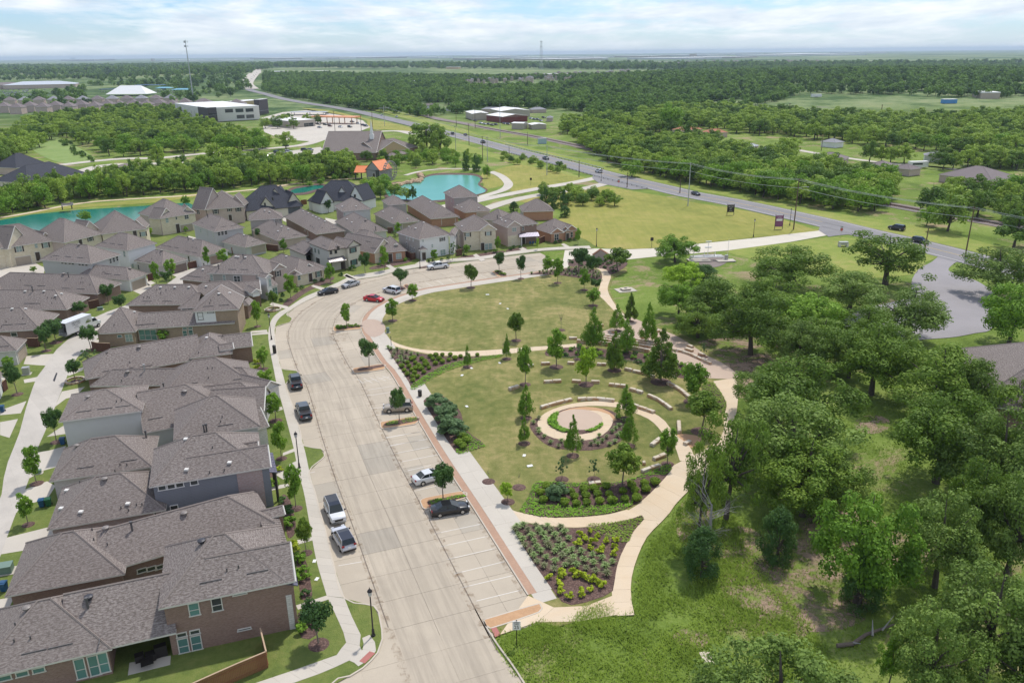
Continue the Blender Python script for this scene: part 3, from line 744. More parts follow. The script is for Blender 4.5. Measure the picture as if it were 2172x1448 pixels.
# alley with driveways
PA=Z(0,640,4.021)
alley=empty('alley',(0,0,0)); alley['kind']= 'structure'
AL= [(-60,1180),(-30,1120),(0,1062),(6,1022),(18,975),(40,921),(56,862),(78,800),(96,776),(118,743),(150,715),(172,698),(200,672),(245,655),(300,635),(330,618),(395,575),(470,540)]
AR= [(-40,1300),(0,1180),(30,1098),(60,1020),(78,955),(100,905),(117,862),(131,828),(146,790),(168,752),(186,738),(212,712),(235,690),(262,668),(310,645),(350,625),(430,585),(490,556)]
walk(alley,AL,AR,0.145,ALLEY,step=5.0,gap=0.02)
DRV= [[(0,870),(56,850),(44,876),(0,880)],[(0,895),(38,888),(20,928),(0,922)],[(56,755),(96,751),(118,750),(98,775),(78,774),(50,772)],[(50,805),(84,798),(78,808),(52,812)],[(-30,795),(24,800),(14,806),(-30,805)],
 [(117,862),(131,830),(180,820),(160,840),(140,845)],[(92,930),(130,905),(160,890),(150,918),(98,926)],[(60,1015),(72,960),(104,955),(140,945),(118,990),(90,998)],[(30,1090),(46,1040),(100,1020),(118,1030),(100,1058),(60,1068)],
 [(0,1175),(12,1140),(100,1118),(130,1125),(60,1165)],[(-40,1290),(0,1270),(30,1265),(0,1330)],[(157,745),(195,720),(215,720),(190,742)],[(140,790),(178,778),(175,785),(146,797)],[(213,710),(260,692),(266,700),(225,712)],
 [(272,612),(312,600),(330,612),(300,625)],[(290,590),(316,606),(330,600),(305,588)],[(360,580),(400,572),(410,582),(380,590)],[(25,555),(60,548),(96,570),(92,580),(30,575),(-40,588),(-40,570)],[(400,500),(445,512),(430,530),(395,515)],
 [(598,458),(622,462),(616,474),(600,468)],[(690,462),(720,468),(722,480),(692,474)],[(640,500),(665,510),(650,518)],[(880,560),(900,548),(905,556)]]
for q in DRV:
 mb=MB(); w= [G(a,b,.14) for a,b in q]; mb.prism(ccw([(p.x,p.y) for p in w]),0.1,0.141); mb.build('driveway',WALK,alley)
_m=MB(); w= [G(a,b,.15) for a,b in ((112,807),(119,790),(122,791),(116,809))]; _m.prism(ccw([(p.x,p.y) for p in w]),.1,.153); _m.build('drain_grate',BLACKM,alley)
ps('estate_road',[(-120,640),(-60,600),(0,575),(60,560),(96,570),(60,590),(0,610),(-120,700)],0.145,WALK)
# ---------------------------------------------------------------- park
C3=Z(1080,700,3.62); C8=Z(880,1000,3.2327); C7=Z(1100,540,4.344)
park_px= [(766,700),(770,676),(786,657),(818,637),(881,615),(938,605),(1009,594),(1093,582),(1157,573),(1207,567),(1210,552),(1240,551),(1325,551),(1330,575),(1300,590),(1292,612),(1306,643),(1330,668),(1362,685),(1420,697),(1470,718),(1500,742),(1530,765),(1560,800),(1565,850),(1556,905),(1540,965),(1505,992),(1469,1032),(1436,1065),(1404,1105),(1376,1133),(1360,1161),(1344,1205),(1338,1241),(1340,1277),(1346,1303),(1308,1303),(1243,1312),(1183,1328),(1137,1318),(1062,1345),(1040,1338),(1028,1316),(1145,1280),(1130,1278),(996,1065),(978,1038),(929,962),(891,898),(831,794),(809,770),(774,715)]
ps('park_lawn',park_px,0.12,GR_LAWN,smooth=False,thick=0.12)
promenade=empty('promenade',(0,0,0)); promenade['kind']= 'structure'
kk=K[i_end:]; 
band0=offset_line(kk,-0.08); band1=offset_line(kk,-1.0)
o=strip('brick_band',band0,band1,0.145,BRBAND,thick=0.04,parent=promenade,kind=None)
iP=min(range(len(kk)),key=lambda i: (kk[i]- G(766,698)).length)
n_w=len(kk)
outw= []
for i,p in enumerate(kk):
 outw.append(-4.4)
slab_row(promenade,offset_line(kk,-1.02),offset_line(kk,-2.7),0.145,WALK,gap=0.012)
slab_row(promenade,offset_line(kk,-2.7),offset_line(kk,-4.4),0.145,WALK,gap=0.012)
ps('round_paving',[(767,682),(778,677),(793,677),(808,682),(817,691),(816,702),(806,711),(794,715),(784,713),(776,706),(770,696)],0.158,concrete('mauve_paving',(0.46,0.35,0.28),amt=0.3,sc=0.8))
trail=empty('footpath',(0,0,0)); trail['kind']= 'structure'
walk(trail,[(806,712),(818,722),(838,734),(861,740),(922,752),(989,755),(1056,752),(1140,743),(1226,737)],[(811,702),(822,716),(845,729),(888,740),(955,745),(1022,743),(1123,736),(1180,732),(1226,728)],0.135,TRAIL,step=1.8)
walk(trail,[(1252,566),(1270,571),(1277,586),(1270,621),(1284,639),(1300,656),(1316,672),(1330,682)],[(1262,560),(1284,571),(1296,584),(1289,614),(1305,646),(1322,665),(1345,680),(1362,690)],0.135,TRAIL,step=1.8)
walk(trail,[(1513,808),(1530,840),(1536,880),(1530,925),(1500,950),(1450,975),(1424,990),(1396,1028),(1348,1073),(1330,1083)],[(1562,800),(1565,850),(1556,905),(1542,960),(1522,985),(1505,995),(1469,1032),(1436,1065),(1404,1105),(1368,1101)],0.135,TRAIL,step=2.0)
walk(trail,[(1366,1101),(1345,1124),(1324,1161),(1312,1189),(1304,1221),(1296,1258),(1300,1280),(1308,1305)],[(1404,1105),(1376,1133),(1360,1161),(1344,1205),(1338,1241),(1340,1277),(1343,1290),(1346,1303)],0.135,TRAIL,step=2.0)
walk(trail,[(1330,1080),(1290,1090),(1243,1095),(1168,1097),(1107,1087),(1073,1076),(1039,1055),(1010,1020)],[(1367,1098),(1330,1101),(1281,1112),(1224,1118),(1168,1115),(1111,1108),(1084,1123),(1040,1090)],0.138,TRAIL,step=1.6)
walk(trail,[(1120,1262),(1150,1282),(1190,1288),(1240,1285),(1300,1262)],[(1060,1345),(1137,1318),(1183,1328),(1243,1312),(1308,1303)],0.137,TRAIL,step=3.0)
ps('side_path',[(1070,1120),(1088,1122),(1130,1191),(1181,1268),(1140,1280),(1040,1120)],0.133,WALK,smooth=False,kind='structure')
_m=MB(); q= [G(a,b,.16) for a,b in ((1041,1330),(1052,1327),(1062,1345),(1050,1350))]; _m.prism(ccw([(p.x,p.y) for p in q]),0.1,0.16); _m.build('tactile_pad',REDPAD,trail)
def island(px,mat=BRTAN,inner=None):
 o=ps('kerb_island',px,0.16,mat,smooth=False,thick=0.16)
 L=gline(px,.16); kerb(L+ [L[0]],world=True,step=0.5)
 if inner: ps('planting_bed',inner,0.185,MULCH,smooth=True,step=0.5)
island([(1026,1313),(1145,1279),(1150,1289),(1143,1297),(1040,1331),(1030,1325)])
island([P1(*p) for p in ((770,430),(775,418),(800,408),(1005,372),(1030,398),(1015,412),(800,472),(785,465))],inner=[P1(*p) for p in ((810,430),(1015,388),(1028,402),(870,440),(812,447))])
island([P2(*p) for p in ((990,1030),(1000,1022),(1290,975),(1315,1018),(1290,1040),(1010,1080),(998,1070))],inner=[P2(*p) for p in ((1040,1030),(1300,985),(1310,1010),(1150,1045),(1045,1055))])
island([P2(*p) for p in ((755,570),(770,562),(1010,530),(1035,560),(1020,575),(775,607),(762,598))],inner=[P2(*p) for p in ((795,572),(1018,533),(1028,548),(860,580),(800,586))])
island([P2(*p) for p in ((590,215),(600,208),(820,195),(830,220),(820,230),(600,250),(590,240))],inner=[P2(*p) for p in ((620,215),(820,198),(825,212),(640,235),(622,232))])
island([P3(*p) for p in ((960,405),(985,400),(1055,425),(1045,432),(1010,436),(990,430))],inner=[P3(*p) for p in ((980,404),(1000,402),(1052,424),(1020,432))])
island([(854,606),(862,602),(880,612),(870,617)],inner=[(858,606),(864,604),(876,612),(868,614)])
# planting beds
BED1= [(1088,1120),(1098,1112),(1111,1109),(1168,1116),(1224,1119),(1281,1113),(1330,1102),(1362,1092),(1366,1100),(1345,1124),(1324,1161),(1310,1195),(1304,1230),(1300,1252),(1280,1264),(1240,1277),(1212,1282),(1192,1275),(1181,1262),(1130,1190)]
ps('mulch_bed',BED1,0.15,MULCH)
BED2= [(821,737),(838,739),(861,742),(922,754),(989,757),(1056,754),(1040,760),(990,768),(950,781),(918,799),(877,822),(866,808)]
ps('mulch_bed',BED2,0.15,MULCH)
BED3= [(898,850),(905,842),(940,840),(975,870),(985,905),(1005,925),(1029,943),(1000,955),(973,962),(950,935),(925,895)]
ps('mulch_bed',BED3,0.15,MULCH)
BED4= [C3(*p) for p in ((85,1385),(140,1290),(200,1170),(300,1162),(500,1172),(800,1170),(1000,1120),(1130,1060),(1240,1030),(1250,1060),(1180,1150),(1050,1280),(960,1340),(800,1400),(600,1425),(300,1435),(150,1410))]
ps('mulch_bed',BED4,0.15,MULCH)
BED5= [C7(*p) for p in ((85,185),(230,155),(450,125),(560,118),(690,130),(740,150),(770,200),(745,250),(700,225),(560,215),(380,190),(200,185))]
ps('mulch_bed',BED5,0.15,MULCH)
BED6= [C7(*p) for p in ((460,70),(540,30),(800,15),(930,30),(1000,70),(985,110),(900,165),(840,180),(810,140),(740,125),(600,115),(480,110))]
ps('mulch_bed',BED6,0.15,MULCH)
BED7= [C3(*p) for p in ((165,700),(170,765),(230,835),(310,890),(450,918),(620,922),(780,888),(905,815),(925,760),(870,680),(830,640),(720,600),(500,590),(300,640))]
ps('mulch_bed',BED7,0.14,MULCH)
BED8= [C7(*p) for p in ((240,905),(300,870),(540,850),(800,870),(1100,905),(1450,960),(1560,1050),(1600,1129),(1450,1129),(1200,1020),(1000,975),(700,945),(360,945),(250,930))]
ps('mulch_bed',BED8,0.14,MULCH)
BED9= [C3(*p) for p in ((1480,420),(1560,400),(1640,500),(1670,580),(1640,640),(1560,600),(1500,520))]
ps('mulch_bed',BED9,0.14,MULCH)
# amphitheatre ring: disc, hedge crescent, spiral walk
cR=G(*C3(532,686),.15)
mb=MB(); mb.prism([(3.75*math.cos(t*math.pi/24),3.75*math.sin(t*math.pi/24)) for t in range(48)],-0.1,0.0); plaza=tag(mb.build('round_plaza',PINK,None,(cR.x,cR.y,0.21)),kind='structure')
spO= [(1440,1020),(1380,880),(1270,800),(1200,700),(1100,630),(950,575),(800,548),(650,545),(500,560),(350,600),(240,660),(216,720),(250,785),(350,830),(500,850),(650,835),(750,780),(800,700),(775,650),(700,622),(600,612)]
spI= [(1310,1000),(1265,880),(1175,785),(1120,720),(1050,670),(900,612),(800,588),(680,580),(560,583),(430,603),(330,650),(290,700),(325,745),(420,785),(540,800),(640,780),(715,725),(712,690),(690,660),(640,640),(590,618)]
walk(trail,[C3(*p) for p in spO],[C3(*p) for p in spI],0.16,TRAIL,step=2.0)
ps('granite_crescent',[C3(*p) for p in ((380,635),(470,600),(600,588),(720,605),(800,650),(830,690),(800,700),(760,650),(700,625),(620,612),(540,612),(460,625),(400,650))],0.155,DG)
ps('granite_patch',[C3(*p) for p in ((1290,800),(1420,805),(1500,830),(1450,900),(1330,895))],0.145,DG)
# terraces of the amphitheatre
ps('terrace_paving',[C7(*p) for p in ((790,700),(880,665),(960,560),(1060,585),(1250,665),(1340,700),(1480,760),(1620,850),(1740,930),(1900,1010),(2020,1129),(1700,1129),(1560,1040),(1440,985),(1250,900),(1000,850),(800,800),(690,790))],0.16,PINK)
# brown dirt lines along the gutters and a patch of washed-out soil
def stainmat():
 m,t,b,o=newmat('gutter_dirt'); p=world_pos(t); n=tnoise(t,p,1.1,6,0.75,0.8); b.inputs['Base Color'].default_value= (.21,.125,.06,1); b.inputs['Roughness'].default_value=.95
 tr=N(t,'ShaderNodeBsdfTransparent'); mx=N(t,'ShaderNodeMixShader'); t.links.new(tramp(t,n,[(0.48,0.0),(0.70,0.5)]),mx.inputs[0]); t.links.new(tr.outputs[0],mx.inputs[1]); t.links.new(b.outputs[0],mx.inputs[2]); t.links.new(mx.outputs[0],o.inputs[0]); return m
DIRT=stainmat()
def decal(L0,L1,z=0.061,mat=None):
 mb=MB()
 for i in range(len(L0)- 1): mb.face([(q.x,q.y,z) for q in (L1[i],L1[i+1],L0[i+1],L0[i])],0,[(i*4.5,7.8),(i*4.5+4.5,7.8),(i*4.5+4.5,0),(i*4.5,0)])
 mb.build('dirt_stain',mat or DIRT,street)
decal(OFF(5.3)[i_end- 1:],OFF(6.5)[i_end- 1:]); decal(OFF(14.5)[2:],OFF(15.3)[2:]); decal(OFF(.15)[i_end:],OFF(.7)[i_end:])
pq=gline([(697,706),(742,706),(748,716),(735,724),(700,722)],.05); mb=MB(); mb.face([(q.x,q.y,.064) for q in pq][::-1]); mb.build('dirt_stain',DIRT,street)
def tyremat():
 m,t,b,o=newmat('tyre_wear'); p=world_pos(t); uv=N(t,'ShaderNodeUVMap'); mp=N(t,'ShaderNodeMapping'); mp.inputs['Scale'].default_value= (.07,1.6,1); t.links.new(uv.outputs[0],mp.inputs[0]); n=tnoise(t,mp.outputs[0],1.0,6,0.7,0.3); b.inputs['Base Color'].default_value= (.13,.115,.10,1); b.inputs['Roughness'].default_value=.9
 tr=N(t,'ShaderNodeBsdfTransparent'); mx=N(t,'ShaderNodeMixShader'); t.links.new(tramp(t,n,[(0.42,0.0),(0.75,0.22)]),mx.inputs[0]); t.links.new(tr.outputs[0],mx.inputs[1]); t.links.new(b.outputs[0],mx.inputs[2]); t.links.new(mx.outputs[0],o.inputs[0]); return m
TY_=tyremat(); decal(OFF(6.6),OFF(14.4),.058,TY_)
def soilmat():
 m,t,b,o=newmat('bare_soil'); p=world_pos(t); n=tnoise(t,p,.32,7,0.78,0.35); n2=tnoise(t,p,2.5,5,.7)
 t.links.new(tmix(t,n2,(.23,.145,.095),(.46,.34,.25)),b.inputs['Base Color']); b.inputs['Roughness'].default_value=.95
 tr=N(t,'ShaderNodeBsdfTransparent'); mx=N(t,'ShaderNodeMixShader'); t.links.new(tramp(t,n,[(0.44,0.0),(0.58,0.85)]),mx.inputs[0]); t.links.new(tr.outputs[0],mx.inputs[1]); t.links.new(b.outputs[0],mx.inputs[2]); t.links.new(mx.outputs[0],o.inputs[0]); return m
SOILP=soilmat()
for i,(x,y,a,b_) in enumerate(((1590,1240,62,52),(1665,1320,60,42),(1475,1110,42,60),(1570,1165,60,50),(1860,1160,90,40),(1700,1200,110,60),(1465,1355,40,24),(1790,1120,90,40),(1540,755,90,40),(1620,800,90,50),(1730,1290,120,50),(1950,1190,60,30),(1850,900,40,20))):
 L= [G(x+a*math.cos(t*.5236),y+b_*math.sin(t*.5236),0) for t in range(12)]; poly_sheet('bare_soil',L,0.012+i*.0015,SOILP,world=True,thick=.004)
# ---------------------------------------------------------------- water, roads, fields beyond
ps('pond_bank',[(812,397),(838,386),(866,387),(884,381),(898,375),(922,368),(972,367),(1009,369),(1024,378),(1018,391),(1034,403),(1014,414),(935,428),(870,429),(820,421)],0.12,MULCH)
ps('stream_bank',[(606,412),(616,399),(640,394),(674,389),(698,394),(668,407),(645,413)],0.12,MULCH)
ps('pond',[(818,398),(841,390),(866,391),(885,385),(899,378),(922,372),(972,371),(1006,373),(1019,380),(1014,392),(1030,404),(1012,412),(935,424),(871,424),(828,418)],0.14,WATER2)
ps('river',[(-400,530),(-200,492),(-60,474),(0,467),(67,455),(168,445),(302,437),(345,433),(400,430),(420,440),(300,470),(200,490),(80,502),(0,510),(-150,530),(-400,590)],0.14,WATER,smooth=False)
ps('stream_pool',[(614,410),(622,402),(640,398),(672,393),(690,396),(665,403),(645,408)],0.14,WATER)
def road(name,px,width,z,mat,step=8):
 L=smooth_line([G(a,b,0) for a,b in px],step); L0=offset_line(L,width/2); L1=offset_line(L,-width/2)
 mb=MB()
 for i in range(len(L)- 1):
  q= [L0[i],L0[i+1],L1[i+1],L1[i]]
  pts= [(p.x,p.y,hgt(p.x,p.y)+z+ (0.25 if math.hypot(p.x,p.y)>650 else 0)) for p in q]
  mb.face(pts[::-1])
 return tag(mb.build(name,mat),kind='structure'),L
HW_px= [(545,147),(538,158),(524,172),(519,180),(530,191),(560,199),(605,211),(655,220),(702,227),(757,237),(811,249),(868,263),(925,277),(990,293),(1040,306),(1090,320),(1157,337),(1224,354),(1291,372),(1350,386),(1410,400),(1465,413),(1543,427),(1610,441),(1677,456),(1760,475),(1840,495),(1920,513),(2000,533),(2090,556),(2172,580),(2400,650)]
hw,HL=road('highway',HW_px,13.5,0.09,ASPH)
road('far_highway',[(547,146),(541,157),(527,171),(523,180),(533,190)],26,0.6,WALK,12)
for s in (-5.4,5.4):
 L=offset_line(HL,s); mb=MB()
 for i in range(len(L)- 1):
  if L[i].length>700: continue
  a,b=L[i],L[i+1]; n=Vector((-(b- a).y,(b- a).x,0)).normalized()*0.09
  mb.prism(ccw([((a- n).x,(a- n).y),((b- n).x,(b- n).y),((b+n).x,(b+n).y),((a+n).x,(a+n).y)]),0.085,0.1)
 mb.build('edge_line',WHITE,hw)
mb=MB(); L=resample(HL,4.0)
for i in range(0,len(L)- 1):
 if L[i].length>600: continue
 a,b=L[i],L[i+1]; n=Vector((-(b- a).y,(b- a).x,0)).normalized()
 for o_ in (-0.15,0.15):
  c1_,c2_=a+n*o_,b+n*o_; w=n*0.05
  mb.prism(ccw([((c1_- w).x,(c1_- w).y),((c2_- w).x,(c2_- w).y),((c2_+w).x,(c2_+w).y),((c1_+w).x,(c1_+w).y)]),0.085,0.1)
mb.build('centre_line',plain('yellow_road_paint',(0.55,0.38,0.08),0.7),hw)
ps('junction_apron',[(1256,378),(1262,360),(1300,378),(1380,400),(1340,402),(1290,392),(1270,388)],0.095,ASPH,smooth=False)
ps('junction_apron',[(1736,488),(1745,468),(1900,505),(1840,505),(1800,497),(1770,500),(1758,502)],0.1,ASPH,smooth=False)
ps('car_park',[(2007,536),(1975,556),(1950,570),(1935,592),(1925,630),(1850,650),(1800,670),(1790,700),(1830,712),(1900,722),(1980,718),(2027,714),(2070,706),(2101,699),(2110,670),(2112,640),(2107,621),(2080,600),(2047,586),(2020,578),(2012,570),(2030,555),(2060,545)],0.08,ASPH_OLD)
road('entrance_road',[(900,447),(985,432),(1040,420),(1100,408),(1160,397),(1230,385),(1275,375)],5.5,0.07,WALK,4)
road('entrance_road',[(930,462),(1000,452),(1070,430),(1120,418),(1180,408),(1240,400),(1290,388)],5.5,0.075,WALK,4)
road('entrance_road',[(985,440),(1020,458),(1060,472),(1100,486)],6.0,0.14,WALK,4)
ps('round_drive',[(920,440),(960,432),(1010,436),(1030,450),(1010,464),(960,462),(925,452)],0.135,WALK)
road('walking_trail',[(860,372),(890,364),(930,359),(975,358),(1020,360)],2.6,0.06,WALK,4)
road('walking_trail',[(1040,364),(1060,372),(1075,384),(1078,394),(1065,404),(1030,415),(1000,425),(940,441)],4.0,0.062,WALK,3)
road('walking_trail',[(-60,470),(0,462),(60,452),(130,438),(200,428),(300,421),(400,415),(480,408),(560,400),(610,392),(680,384),(730,380),(770,378)],2.6,0.06,TRAIL,4)
road('church_road',[(130,350),(190,343),(260,337),(340,335),(410,328),(480,322),(560,316),(640,308),(680,296),(700,288),(760,282),(840,278),(880,285)],8,0.07,WALK,5)
road('lower_road',[(-40,420),(60,405),(130,380),(215,352),(300,348),(400,345),(520,334),(600,330),(680,325)],8,0.072,WALK,5)
ps('church_car_park',[(510,330),(600,322),(680,312),(690,322),(640,330),(520,342)],0.09,WALK,smooth=False)
ps('petrol_station_apron',[(555,250),(600,240),(650,236),(720,244),(770,256),(785,270),(760,280),(700,290),(660,300),(600,296),(560,280)],0.1,WALK,smooth=False)
# railway
RL_px= [(740,212),(800,222),(860,234),(922,251),(970,260),(1022,270),(1070,279),(1123,288),(1180,300),(1231,311),(1290,325),(1360,341),(1440,360),(1540,380),(1640,398),(1760,415),(1850,428),(1906,438),(1960,448),(2013,458),(2070,467),(2114,475),(2172,487),(2350,520)]
rb,RL=road('railway_bed',RL_px,9.0,0.12,BALLAST)
rb['label']= 'grey brown ballast bed of the single railway line beside the highway'
for s in (-0.75,0.75):
 L=offset_line(RL,s); mb=MB()
 for i in range(len(L)- 1):
  a,b=L[i],L[i+1]; n=Vector((-(b- a).y,(b- a).x,0)).normalized()*0.08; z=hgt(a.x,a.y)
  mb.prism(ccw([((a- n).x,(a- n).y),((b- n).x,(b- n).y),((b+n).x,(b+n).y),((a+n).x,(a+n).y)]),z+0.1,z+0.32)
 mb.build('rail',RAILM,rb)
mb=MB(); L=resample(RL,0.9)
for i in range(len(L)- 1):
 if 120<L[i].length<480:
  a=L[i]; d= (L[i+1]- a); mb.box((a.x,a.y,0.14),(0.25,2.6,0.1),math.atan2(d.y,d.x))
tag(mb.build('sleeper',plain('dark_sleeper',(0.08,0.055,0.045),0.9),rb),kind='stuff')
# fields
ps('mown_field',[(1135,500),(1200,455),(1180,440),(1120,430),(1100,425),(1170,408),(1240,398),(1290,396),(1340,405),(1400,415),(1465,428),(1540,440),(1620,455),(1690,474),(1722,485),(1740,489),(1700,494),(1610,503),(1482,516),(1400,525),(1330,528),(1270,524),(1230,505)],0.05,GR_LOT)
ps('mown_field',[(1000,410),(1040,400),(1066,392),(1062,380),(1030,365),(1020,375),(1025,395)],0.05,GR_LOT)
ps('mown_field',[(1045,364),(1100,350),(1160,360),(1220,375),(1250,384),(1160,394),(1090,407),(1080,390)],0.045,GR_LOT)
ps('verge',[(900,300),(960,300),(1030,320),(1090,335),(1157,352),(1224,372),(1260,384),(1180,380),(1080,345),(1000,325),(900,320)],0.03,GR_VERGE)
ps('verge',[(770,228),(850,236),(940,262),(1022,285),(1090,306),(1180,325),(1300,352),(1450,388),(1600,420),(1760,450),(1950,480),(2172,540),(2300,600),(2172,560),(2000,518),(1840,482),(1677,445),(1543,416),(1410,390),(1291,362),(1157,327),(1040,297),(925,268),(811,240)],0.03,GR_VERGE)
ps('verge',[(1543,532),(1677,514),(1770,503),(1840,510),(1900,520),(1960,530),(2000,540),(1960,558),(1940,580),(1850,590),(1760,590),(1650,560)],0.035,GR_VERGE)
ps('verge',[(640,232),(700,236),(760,248),(860,268),(880,285),(840,276),(780,272),(775,255),(720,243)],0.035,GR_LOT)
ps('verge',[(500,345),(640,332),(690,325),(690,345),(600,360),(510,362)],0.035,GR_VERGE)
ps('verge',[(165,385),(220,355),(400,350),(400,362),(250,372),(190,392)],0.035,GR_YARD)
ps('meadow_clearing',[(40,290),(100,285),(160,310),(200,335),(180,345),(130,345),(80,325)],0.035,GR_PAST)
ps('pasture',[(1570,232),(1640,220),(1700,212),(1760,206),(1830,204),(1900,206),(1990,212),(2060,218),(2120,222),(2100,226),(2000,236),(1900,250),(1800,252),(1700,246),(1620,240)],0.3,GR_PAST)
ps('pasture',[(1925,250),(2000,238),(2080,232),(2172,236),(2172,240),(2100,250),(2000,258),(1960,260)],0.32,GR_LOT)
ps('sandy_paddock',[(2040,229),(2100,225),(2172,222),(2172,232),(2100,231)],0.35,SOILM)
ps('meadow_clearing',[(1930,350),(1960,338),(2010,335),(2060,345),(2050,355),(1980,358)],0.03,GR_YARD)
road('back_lane',[(1690,318),(1760,330),(1830,340),(1900,348),(1990,355),(2080,368),(2172,385)],5,0.03,WALK,6)
ps('bank_grass',[(-60,480),(0,463),(160,441),(330,430),(430,415),(430,408),(300,424),(150,436),(0,460),(-60,470)],0.05,GR_LOT,smooth=False)
ps('gas_pad',[C for C in ((1468,548),(1480,540),(1530,540),(1545,552),(1520,566),(1480,562))],0.06,BALLAST)
# ---------------------------------------------------------------- houses
def rect_from(A,B,ze,C=None,D=None,rp=None,pitch=0.66):
 a,b=G(*A,ze),G(*B,ze); L= (b- a).length; u= (b- a).normalized(); n=Vector((-u.y,u.x,0))
 if C is not None: d= (G(*C,ze)- a).dot(n)
 elif rp is not None:
  sgn=1 if n.dot(a)>0 else -1; lo,hi=2.0,40.0
  for _ in range(40):
   m= (lo+hi)/2; q= (G(*rp,ze+pitch*m/2)- a).dot(n)*sgn
   if q>m/2: lo=m
   else: hi=m
  d=sgn*lo
 else:
  d=D if n.dot(a)>0 else -D
 if d<0: n=-n
 return a,u,n,L,abs(d)
WINC= {}
def win_mesh(w,h,style,frame):
 k= (round(w,2),round(h,2),style,frame)
 if k in WINC: return WINC[k]
 f=MB(); t=0.09
 for c,d in (((0,.03,h/2- t/2),(w,.10,t)),((0,.03,-h/2+t/2),(w+.12,.14,t)),((-w/2+t/2,.03,0),(t,.10,h- 2*t)),((w/2- t/2,.03,0),(t,.10,h- 2*t))): f.box(c,d)
 if h>1.0: f.box((0,.025,-0.05*h),(w- 2*t,.07,.06))
 if w>1.3: f.box((0,.024,0),(.08,.075,h- 2*t))
 p=MB(); p.box((0,.005,0),(w- t,.03,h- t))
 gl= {'g': GLASS_G,'d': GLASS,'b': GLASS_L}[style[0]]
 WINC[k]= (f.mesh('window',frame),p.mesh('pane',gl),None); return WINC[k]
class House:
 def __init__(s,label,cat='house',name='house',group=None,roof=None,cap=None,trim=None):
  s.root=empty(name,(0,0,0),0,label,cat,group); s.walls= []; s.planes= []; s.roofm=roof or ROOF; s.cap=cap or CAPM; s.trim=trim or TRIM; s.loc=None
  s.wall_mb= {}; s.cap_mb=MB(); s.fas_mb=MB()
 def setloc(s,p):
  if s.loc is None: s.loc=Vector((p.x,p.y,0.1)); s.root.location=s.loc
 def put(s,mb,name,mat):
  l=s.loc; mb.v= [(x- l.x,y- l.y,z- l.z) for x,y,z in mb.v]
  return mb.build(name,mat,s.root)
 def wall(s,p,q,z0,z1,mat,tri=None):
  """vertical wall from p to q (outside on the right-hand side of p->q)"""
  d= (q- p); L=d.length; u=d/L
  mb=s.wall_mb.setdefault(mat.name,(MB(),mat))[0]
  pts= [(p.x,p.y,z0),(q.x,q.y,z0),(q.x,q.y,z1),(p.x,p.y,z1)]; uv= [(0,z0),(L,z0),(L,z1),(0,z1)]
  if tri:
   k,zt=tri; a=p+u*L*k; pts.insert(3,(a.x,a.y,zt)); uv.insert(3,(L*k,zt))
  mb.face(pts,0,uv)
  s.walls.append((p.copy(),u,L,z0,tri[1] if tri else z1,Vector((u.y,-u.x,0))))
 def wing(s,A,B,ze,mat,C=None,D=None,rp=None,pitch=0.66,r=None,ends='hh',z0=0.1,ov=0.42,mats=None,lift=0.0,walls=True,roofm=None,cap=None,trimm=None):
  ze += lift
  a,u,n,L,D=rect_from(A,B,ze,C,D,rp,pitch); s.setloc(a+u*L/2+n*D/2)
  def W(x,y): return a+u*x+n*y
  along_u= (L >= D) if r is None else (r== 'u')
  X,Y= (L,D) if along_u else (D,L)
  def P(x,y,z):     # x along the ridge, y across
   q=W(x,y) if along_u else W(y,x); return (q.x,q.y,z)
  zr=ze+pitch*Y/2
  h0=Y/2 if ends[0]== 'h' else 0.0; h1=Y/2 if ends[1]== 'h' else 0.0
  if h0+h1>X: h0=h1=X/2 if (h0 and h1) else min(h0+h1,X) ; h0=h0 if ends[0]== 'h' else 0; h1=h1 if ends[1]== 'h' else 0
  zr2=ze+pitch*Y/2
  r0,r1=P(h0,Y/2,zr2),P(X- h1,Y/2,zr2)
  c= [P(0,0,ze),P(X,0,ze),P(X,Y,ze),P(0,Y,ze)]
  mb=MB(); flip= (u.cross(n).z<0) != (not along_u)
  def f(pts):
   q= [Vector(p) for p in pts]
   e= (q[1]- q[0]).normalized(); nn= (q[1]- q[0]).cross(q[-1]- q[0])
   if nn.z<0: q=q[::-1]; e= (q[1]- q[0]).normalized()
   low=sorted(q,key=lambda v: v.z)[:2]; e= (low[1]- low[0]); e.z=0; e.normalize()
   nn= (q[1]- q[0]).cross(q[-1]- q[0]).normalized(); w=nn.cross(e)
   mb.face(q,0,[((p- low[0]).dot(e)+3.1,(p- low[0]).dot(w)) for p in q]); s.planes.append(q)
  same= (Vector(r0)- Vector(r1)).length<0.05
  f([c[0],c[1],r1,r0] if not same else [c[0],c[1],r0]); f([c[2],c[3],r0,r1] if not same else [c[2],c[3],r0])
  if ends[0]== 'h': f([c[3],c[0],r0])
  if ends[1]== 'h': f([c[1],c[2],r1])
  under= [(p[0],p[1],ze- 0.16) for p in c]
  un=under if (Vector(under[1])- Vector(under[0])).cross(Vector(under[2])- Vector(under[1])).z<0 else under[::-1]
  s.fas_mb.face(un,0)
  for i in range(4):
   if ends[0]== 'x' and i==3 or ends[1]== 'x' and i==1: continue
   p,q=c[i],c[(i+1) % 4]
   s.fas_mb.face([(p[0],p[1],ze- .16),(q[0],q[1],ze- .16),(q[0],q[1],ze+.01),(p[0],p[1],ze+.01)],0)
  for e,pr in ((0,r0),(1,r1)):
   if ends[e]== 'g':      # barge boards
    p,q= (c[0],c[3]) if e==0 else (c[1],c[2])
    for w_ in (p,q): s.cap_trim(w_,pr)
  tb=s.cap_mb
  if not same: tb.tube([r0,r1],0.11,4,0,False)
  for e,pr,i,j in ((0,r0,0,3),(1,r1,1,2)):
   if ends[e]== 'h':
    for k in (i,j): tb.tube([c[k],pr],0.10,4,0,False)
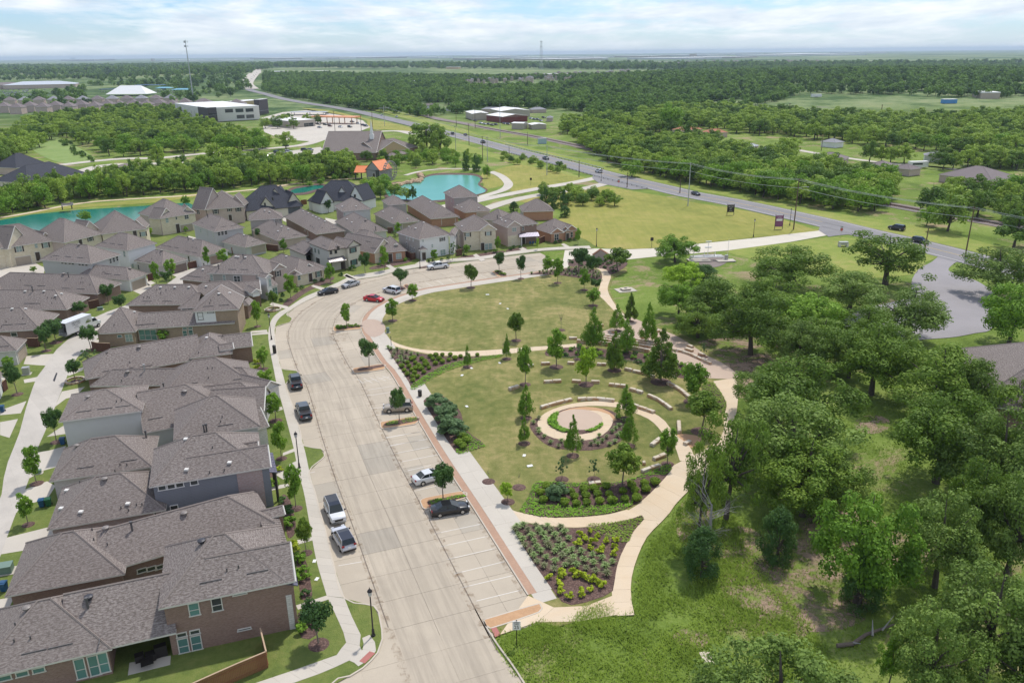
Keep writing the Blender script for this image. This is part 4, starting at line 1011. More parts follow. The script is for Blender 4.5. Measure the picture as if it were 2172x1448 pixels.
  s.put(mb,'roof',roofm or s.roofm)
  if walls:
   def Q(x,y): return Vector(P(x,y,0))
   i0=ov if ends[0]== 'h' else 0.22; i1=ov if ends[1]== 'h' else 0.22
   if ends[0]== 'x': i0=0.0
   if ends[1]== 'x': i1=0.0
   w4= [Q(i0,ov),Q(X- i1,ov),Q(X- i1,Y- ov),Q(i0,Y- ov)]
   ccw_= (w4[1]- w4[0]).cross(w4[2]- w4[1]).z>0
   for k in range(4):
    if (k==3 and ends[0]== 'x') or (k==1 and ends[1]== 'x'): continue
    p,q=w4[k],w4[(k+1) % 4]
    tri=None
    if (k==1 and ends[1]== 'g') or (k==3 and ends[0]== 'g'): tri= (0.5,zr2- 0.12)
    if not ccw_: p,q=q,p
    side=k if along_u else (3,2,1,0)[k]       # 0 = AB side, 1 = B side, 2 = far, 3 = A side
    m_= (mats or {}).get(side,mat)
    zt=ze- 0.02 if not tri else ze+pitch*ov- 0.05
    s.wall(p,q,z0,zt,m_,tri)
  return s
 def cap_trim(s,p,q):
  p,q=Vector(p),Vector(q); s.fas_mb.tube([p- Vector((0,0,.06)),q- Vector((0,0,.06))],0.12,4,0,True)
 def shed(s,A,B,ze,D,rise,mat,name='porch_roof',posts=0,postm=None):
  """single-slope roof: outer eave A-B, rising away from it"""
  a,b=G(*A,ze),G(*B,ze); s.setloc(a); u= (b- a).normalized(); n=Vector((-u.y,u.x,0)); c=Vector((s.loc.x,s.loc.y,0))
  if (c- a).dot(n)<0: n=-n
  mb=MB(); q= [a,b,b+n*D,a+n*D]; z= [ze,ze,ze+rise,ze+rise]
  top= [(p.x,p.y,zz) for p,zz in zip(q,z)]; bot= [(p.x,p.y,zz- .12) for p,zz in zip(q,z)]
  if (Vector(top[1])- Vector(top[0])).cross(Vector(top[3])- Vector(top[0])).z<0: top= [top[1],top[0],top[3],top[2]]; bot= [bot[1],bot[0],bot[3],bot[2]]
  mb.face(top); mb.face(bot[::-1])
  for i in range(4):
   j= (i+1) % 4; mb.face([bot[i],bot[j],top[j],top[i]])
  k=int((b- a).length/0.45)
  for i in range(1,k):
   t=i/k; p0=a.lerp(b,t); p1=p0+n*D
   mb.tube([(p0.x,p0.y,ze+.02),(p1.x,p1.y,ze+rise+.02)],0.03,4,0,False)
  s.put(mb,name,mat)
  for i in range(posts):
   t= (i+.15)/max(1,posts- 0.7) if posts>1 else 0.1
   p=a.lerp(b,min(t,.95))+n*0.25; pm=MB(); pm.box((p.x,p.y,ze/2),(.28,.28,ze- .2)); s.put(pm,'post',postm or s.trim)
 def hit(s,px,py,walls=False):
  o=Vector((0,0,H)); d=ray(px,py); best=None
  if walls:
   for p,u,L,z0,z1,nn in s.walls:
    den=d.dot(nn)
    if den>-1e-4: continue
    t= (p- o).dot(Vector((nn.x,nn.y,0)))/den if True else 0
    t= ((p.x- o.x)*nn.x+ (p.y- o.y)*nn.y)/ (d.x*nn.x+d.y*nn.y)
    h=o+d*t; x= (h- p).x*u.x+ (h- p).y*u.y
    m=0.6
    if -m<x<L+m and z0- m<h.z<z1+m and (best is None or t<best[0]): best= (t,h,u,nn,p,L,z0,z1,x)
   return best
  for q in s.planes:
   nn= (q[1]- q[0]).cross(q[-1]- q[0]).normalized(); den=d.dot(nn)
   if abs(den)<1e-6: continue
   t= (q[0]- o).dot(nn)/den
   if t <= 0: continue
   h=o+d*t; ok=True
   for i in range(len(q)):
    e=q[(i+1) % len(q)]- q[i]
    if e.cross(h- q[i]).dot(nn)<-0.05: ok=False; break
   if ok and (best is None or t<best[0]): best= (t,h,nn)
  return best
 def vent(s,kind,*pts):
  for px,py in pts:
   b=s.hit(px,py)
   if not b: continue
   h=b[1]; mb=MB(); nm= 'roof_vent'; m=VENTW
   if kind== 'w': mb.box((0,0,.10),(.48,.48,.2)); m=VENTW
   elif kind== 'p': mb.lathe([(.07,-.15),(.07,.32),(0,.32)],6); nm= 'vent_pipe'; m=PIPE
   elif kind== 'P': mb.lathe([(.11,-.2),(.11,.95),(.17,.95),(.17,1.15),(0,1.17)],8); nm= 'flue'; m=GALV if random.random()<.4 else PIPE
   elif kind== 't': mb.lathe([(.16,-.1),(.16,.14),(.36,.16),(.38,.3),(.2,.4),(0,.42)],12); nm= 'roof_ventilator'; m=TURB
   elif kind== 'T': mb.lathe([(.16,-.1),(.16,.2),(.38,.22),(.4,.38),(.2,.46),(0,.48)],12); nm= 'roof_ventilator'; m=TURB_D
   elif kind== 's':
    e=Vector((0,0,1)).cross(b[2]).normalized(); mb.box((0,0,.03),(2.0,.10,.07),math.atan2(e.y,e.x)); m=PIPE
   mb.v= [(x+h.x- s.loc.x,y+h.y- s.loc.y,z+h.z- s.loc.z) for x,y,z in mb.v]
   mb.build(nm,m,s.root)
  return s
 def win(s,px,py,w,h,style='d',frame=None,shut=False,name='window'):
  b=s.hit(px,py,True)
  if not b: return None
  t,hp,u,nn,p,L,z0,z1,x=b
  x=min(max(x,w/2+.1),L- w/2- .1) if L>w+.3 else L/2; zc_=min(max(hp.z,z0+h/2),z1- h/2- 0.1)
  q=p+u*x+nn*0.01; loc=Vector((q.x,q.y,zc_))- s.loc; rz=math.atan2(u.y,u.x)
  # local +y must point outwards: outward is to the right of u
  rz2=rz+math.pi
  if style== 'G' or style== 'D':
   mb=MB()
   if style== 'G':
    k=4
    for i in range(k): mb.box((0,.03,-h/2+ (i+.5)*h/k),(w,.05,h/k- .03))
    mb.box((0,.0,0),(w+.04,.04,h)); m=frame or GARAGE; nm= 'garage_door'
   else: mb.box((0,.03,0),(w,.07,h)); m=frame or DOORM; nm= 'door'
   o=mb.build(nm,m,s.root); o.location=loc; o.rotation_euler= (0,0,rz2)
   fr=MB()
   for c,d in (((0,.05,h/2+.06),(w+.3,.08,.14)),((-w/2- .08,.05,0),(.14,.08,h)),((w/2+.08,.05,0),(.14,.08,h))): fr.box(c,d)
   link('frame',fr.mesh('frame',TRIM),o); return o
  fm,pm,_=win_mesh(w,h,style,frame or s.trim)
  o=link(name,fm,s.root,loc,rz2); link('pane',pm,o)
  if shut:
   for sg in (-1,1):
    mb=MB(); mb.box((sg* (w/2+.2),.04,0),(.34,.06,h)); link('shutter',mb.mesh('shutter',SHUT),o)
  return o
 def clad(s,pts,mat,name='cladding',thick=0.06):
  """panel of another material on a wall: two px corners (u range) and z range"""
  (ax,ay),(bx,by),za_,zb_=pts
  b=s.hit(ax,ay,True); c=s.hit(bx,by,True)
  if not b or not c: return
  t,hp,u,nn,p,L,z0,z1,x=b; x2= (c[1]- p).x*u.x+ (c[1]- p).y*u.y
  x,x2=max(0,min(x,x2)),min(L,max(x,x2)); mb=MB()
  q0=p+u*x; q1=p+u*x2; o=nn*thick
  P= [(q0+o),(q1+o)]
  mb.face([(P[0].x,P[0].y,za_),(P[1].x,P[1].y,za_),(P[1].x,P[1].y,zb_),(P[0].x,P[0].y,zb_)],0,[(x,za_),(x2,za_),(x2,zb_),(x,zb_)])
  for k,(e,f_) in enumerate(((q0,P[0]),(P[1],q1))): mb.face([(e.x,e.y,za_),(f_.x,f_.y,za_),(f_.x,f_.y,zb_),(e.x,e.y,zb_)],0)
  mb.face([(P[0].x,P[0].y,zb_),(P[1].x,P[1].y,zb_),(q1.x,q1.y,zb_),(q0.x,q0.y,zb_)],0)
  s.put(mb,name,mat)
 def done(s):
  for k,(mb,m) in s.wall_mb.items(): s.put(mb,'wall',m)
  if s.fas_mb.f: s.put(s.fas_mb,'fascia',s.trim)
  if s.cap_mb.f: s.put(s.cap_mb,'ridge_cap',s.cap)
  return s
za=Z(0,1130,4.553); zb=Z(320,1100,4.162); zc_=Z(0,880,4.826); zd=Z(300,860,4.828); ze_=Z(100,660,6.033); zf=Z(340,620,5.57)
zg=Z(0,440,6.033); zh=Z(0,640,4.021); zi=Z(200,470,6.297); zj=Z(280,380,7.24); zk=Z(480,360,7.24); zl=Z(380,500,6.7875); zm=Z(680,380,6.897); zn=Z(900,420,6.033)
zo=Z(720,260,6.7875); zp=Z(0,0,2.975)
def V(s,z,kind,*p): s.vent(kind,*[z(*q) for q in p]); return s
# A: nearest brown brick house
h=House('nearest large brown brick two-storey house with patio, at the bottom left corner')
h.wing(za(-299,1438),za(1080,1118),3.15,BR_BROWN,rp=za(370,650))
h.wing(za(600,1212),za(1700,962),3.15,BR_BROWN,rp=za(1540,400),ends='xx',r='u',lift=.012,walls=False)
h.wing(zb(65,795),zb(1200,561),5.9,BR_BROWN,rp=zb(525,150))
h.wing(zb(500,706),zb(1275,548),5.9,BR_BROWN,rp=zb(1130,220),ends='xg',r='u',lift=.012)
h.shed(zb(1300,585),zb(1245,290),5.2,1.1,0.45,METALR2,'porch_roof')
for x,y in ((50,1395),(215,1355),(375,1320)): h.win(*za(x,y),1.05,.6,'g')
for x,y in ((778,1305),(908,1275),(1040,1238)): h.win(*za(x,y),.92,2.3,'g')
h.win(*zb(382,795),1.0,1.5,'g'); h.win(*zb(583,752),1.0,1.55,'d'); h.win(*zb(785,655),1.3,.38,'b')
h.win(*zb(272,1020),.95,.55,'d'); h.win(*zb(388,995),.95,.55,'d'); h.win(*zb(292,1135),1.0,1.75,'g'); h.win(*zb(405,1105),1.0,1.75,'g'); h.win(*zb(826,970),1.3,.3,'d')
h.clad((zb(1212,850),zb(1262,840),.1,4.2),ST_WHITE)
V(h,za,'T',(860,640)); V(h,za,'P',(852,720)); V(h,za,'p',(148,890),(138,1050),(295,1020)); V(h,za,'s',(330,1145),(585,1090),(965,1008)); V(h,za,'t',(262,740))
V(h,zb,'T',(450,215)); V(h,zb,'p',(672,460),(775,432)); V(h,zb,'s',(530,550),(942,467)); h.done()
# B
h=House('long brown brick bungalow, second house from the bottom left corner')
h.wing(za(45,615),za(1205,393),3.1,BR_BROWN,rp=za(570,2))
h.wing(za(700,470),zd(1365,1196),3.1,BR_BROWN,rp=zd(780,950),lift=.012)
h.wing(zd(700,1300),zd(1470,1110),3.1,BR_BROWN,rp=zd(1330,1065),ends='xg',r='u',lift=.02)
h.shed(zd(1490,1392),zd(1400,1110),2.7,2.2,.8,ROOF,'porch_roof',2)
for x,y in ((1370,360),(1465,340),(1545,325)): h.win(*za(x,y),1.0,.6,'d')
V(h,zd,'t',(440,1115)); V(h,za,'t',(1,1)); V(h,zc_,'t',(1083,1170)); V(h,zc_,'P',(1355,1180)); V(h,zc_,'p',(945,1180),(962,1280),(1100,1330)); V(h,za,'P',(1180,400)); h.done()
# C
h=House('grey sided two-storey house with mauve brick front and four small square windows')
h.wing(zc_(480,1175),zc_(1700,968),3.1,BR_MAUVE,rp=zc_(965,630))
h.wing(zd(75,835),zd(1250,638),5.9,SID_GREY,rp=zd(500,310))
h.wing(zd(480,768),zd(1325,626),5.9,SID_GREY,rp=zd(1290,400),ends='xg',r='u',lift=.012,mats={1: ST_WHITE})
h.wing(zd(900,560),zd(1210,510),5.95,SID_GREY,D=3.2,ends='xg',r='u',pitch=.8)
h.clad((zd(985,780),zd(1245,740),.3,5.8),BR_MAUVE); h.clad((zd(140,1060),zd(420,1020),.3,3.0),BR_MAUVE)
h.shed(zd(1390,680),zd(1345,480),4.6,1.7,.4,METALR2,'porch_roof',2,BLACKM)
for x,y in ((212,840),(305,825),(392,808),(482,795)): h.win(*zd(x,y),.95,.7,'d',TRIM_W)
for x,y in ((252,1060),(335,1040)): h.win(*zd(x,y),.95,.7,'d',TRIM_W)
V(h,zd,'w',(463,660),(903,588),(455,348)); V(h,zd,'p',(728,435),(700,690),(850,668)); V(h,zc_,'t',(1073,665)); V(h,zc_,'w',(830,995),(1310,912),(685,775),(628,960)); V(h,zc_,'p',(1240,955),(1318,980),(1398,925),(1455,920),(818,695)); h.done()
# D
h=House('pale washed brick house with charcoal gabled front block, beside the grey sided house')
h.wing(zc_(500,680),zc_(1560,528),3.1,BR_GREY,rp=zc_(860,250))
h.wing(zd(325,355),zd(1220,213),5.3,STUC_G,rp=zf(665,1215))
h.wing(zd(900,320),zd(1305,210),3.2,ST_WHITE,D=6,ends='xg',r='u')
h.wing(zf(560,1440),zf(1225,1395),3.3,ST_WHITE,D=7.5,ends='xg',r='u')
V(h,zd,'P',(50,330),(645,270),(670,262)); V(h,zd,'p',(828,120),(810,170)); V(h,zd,'s',(860,198)); V(h,zc_,'t',(785,325)); V(h,zc_,'s',(875,535),(1320,465)); V(h,zc_,'p',(1230,512),(1300,515),(1178,578)); V(h,zd,'t',(290,218)); h.done()
# E
h=House('two-storey house with large plain pale grey side wall, beside the alley')
h.wing(ze_(145,1415),ze_(1218,1275),5.9,STUC_G,C=ze_(270,1070),pitch=.42,mats={3: STUC_G})
h.wing(ze_(1225,1560),ze_(2450,1330),3.1,STUC_G,C=ze_(1230,1130),ends='xh',pitch=.6)
h.wing(zf(150,1400),zf(1215,1270),3.3,ST_WHITE,rp=zf(330,1130),pitch=.66)
V(h,ze_,'t',(522,1110),(1757,1035)); V(h,ze_,'s',(470,1280),(735,1245),(970,1215),(1385,1370)); V(h,ze_,'p',(888,1162),(952,1145)); V(h,zf,'t',(290,1180)); h.done()
# F
h=House('long hip roofed house between the white sided house and the brick ended house')
h.wing(ze_(545,960),zf(1120,1078),3.1,BR_BROWN,rp=ze_(910,740))
h.wing(zf(0,1250),zf(1115,1080),3.1,ST_CREAM,rp=zf(360,805),lift=.013)
h.wing(zf(800,1105),zf(1195,1200),2.9,ST_WHITE,D=4.5,ends='xg',r='u')
V(h,ze_,'t',(1030,785),(1640,685)); V(h,zf,'t',(178,855)); V(h,ze_,'P',(1247,760),(1497,1000)); V(h,ze_,'p',(952,895)); V(h,zf,'p',(560,900),(615,898),(570,1015)); V(h,zf,'s',(365,1077),(940,1022)); h.done()
# G
h=House('brown brick house with tall pyramid roof and dark triangular dormer facing the street')
h.wing(ze_(490,870),zf(520,775),3.1,BR_BROWN,rp=ze_(905,465),ends='hx')
h.wing(zf(345,780),zf(855,718),3.7,BR_BROWN,rp=zf(590,450),lift=.01)
h.wing(zf(600,690),zf(1090,632),3.4,BR_BROWN,D=5.5,ends='xg',r='u',mats={1: ST_WHITE})
h.wing(zf(700,690),zf(870,665),4.3,TRIM_D,D=2.4,ends='xg',r='u',z0=3.2,trimm=TRIM_D,walls=False)
V(h,ze_,'t',(1177,470)); V(h,ze_,'p',(755,545),(770,540),(1060,662)); V(h,ze_,'s',(790,760),(1028,733),(1270,702)); V(h,zf,'w',(550,540),(550,485)); V(h,zf,'p',(453,718),(738,518)); h.done()
# H
h=House('multicolour brick two-storey house with white bay wall and covered patio',trim=TRIM)
h.wing(ze_(605,292),ze_(1130,262),3.1,BR_MULTI,D=11.0,ends='hh',r='u')
h.wing(ze_(1135,230),ze_(2400,150),3.1,BR_MULTI,rp=ze_(930,40),ends='xx',r='u',lift=.01)
h.wing(zf(375,232),zf(925,200),5.9,BR_MULTI,rp=zi(1590,920),ends='hg')
h.wing(zf(205,187),zf(440,180),4.9,STUC_W,rp=zi(1320,950),ends='hx',r='u',z0=3.0)
h.clad((zf(405,300),zf(655,280),3.2,5.75),STUC_W)
for x,y in ((290,212),(352,207)): h.win(*zf(x,y),.95,.55,'g',TRIM_D)
h.win(*zf(475,280),1.05,1.6,'d',TRIM_D); h.win(*zf(595,235),1.3,.4,'b',TRIM_D)
for x in (1215,1290,1365): h.win(*ze_(x,300),1.15,2.2,'g')
h.win(*ze_(928,318),.9,.6,'g'); h.win(*ze_(1048,340),1.4,1.6,'b')
for x,y in ((290,425),(355,422)): h.win(*zf(x,y),.9,.5,'g')
for x,y in ((292,485),(362,480)): h.win(*zf(x,y),.9,1.4,'g')
V(h,zi,'w',(533,1210),(835,1188),(1668,965),(1808,957)); V(h,zi,'P',(695,1215)); V(h,zi,'p',(265,1385),(1558,1055),(1540,1095)); V(h,zi,'s',(605,1380),(745,1368),(1735,1115),(1525,1130)); h.done()
# I
h=House('long brick house with small white gabled dormer, facing the curve of the street')
h.wing(zi(420,1117),zi(1500,1105),3.1,BR_BROWN,rp=zi(840,840))
h.wing(zl(60,960),zl(1020,870),3.4,BR_BROWN,rp=zl(650,650),lift=.01)
h.wing(zl(700,880),zl(1180,835),3.2,BR_BROWN,D=7.0,ends='xg',r='u')
h.wing(zl(870,1000),zl(1000,998),3.3,BR_BROWN,D=3.6,ends='hg',r='n')
h.wing(zl(920,770),zl(1040,828),4.6,STUC_W,D=2.4,ends='xg',r='u',z0=3.6,trimm=TRIM_W)
V(h,zi,'w',(887,880),(1077,880),(1265,880),(1495,868)); V(h,zi,'P',(940,1120)); V(h,zi,'p',(835,915),(958,920),(888,958),(710,1010),(660,1020),(737,1020)); V(h,zi,'s',(705,1062),(970,1062)); h.done()
# J
h=House('taupe two-storey house with brick corner and grouped roof vents, above the street curve')
h.wing(zl(395,540),zl(1240,560),5.9,SID_BEIGE,rp=zl(985,275),C=None,mats={1: BR_PINK})
h.wing(zl(10,625),zl(420,670),3.1,BR_BROWN,D=8.5,r='u',ends='hx')
h.wing(zl(1240,610),zl(1350,580),5.6,STUC_W,D=3.0,ends='gx',r='n')
h.wing(zl(1350,500),zl(1545,455),5.9,BR_PINK,D=6.0,ends='gx',r='n')
h.wing(zl(1135,715),zl(1285,745),3.1,STUC_W,D=3.0,ends='gx',r='n')
h.win(*zl(462,600),.8,1.5,'b'); h.win(*zl(650,605),.8,1.5,'b'); h.win(*zl(835,620),1.7,1.5,'d',TRIM_W); h.clad((zl(915,620),zl(1110,640),.2,5.8),BR_PINK)
h.win(*zl(1420,545),.9,1.4,'d',shut=True); h.win(*zl(1445,775),1.5,1.8,'g'); h.win(*zl(1310,670),.8,1.9,'b')
V(h,zl,'w',(818,303),(852,308),(957,312),(345,490)); V(h,zl,'P',(570,480),(925,330)); V(h,zl,'s',(935,485),(765,485),(170,582),(268,592)); h.done()
# K
h=House('single-storey cream stone and brick house with small peaked entry gable on the curve')
h.wing(zl(1150,420),zl(1685,575),3.1,ST_CREAM,rp=zl(1350,225),ends='hh')
h.wing(zl(1560,560),zl(1770,555),3.1,BR_PINK,D=7,ends='gx',r='n')
h.wing(zl(1790,480),zl(1960,460),3.6,ST_CREAM,D=6,ends='gx',r='n',pitch=.8)
h.wing(zl(1940,490),zl(2110,445),3.1,BR_PINK,D=7,ends='hh')
h.win(*zl(1725,600),.9,1.3,'g'); h.win(*zl(2005,550),1.1,1.5,'g',shut=True); h.win(*zl(1890,600),1.0,2.1,'D')
V(h,zl,'w',(1087,225),(1190,242),(1342,245),(1392,255),(1545,300)); V(h,zl,'s',(1430,255)); h.done()
# L
h=House('cream and taupe two-storey house with metal porch roof and white dormer',trim=TRIM_D)
h.wing(zk(1560,1240),zk(1860,1190),5.9,STUC_C,C=zk(1165,1130),r='n',mats={3: SID_LGREY})
h.wing(zk(1850,1205),zk(2075,1150),5.9,STUC_C,D=7,ends='gx',r='n')
h.wing(zk(1200,1310),zk(1560,1250),3.1,BR_GREY,C=zk(880,1210),r='n',ends='xh')
h.shed(zk(1590,1425),zk(1850,1385),3.0,1.8,.8,METALR,'porch_roof',2,TRIM_D)
h.wing(zk(1690,1190),zk(1745,1185),7.0,STUC_W,D=2.0,ends='gx',r='n',z0=6.2)
h.win(*zk(1945,1235),1.7,1.3,'g',shut=True); h.win(*zk(1960,1420),1.7,1.5,'g',shut=True)
for x,y in ((1220,1200),(1368,1240),(1420,1260)): h.win(*zk(x,y),.8,1.1,'b')
for x,y in ((1605,1270),(1680,1260),(1750,1245)): h.win(*zk(x,y),.65,.95,'d')
h.win(*zk(1410,1400),2.0,1.6,'d'); h.win(*zm(320,1260),1.0,2.1,'D')
V(h,zk,'w',(1230,1055),(1520,965),(1580,980)); V(h,zk,'P',(1557,990)); V(h,zk,'s',(1065,1155),(1110,1220),(1270,1105),(1500,1165)); h.done()
# M
h=House('single-storey red brick house with pointed front gable and attic dormer')
h.wing(zm(780,1085),zm(1090,1005),3.1,BR_RED,C=zm(530,912),r='n',ends='gx',pitch=.8,mats={0: ST_CREAM})
h.wing(zm(900,1075),zm(1262,1042),3.1,BR_RED,D=10,r='u',ends='hh')
h.wing(zm(640,960),zm(1000,900),3.1,BR_PINK,D=11,r='n',ends='hh',pitch=.7)
h.wing(zm(1075,960),zm(1135,955),4.6,SID_BEIGE,D=2.2,ends='gx',r='n',z0=3.6)
h.win(*zm(888,1190),1.9,1.5,'b'); h.win(*zm(1143,1125),1.6,1.7,'b'); h.win(*zm(1020,1150),1.1,2.3,'D'); h.win(*zm(1108,930),.5,.8,'b')
V(h,zm,'w',(775,780)); V(h,zm,'s',(695,910),(775,1010)); V(h,zm,'P',(808,750)); h.done()
# N
h=House('white painted two-storey house with dark shutters behind the parked white pickup',trim=TRIM_W)
h.wing(zm(1440,885),zm(1900,808),5.9,STUC_W,C=zm(1235,760),r='n',mats={3: SID_BEIGE})
h.wing(zm(1680,825),zm(1900,800),5.9,STUC_W,D=6,r='n',ends='hx',lift=.05)
h.wing(zm(1860,830),zm(1965,830),5.6,STUC_W,D=9,r='n',ends='hx')
h.wing(zm(1450,1040),zm(1565,1030),3.1,STUC_W,D=2.2,r='n',ends='hx',pitch=.7)
h.win(*zm(1780,880),1.1,1.1,'d',shut=True); h.win(*zm(1790,1090),1.8,1.8,'b'); h.win(*zm(1632,975),.7,1.1,'b'); h.win(*zm(1497,900),.5,.9,'b'); h.win(*zm(1520,1125),1.0,2.1,'D')
for x,y in ((1258,790),(1300,820),(1355,860)): h.win(*zm(x,y),.6,1.1,'b')
for x,y in ((1262,960),(1315,1010),(1338,1025),(1375,1050)): h.win(*zm(x,y),.6,1.7,'d')
V(h,zm,'w',(1293,697),(1390,722),(1510,637)); V(h,zm,'p',(1335,725),(1280,745)); h.done()
# O
h=House('cream stone two-storey house with arched entry gable and dark shutters')
h.wing(zn(490,432),zn(930,402),5.9,BR_PINK,C=zn(290,335),r='n',mats={0: ST_CREAM})
h.wing(zn(700,420),zn(932,404),5.9,ST_CREAM,D=7,r='n',ends='gx',lift=.04)
h.wing(zn(605,510),zn(770,515),3.1,ST_CREAM,D=2.4,r='n',ends='gx',pitch=.8)
h.win(*zn(555,470),1.2,1.2,'b',shut=True); h.win(*zn(817,455),1.2,1.2,'b',shut=True); h.win(*zn(795,620),1.1,1.8,'b'); h.win(*zn(845,615),1.1,1.8,'b'); h.win(*zn(700,630),1.0,2.2,'D')
for x,y in ((308,370),(322,385),(400,425),(425,440),(455,485),(485,520)): h.win(*zn(x,y),.6,1.1,'d')
h.win(*zn(415,590),1.6,1.8,'d'); h.win(*zn(525,620),.5,.8,'d'); h.win(*zn(590,615),.5,.8,'d')
V(h,zn,'w',(397,320),(483,362),(572,218),(878,350)); V(h,zn,'P',(552,250)); h.done()
# P
h=House('brown brick and cream stone house with slate metal porch roof and blue patio chairs')
h.wing(zn(1060,375),zn(1462,325),5.9,BR_PINK,C=zn(900,300),r='u',mats={0: BR_BROWN,3: BR_PINK})
h.wing(zn(1055,378),zn(1250,355),5.9,BR_PINK,D=6,r='n',ends='gx',lift=.04,mats={0: BR_PINK})
h.wing(zn(700,268),zn(1010,300),3.1,BR_PINK,D=9,ends='hh')
h.shed(zn(1215,502),zn(1475,487),2.9,2.0,.8,METALR2,'porch_roof',2,TRIM)
h.clad((zn(1062,560),zn(1235,545),.1,3.3),ST_CREAM); h.win(*zn(1150,405),1.5,1.2,'b'); h.win(*zn(1262,390),.8,1.2,'d'); h.win(*zn(1155,570),1.7,1.9,'b'); h.win(*zn(1270,570),1.0,2.1,'D')
for x in (1332,1385): h.win(*zn(x,350),.4,.35,'d')
V(h,zn,'w',(978,258),(992,282),(1040,300),(607,135)); V(h,zn,'P',(935,262)); h.done()
# Q
h=House('red brick single-storey corner house beside the mown vacant lot')
h.wing(zn(1620,455),zn(1965,402),3.0,BR_RED,C=zn(1420,375),r='n',pitch=.62)
h.wing(zn(1612,456),zn(1790,440),3.0,BR_RED,D=6,r='n',ends='gx',lift=.02)
h.wing(zn(1755,410),zn(1855,408),3.3,BR_RED,D=6,r='n',ends='gx',pitch=.9)
h.wing(zn(1800,425),zn(1970,405),3.0,BR_RED,D=7,r='n',ends='gx',lift=.05,pitch=.7)
h.wing(zn(1255,177),zn(1665,165),3.3,BR_RED,C=zn(1115,110),r='u',mats={3: SID_BEIGE})
h.win(*zn(1692,500),1.5,1.9,'d'); h.win(*zn(1885,468),.9,1.7,'d'); h.win(*zn(1797,500),1.0,2.2,'D')
V(h,zn,'P',(1412,175)); V(h,zn,'p',(1318,125),(1170,118),(1640,270),(1560,350),(1605,155)); h.done()
def duo(label,hi,lo,m_hi,m_lo,z=zg,gar=None,wins=(),vents=(),mh=None,ml=None,zlo=3.1,zhi=5.9,r_hi=None,r_lo=None):
 """two-storey block (left corner, near corner, right corner) with a lower garage wing"""
 h=House(label)
 if hi:
  zz=hi[3] if len(hi)>3 else z; h.wing(zz(*hi[1]),zz(*hi[2]),zhi,m_hi,C=zz(*hi[0]),mats=mh,r=r_hi)
 if lo:
  zz=lo[3] if len(lo)>3 else z; h.wing(zz(*lo[1]),zz(*lo[2]),zlo,m_lo,C=zz(*lo[0]),mats=ml,r=r_lo)
 if gar: h.win(*gar[0](*gar[1]),4.6,2.2,'G',gar[2] if len(gar)>2 else None)
 for zz,x,y,w,hh,st in wins: h.win(*zz(x,y),w,hh,st)
 for zz,k,*p in vents: V(h,zz,k,*p)
 return h.done()
duo('pale grey two-storey house with clerestory windows and white garage wing',[(530,662),(1160,722),(1545,602)],[(-160,700),(465,783),(722,692),zi],SID_LGREY,STUC_W,zg,(zi,(600,860)),
 [(zg,x,y,.9,.5,'d') for x,y in ((800,712),(842,716),(893,718),(934,722),(1020,730),(1062,735),(1108,738))]+ [(zg,1412,685,.8,1.3,'d'),(zg,1455,670,.8,1.3,'d'),(zg,1497,655,.8,1.3,'d')],
 [(zg,'t',(1010,485)),(zg,'s',(715,617),(870,630),(1025,642)),(zg,'p',(655,637),(730,660)),(zi,'t',(477,632)),(zi,'p',(120,680),(145,690)),(zi,'s',(185,697),(305,710))])
duo('white walled two-storey house with taupe brick garage wing, two young trees before it',[(15,325),(440,388),(840,287)],[(465,540),(905,592),(1255,502)],STUC_W,BR_GREY,zi,(zi,(1160,620),plain('walnut_garage_door',(.16,.12,.10),.6)),
 [(zi,403,430,.9,1.7,'b'),(zi,510,590,.8,1.2,'b'),(zi,585,605,.8,1.4,'d'),(zi,680,600,.6,.5,'b'),(zi,725,605,.6,.5,'b')],
 [(zi,'t',(298,150),(898,393)),(zi,'s',(130,280),(240,293),(350,307),(600,517),(720,533)),(zi,'p',(837,418),(885,448),(768,502))])
duo('white walled single-storey house with brown hip roof and two tall flues',None,[(835,345),(1415,473),(1805,380)],STUC_W,STUC_W,zi,(zi,(1640,500),plain('pink_brick_garage',(.36,.26,.22),.7)),
 [(zi,1265,500,.8,1.8,'d'),(zi,1310,520,.3,.5,'d'),(zi,1460,570,.5,.8,'d')],[(zi,'w',(1078,180),(1325,242)),(zi,'P',(905,235),(1255,250)),(zi,'s',(925,317),(1000,330),(1095,347),(1250,397),(1335,412)),(zi,'p',(1308,347),(1362,358))],r_lo='n')
duo('grey sided two-storey house with three dark rear windows and covered patio',[(920,682),(1270,812),(1730,742)],[(1420,952),(1740,1050),(2075,980)],SID_LGREY,SID_LGREY,zj,(zj,(1950,1070)),
 [(zj,1335,840,.9,1.2,'d'),(zj,1388,830,.9,1.2,'d'),(zj,1442,820,.9,1.2,'d'),(zj,1058,795,1.4,1.3,'b'),(zj,1152,830,.6,1.5,'b'),(zj,1250,860,.7,1.5,'b')],
 [(zj,'w',(1185,545),(1722,860),(1740,812)),(zj,'P',(1163,590)),(zj,'s',(1078,665),(1240,740),(1410,730),(1565,710),(1880,955))])
duo('taupe two-storey house with four roof vents and wide garage wing',[(180,715),(345,780),(875,745)],[(362,922),(778,1088),(1245,1018)],SID_BEIGE,BR_PINK,zk,None,
 [(zk,335,820,.6,1.0,'d'),(zk,200,780,.7,1.0,'b'),(zk,825,775,.9,.5,'d'),(zk,680,1090,.6,.8,'d')],[(zk,'w',(333,632),(388,637),(590,632),(665,650),(795,945),(850,878),(953,912)),(zk,'P',(740,815),(768,850)),(zk,'s',(640,962),(875,1045),(1070,1000)),(zk,'p',(340,690),(848,938),(735,1000))])
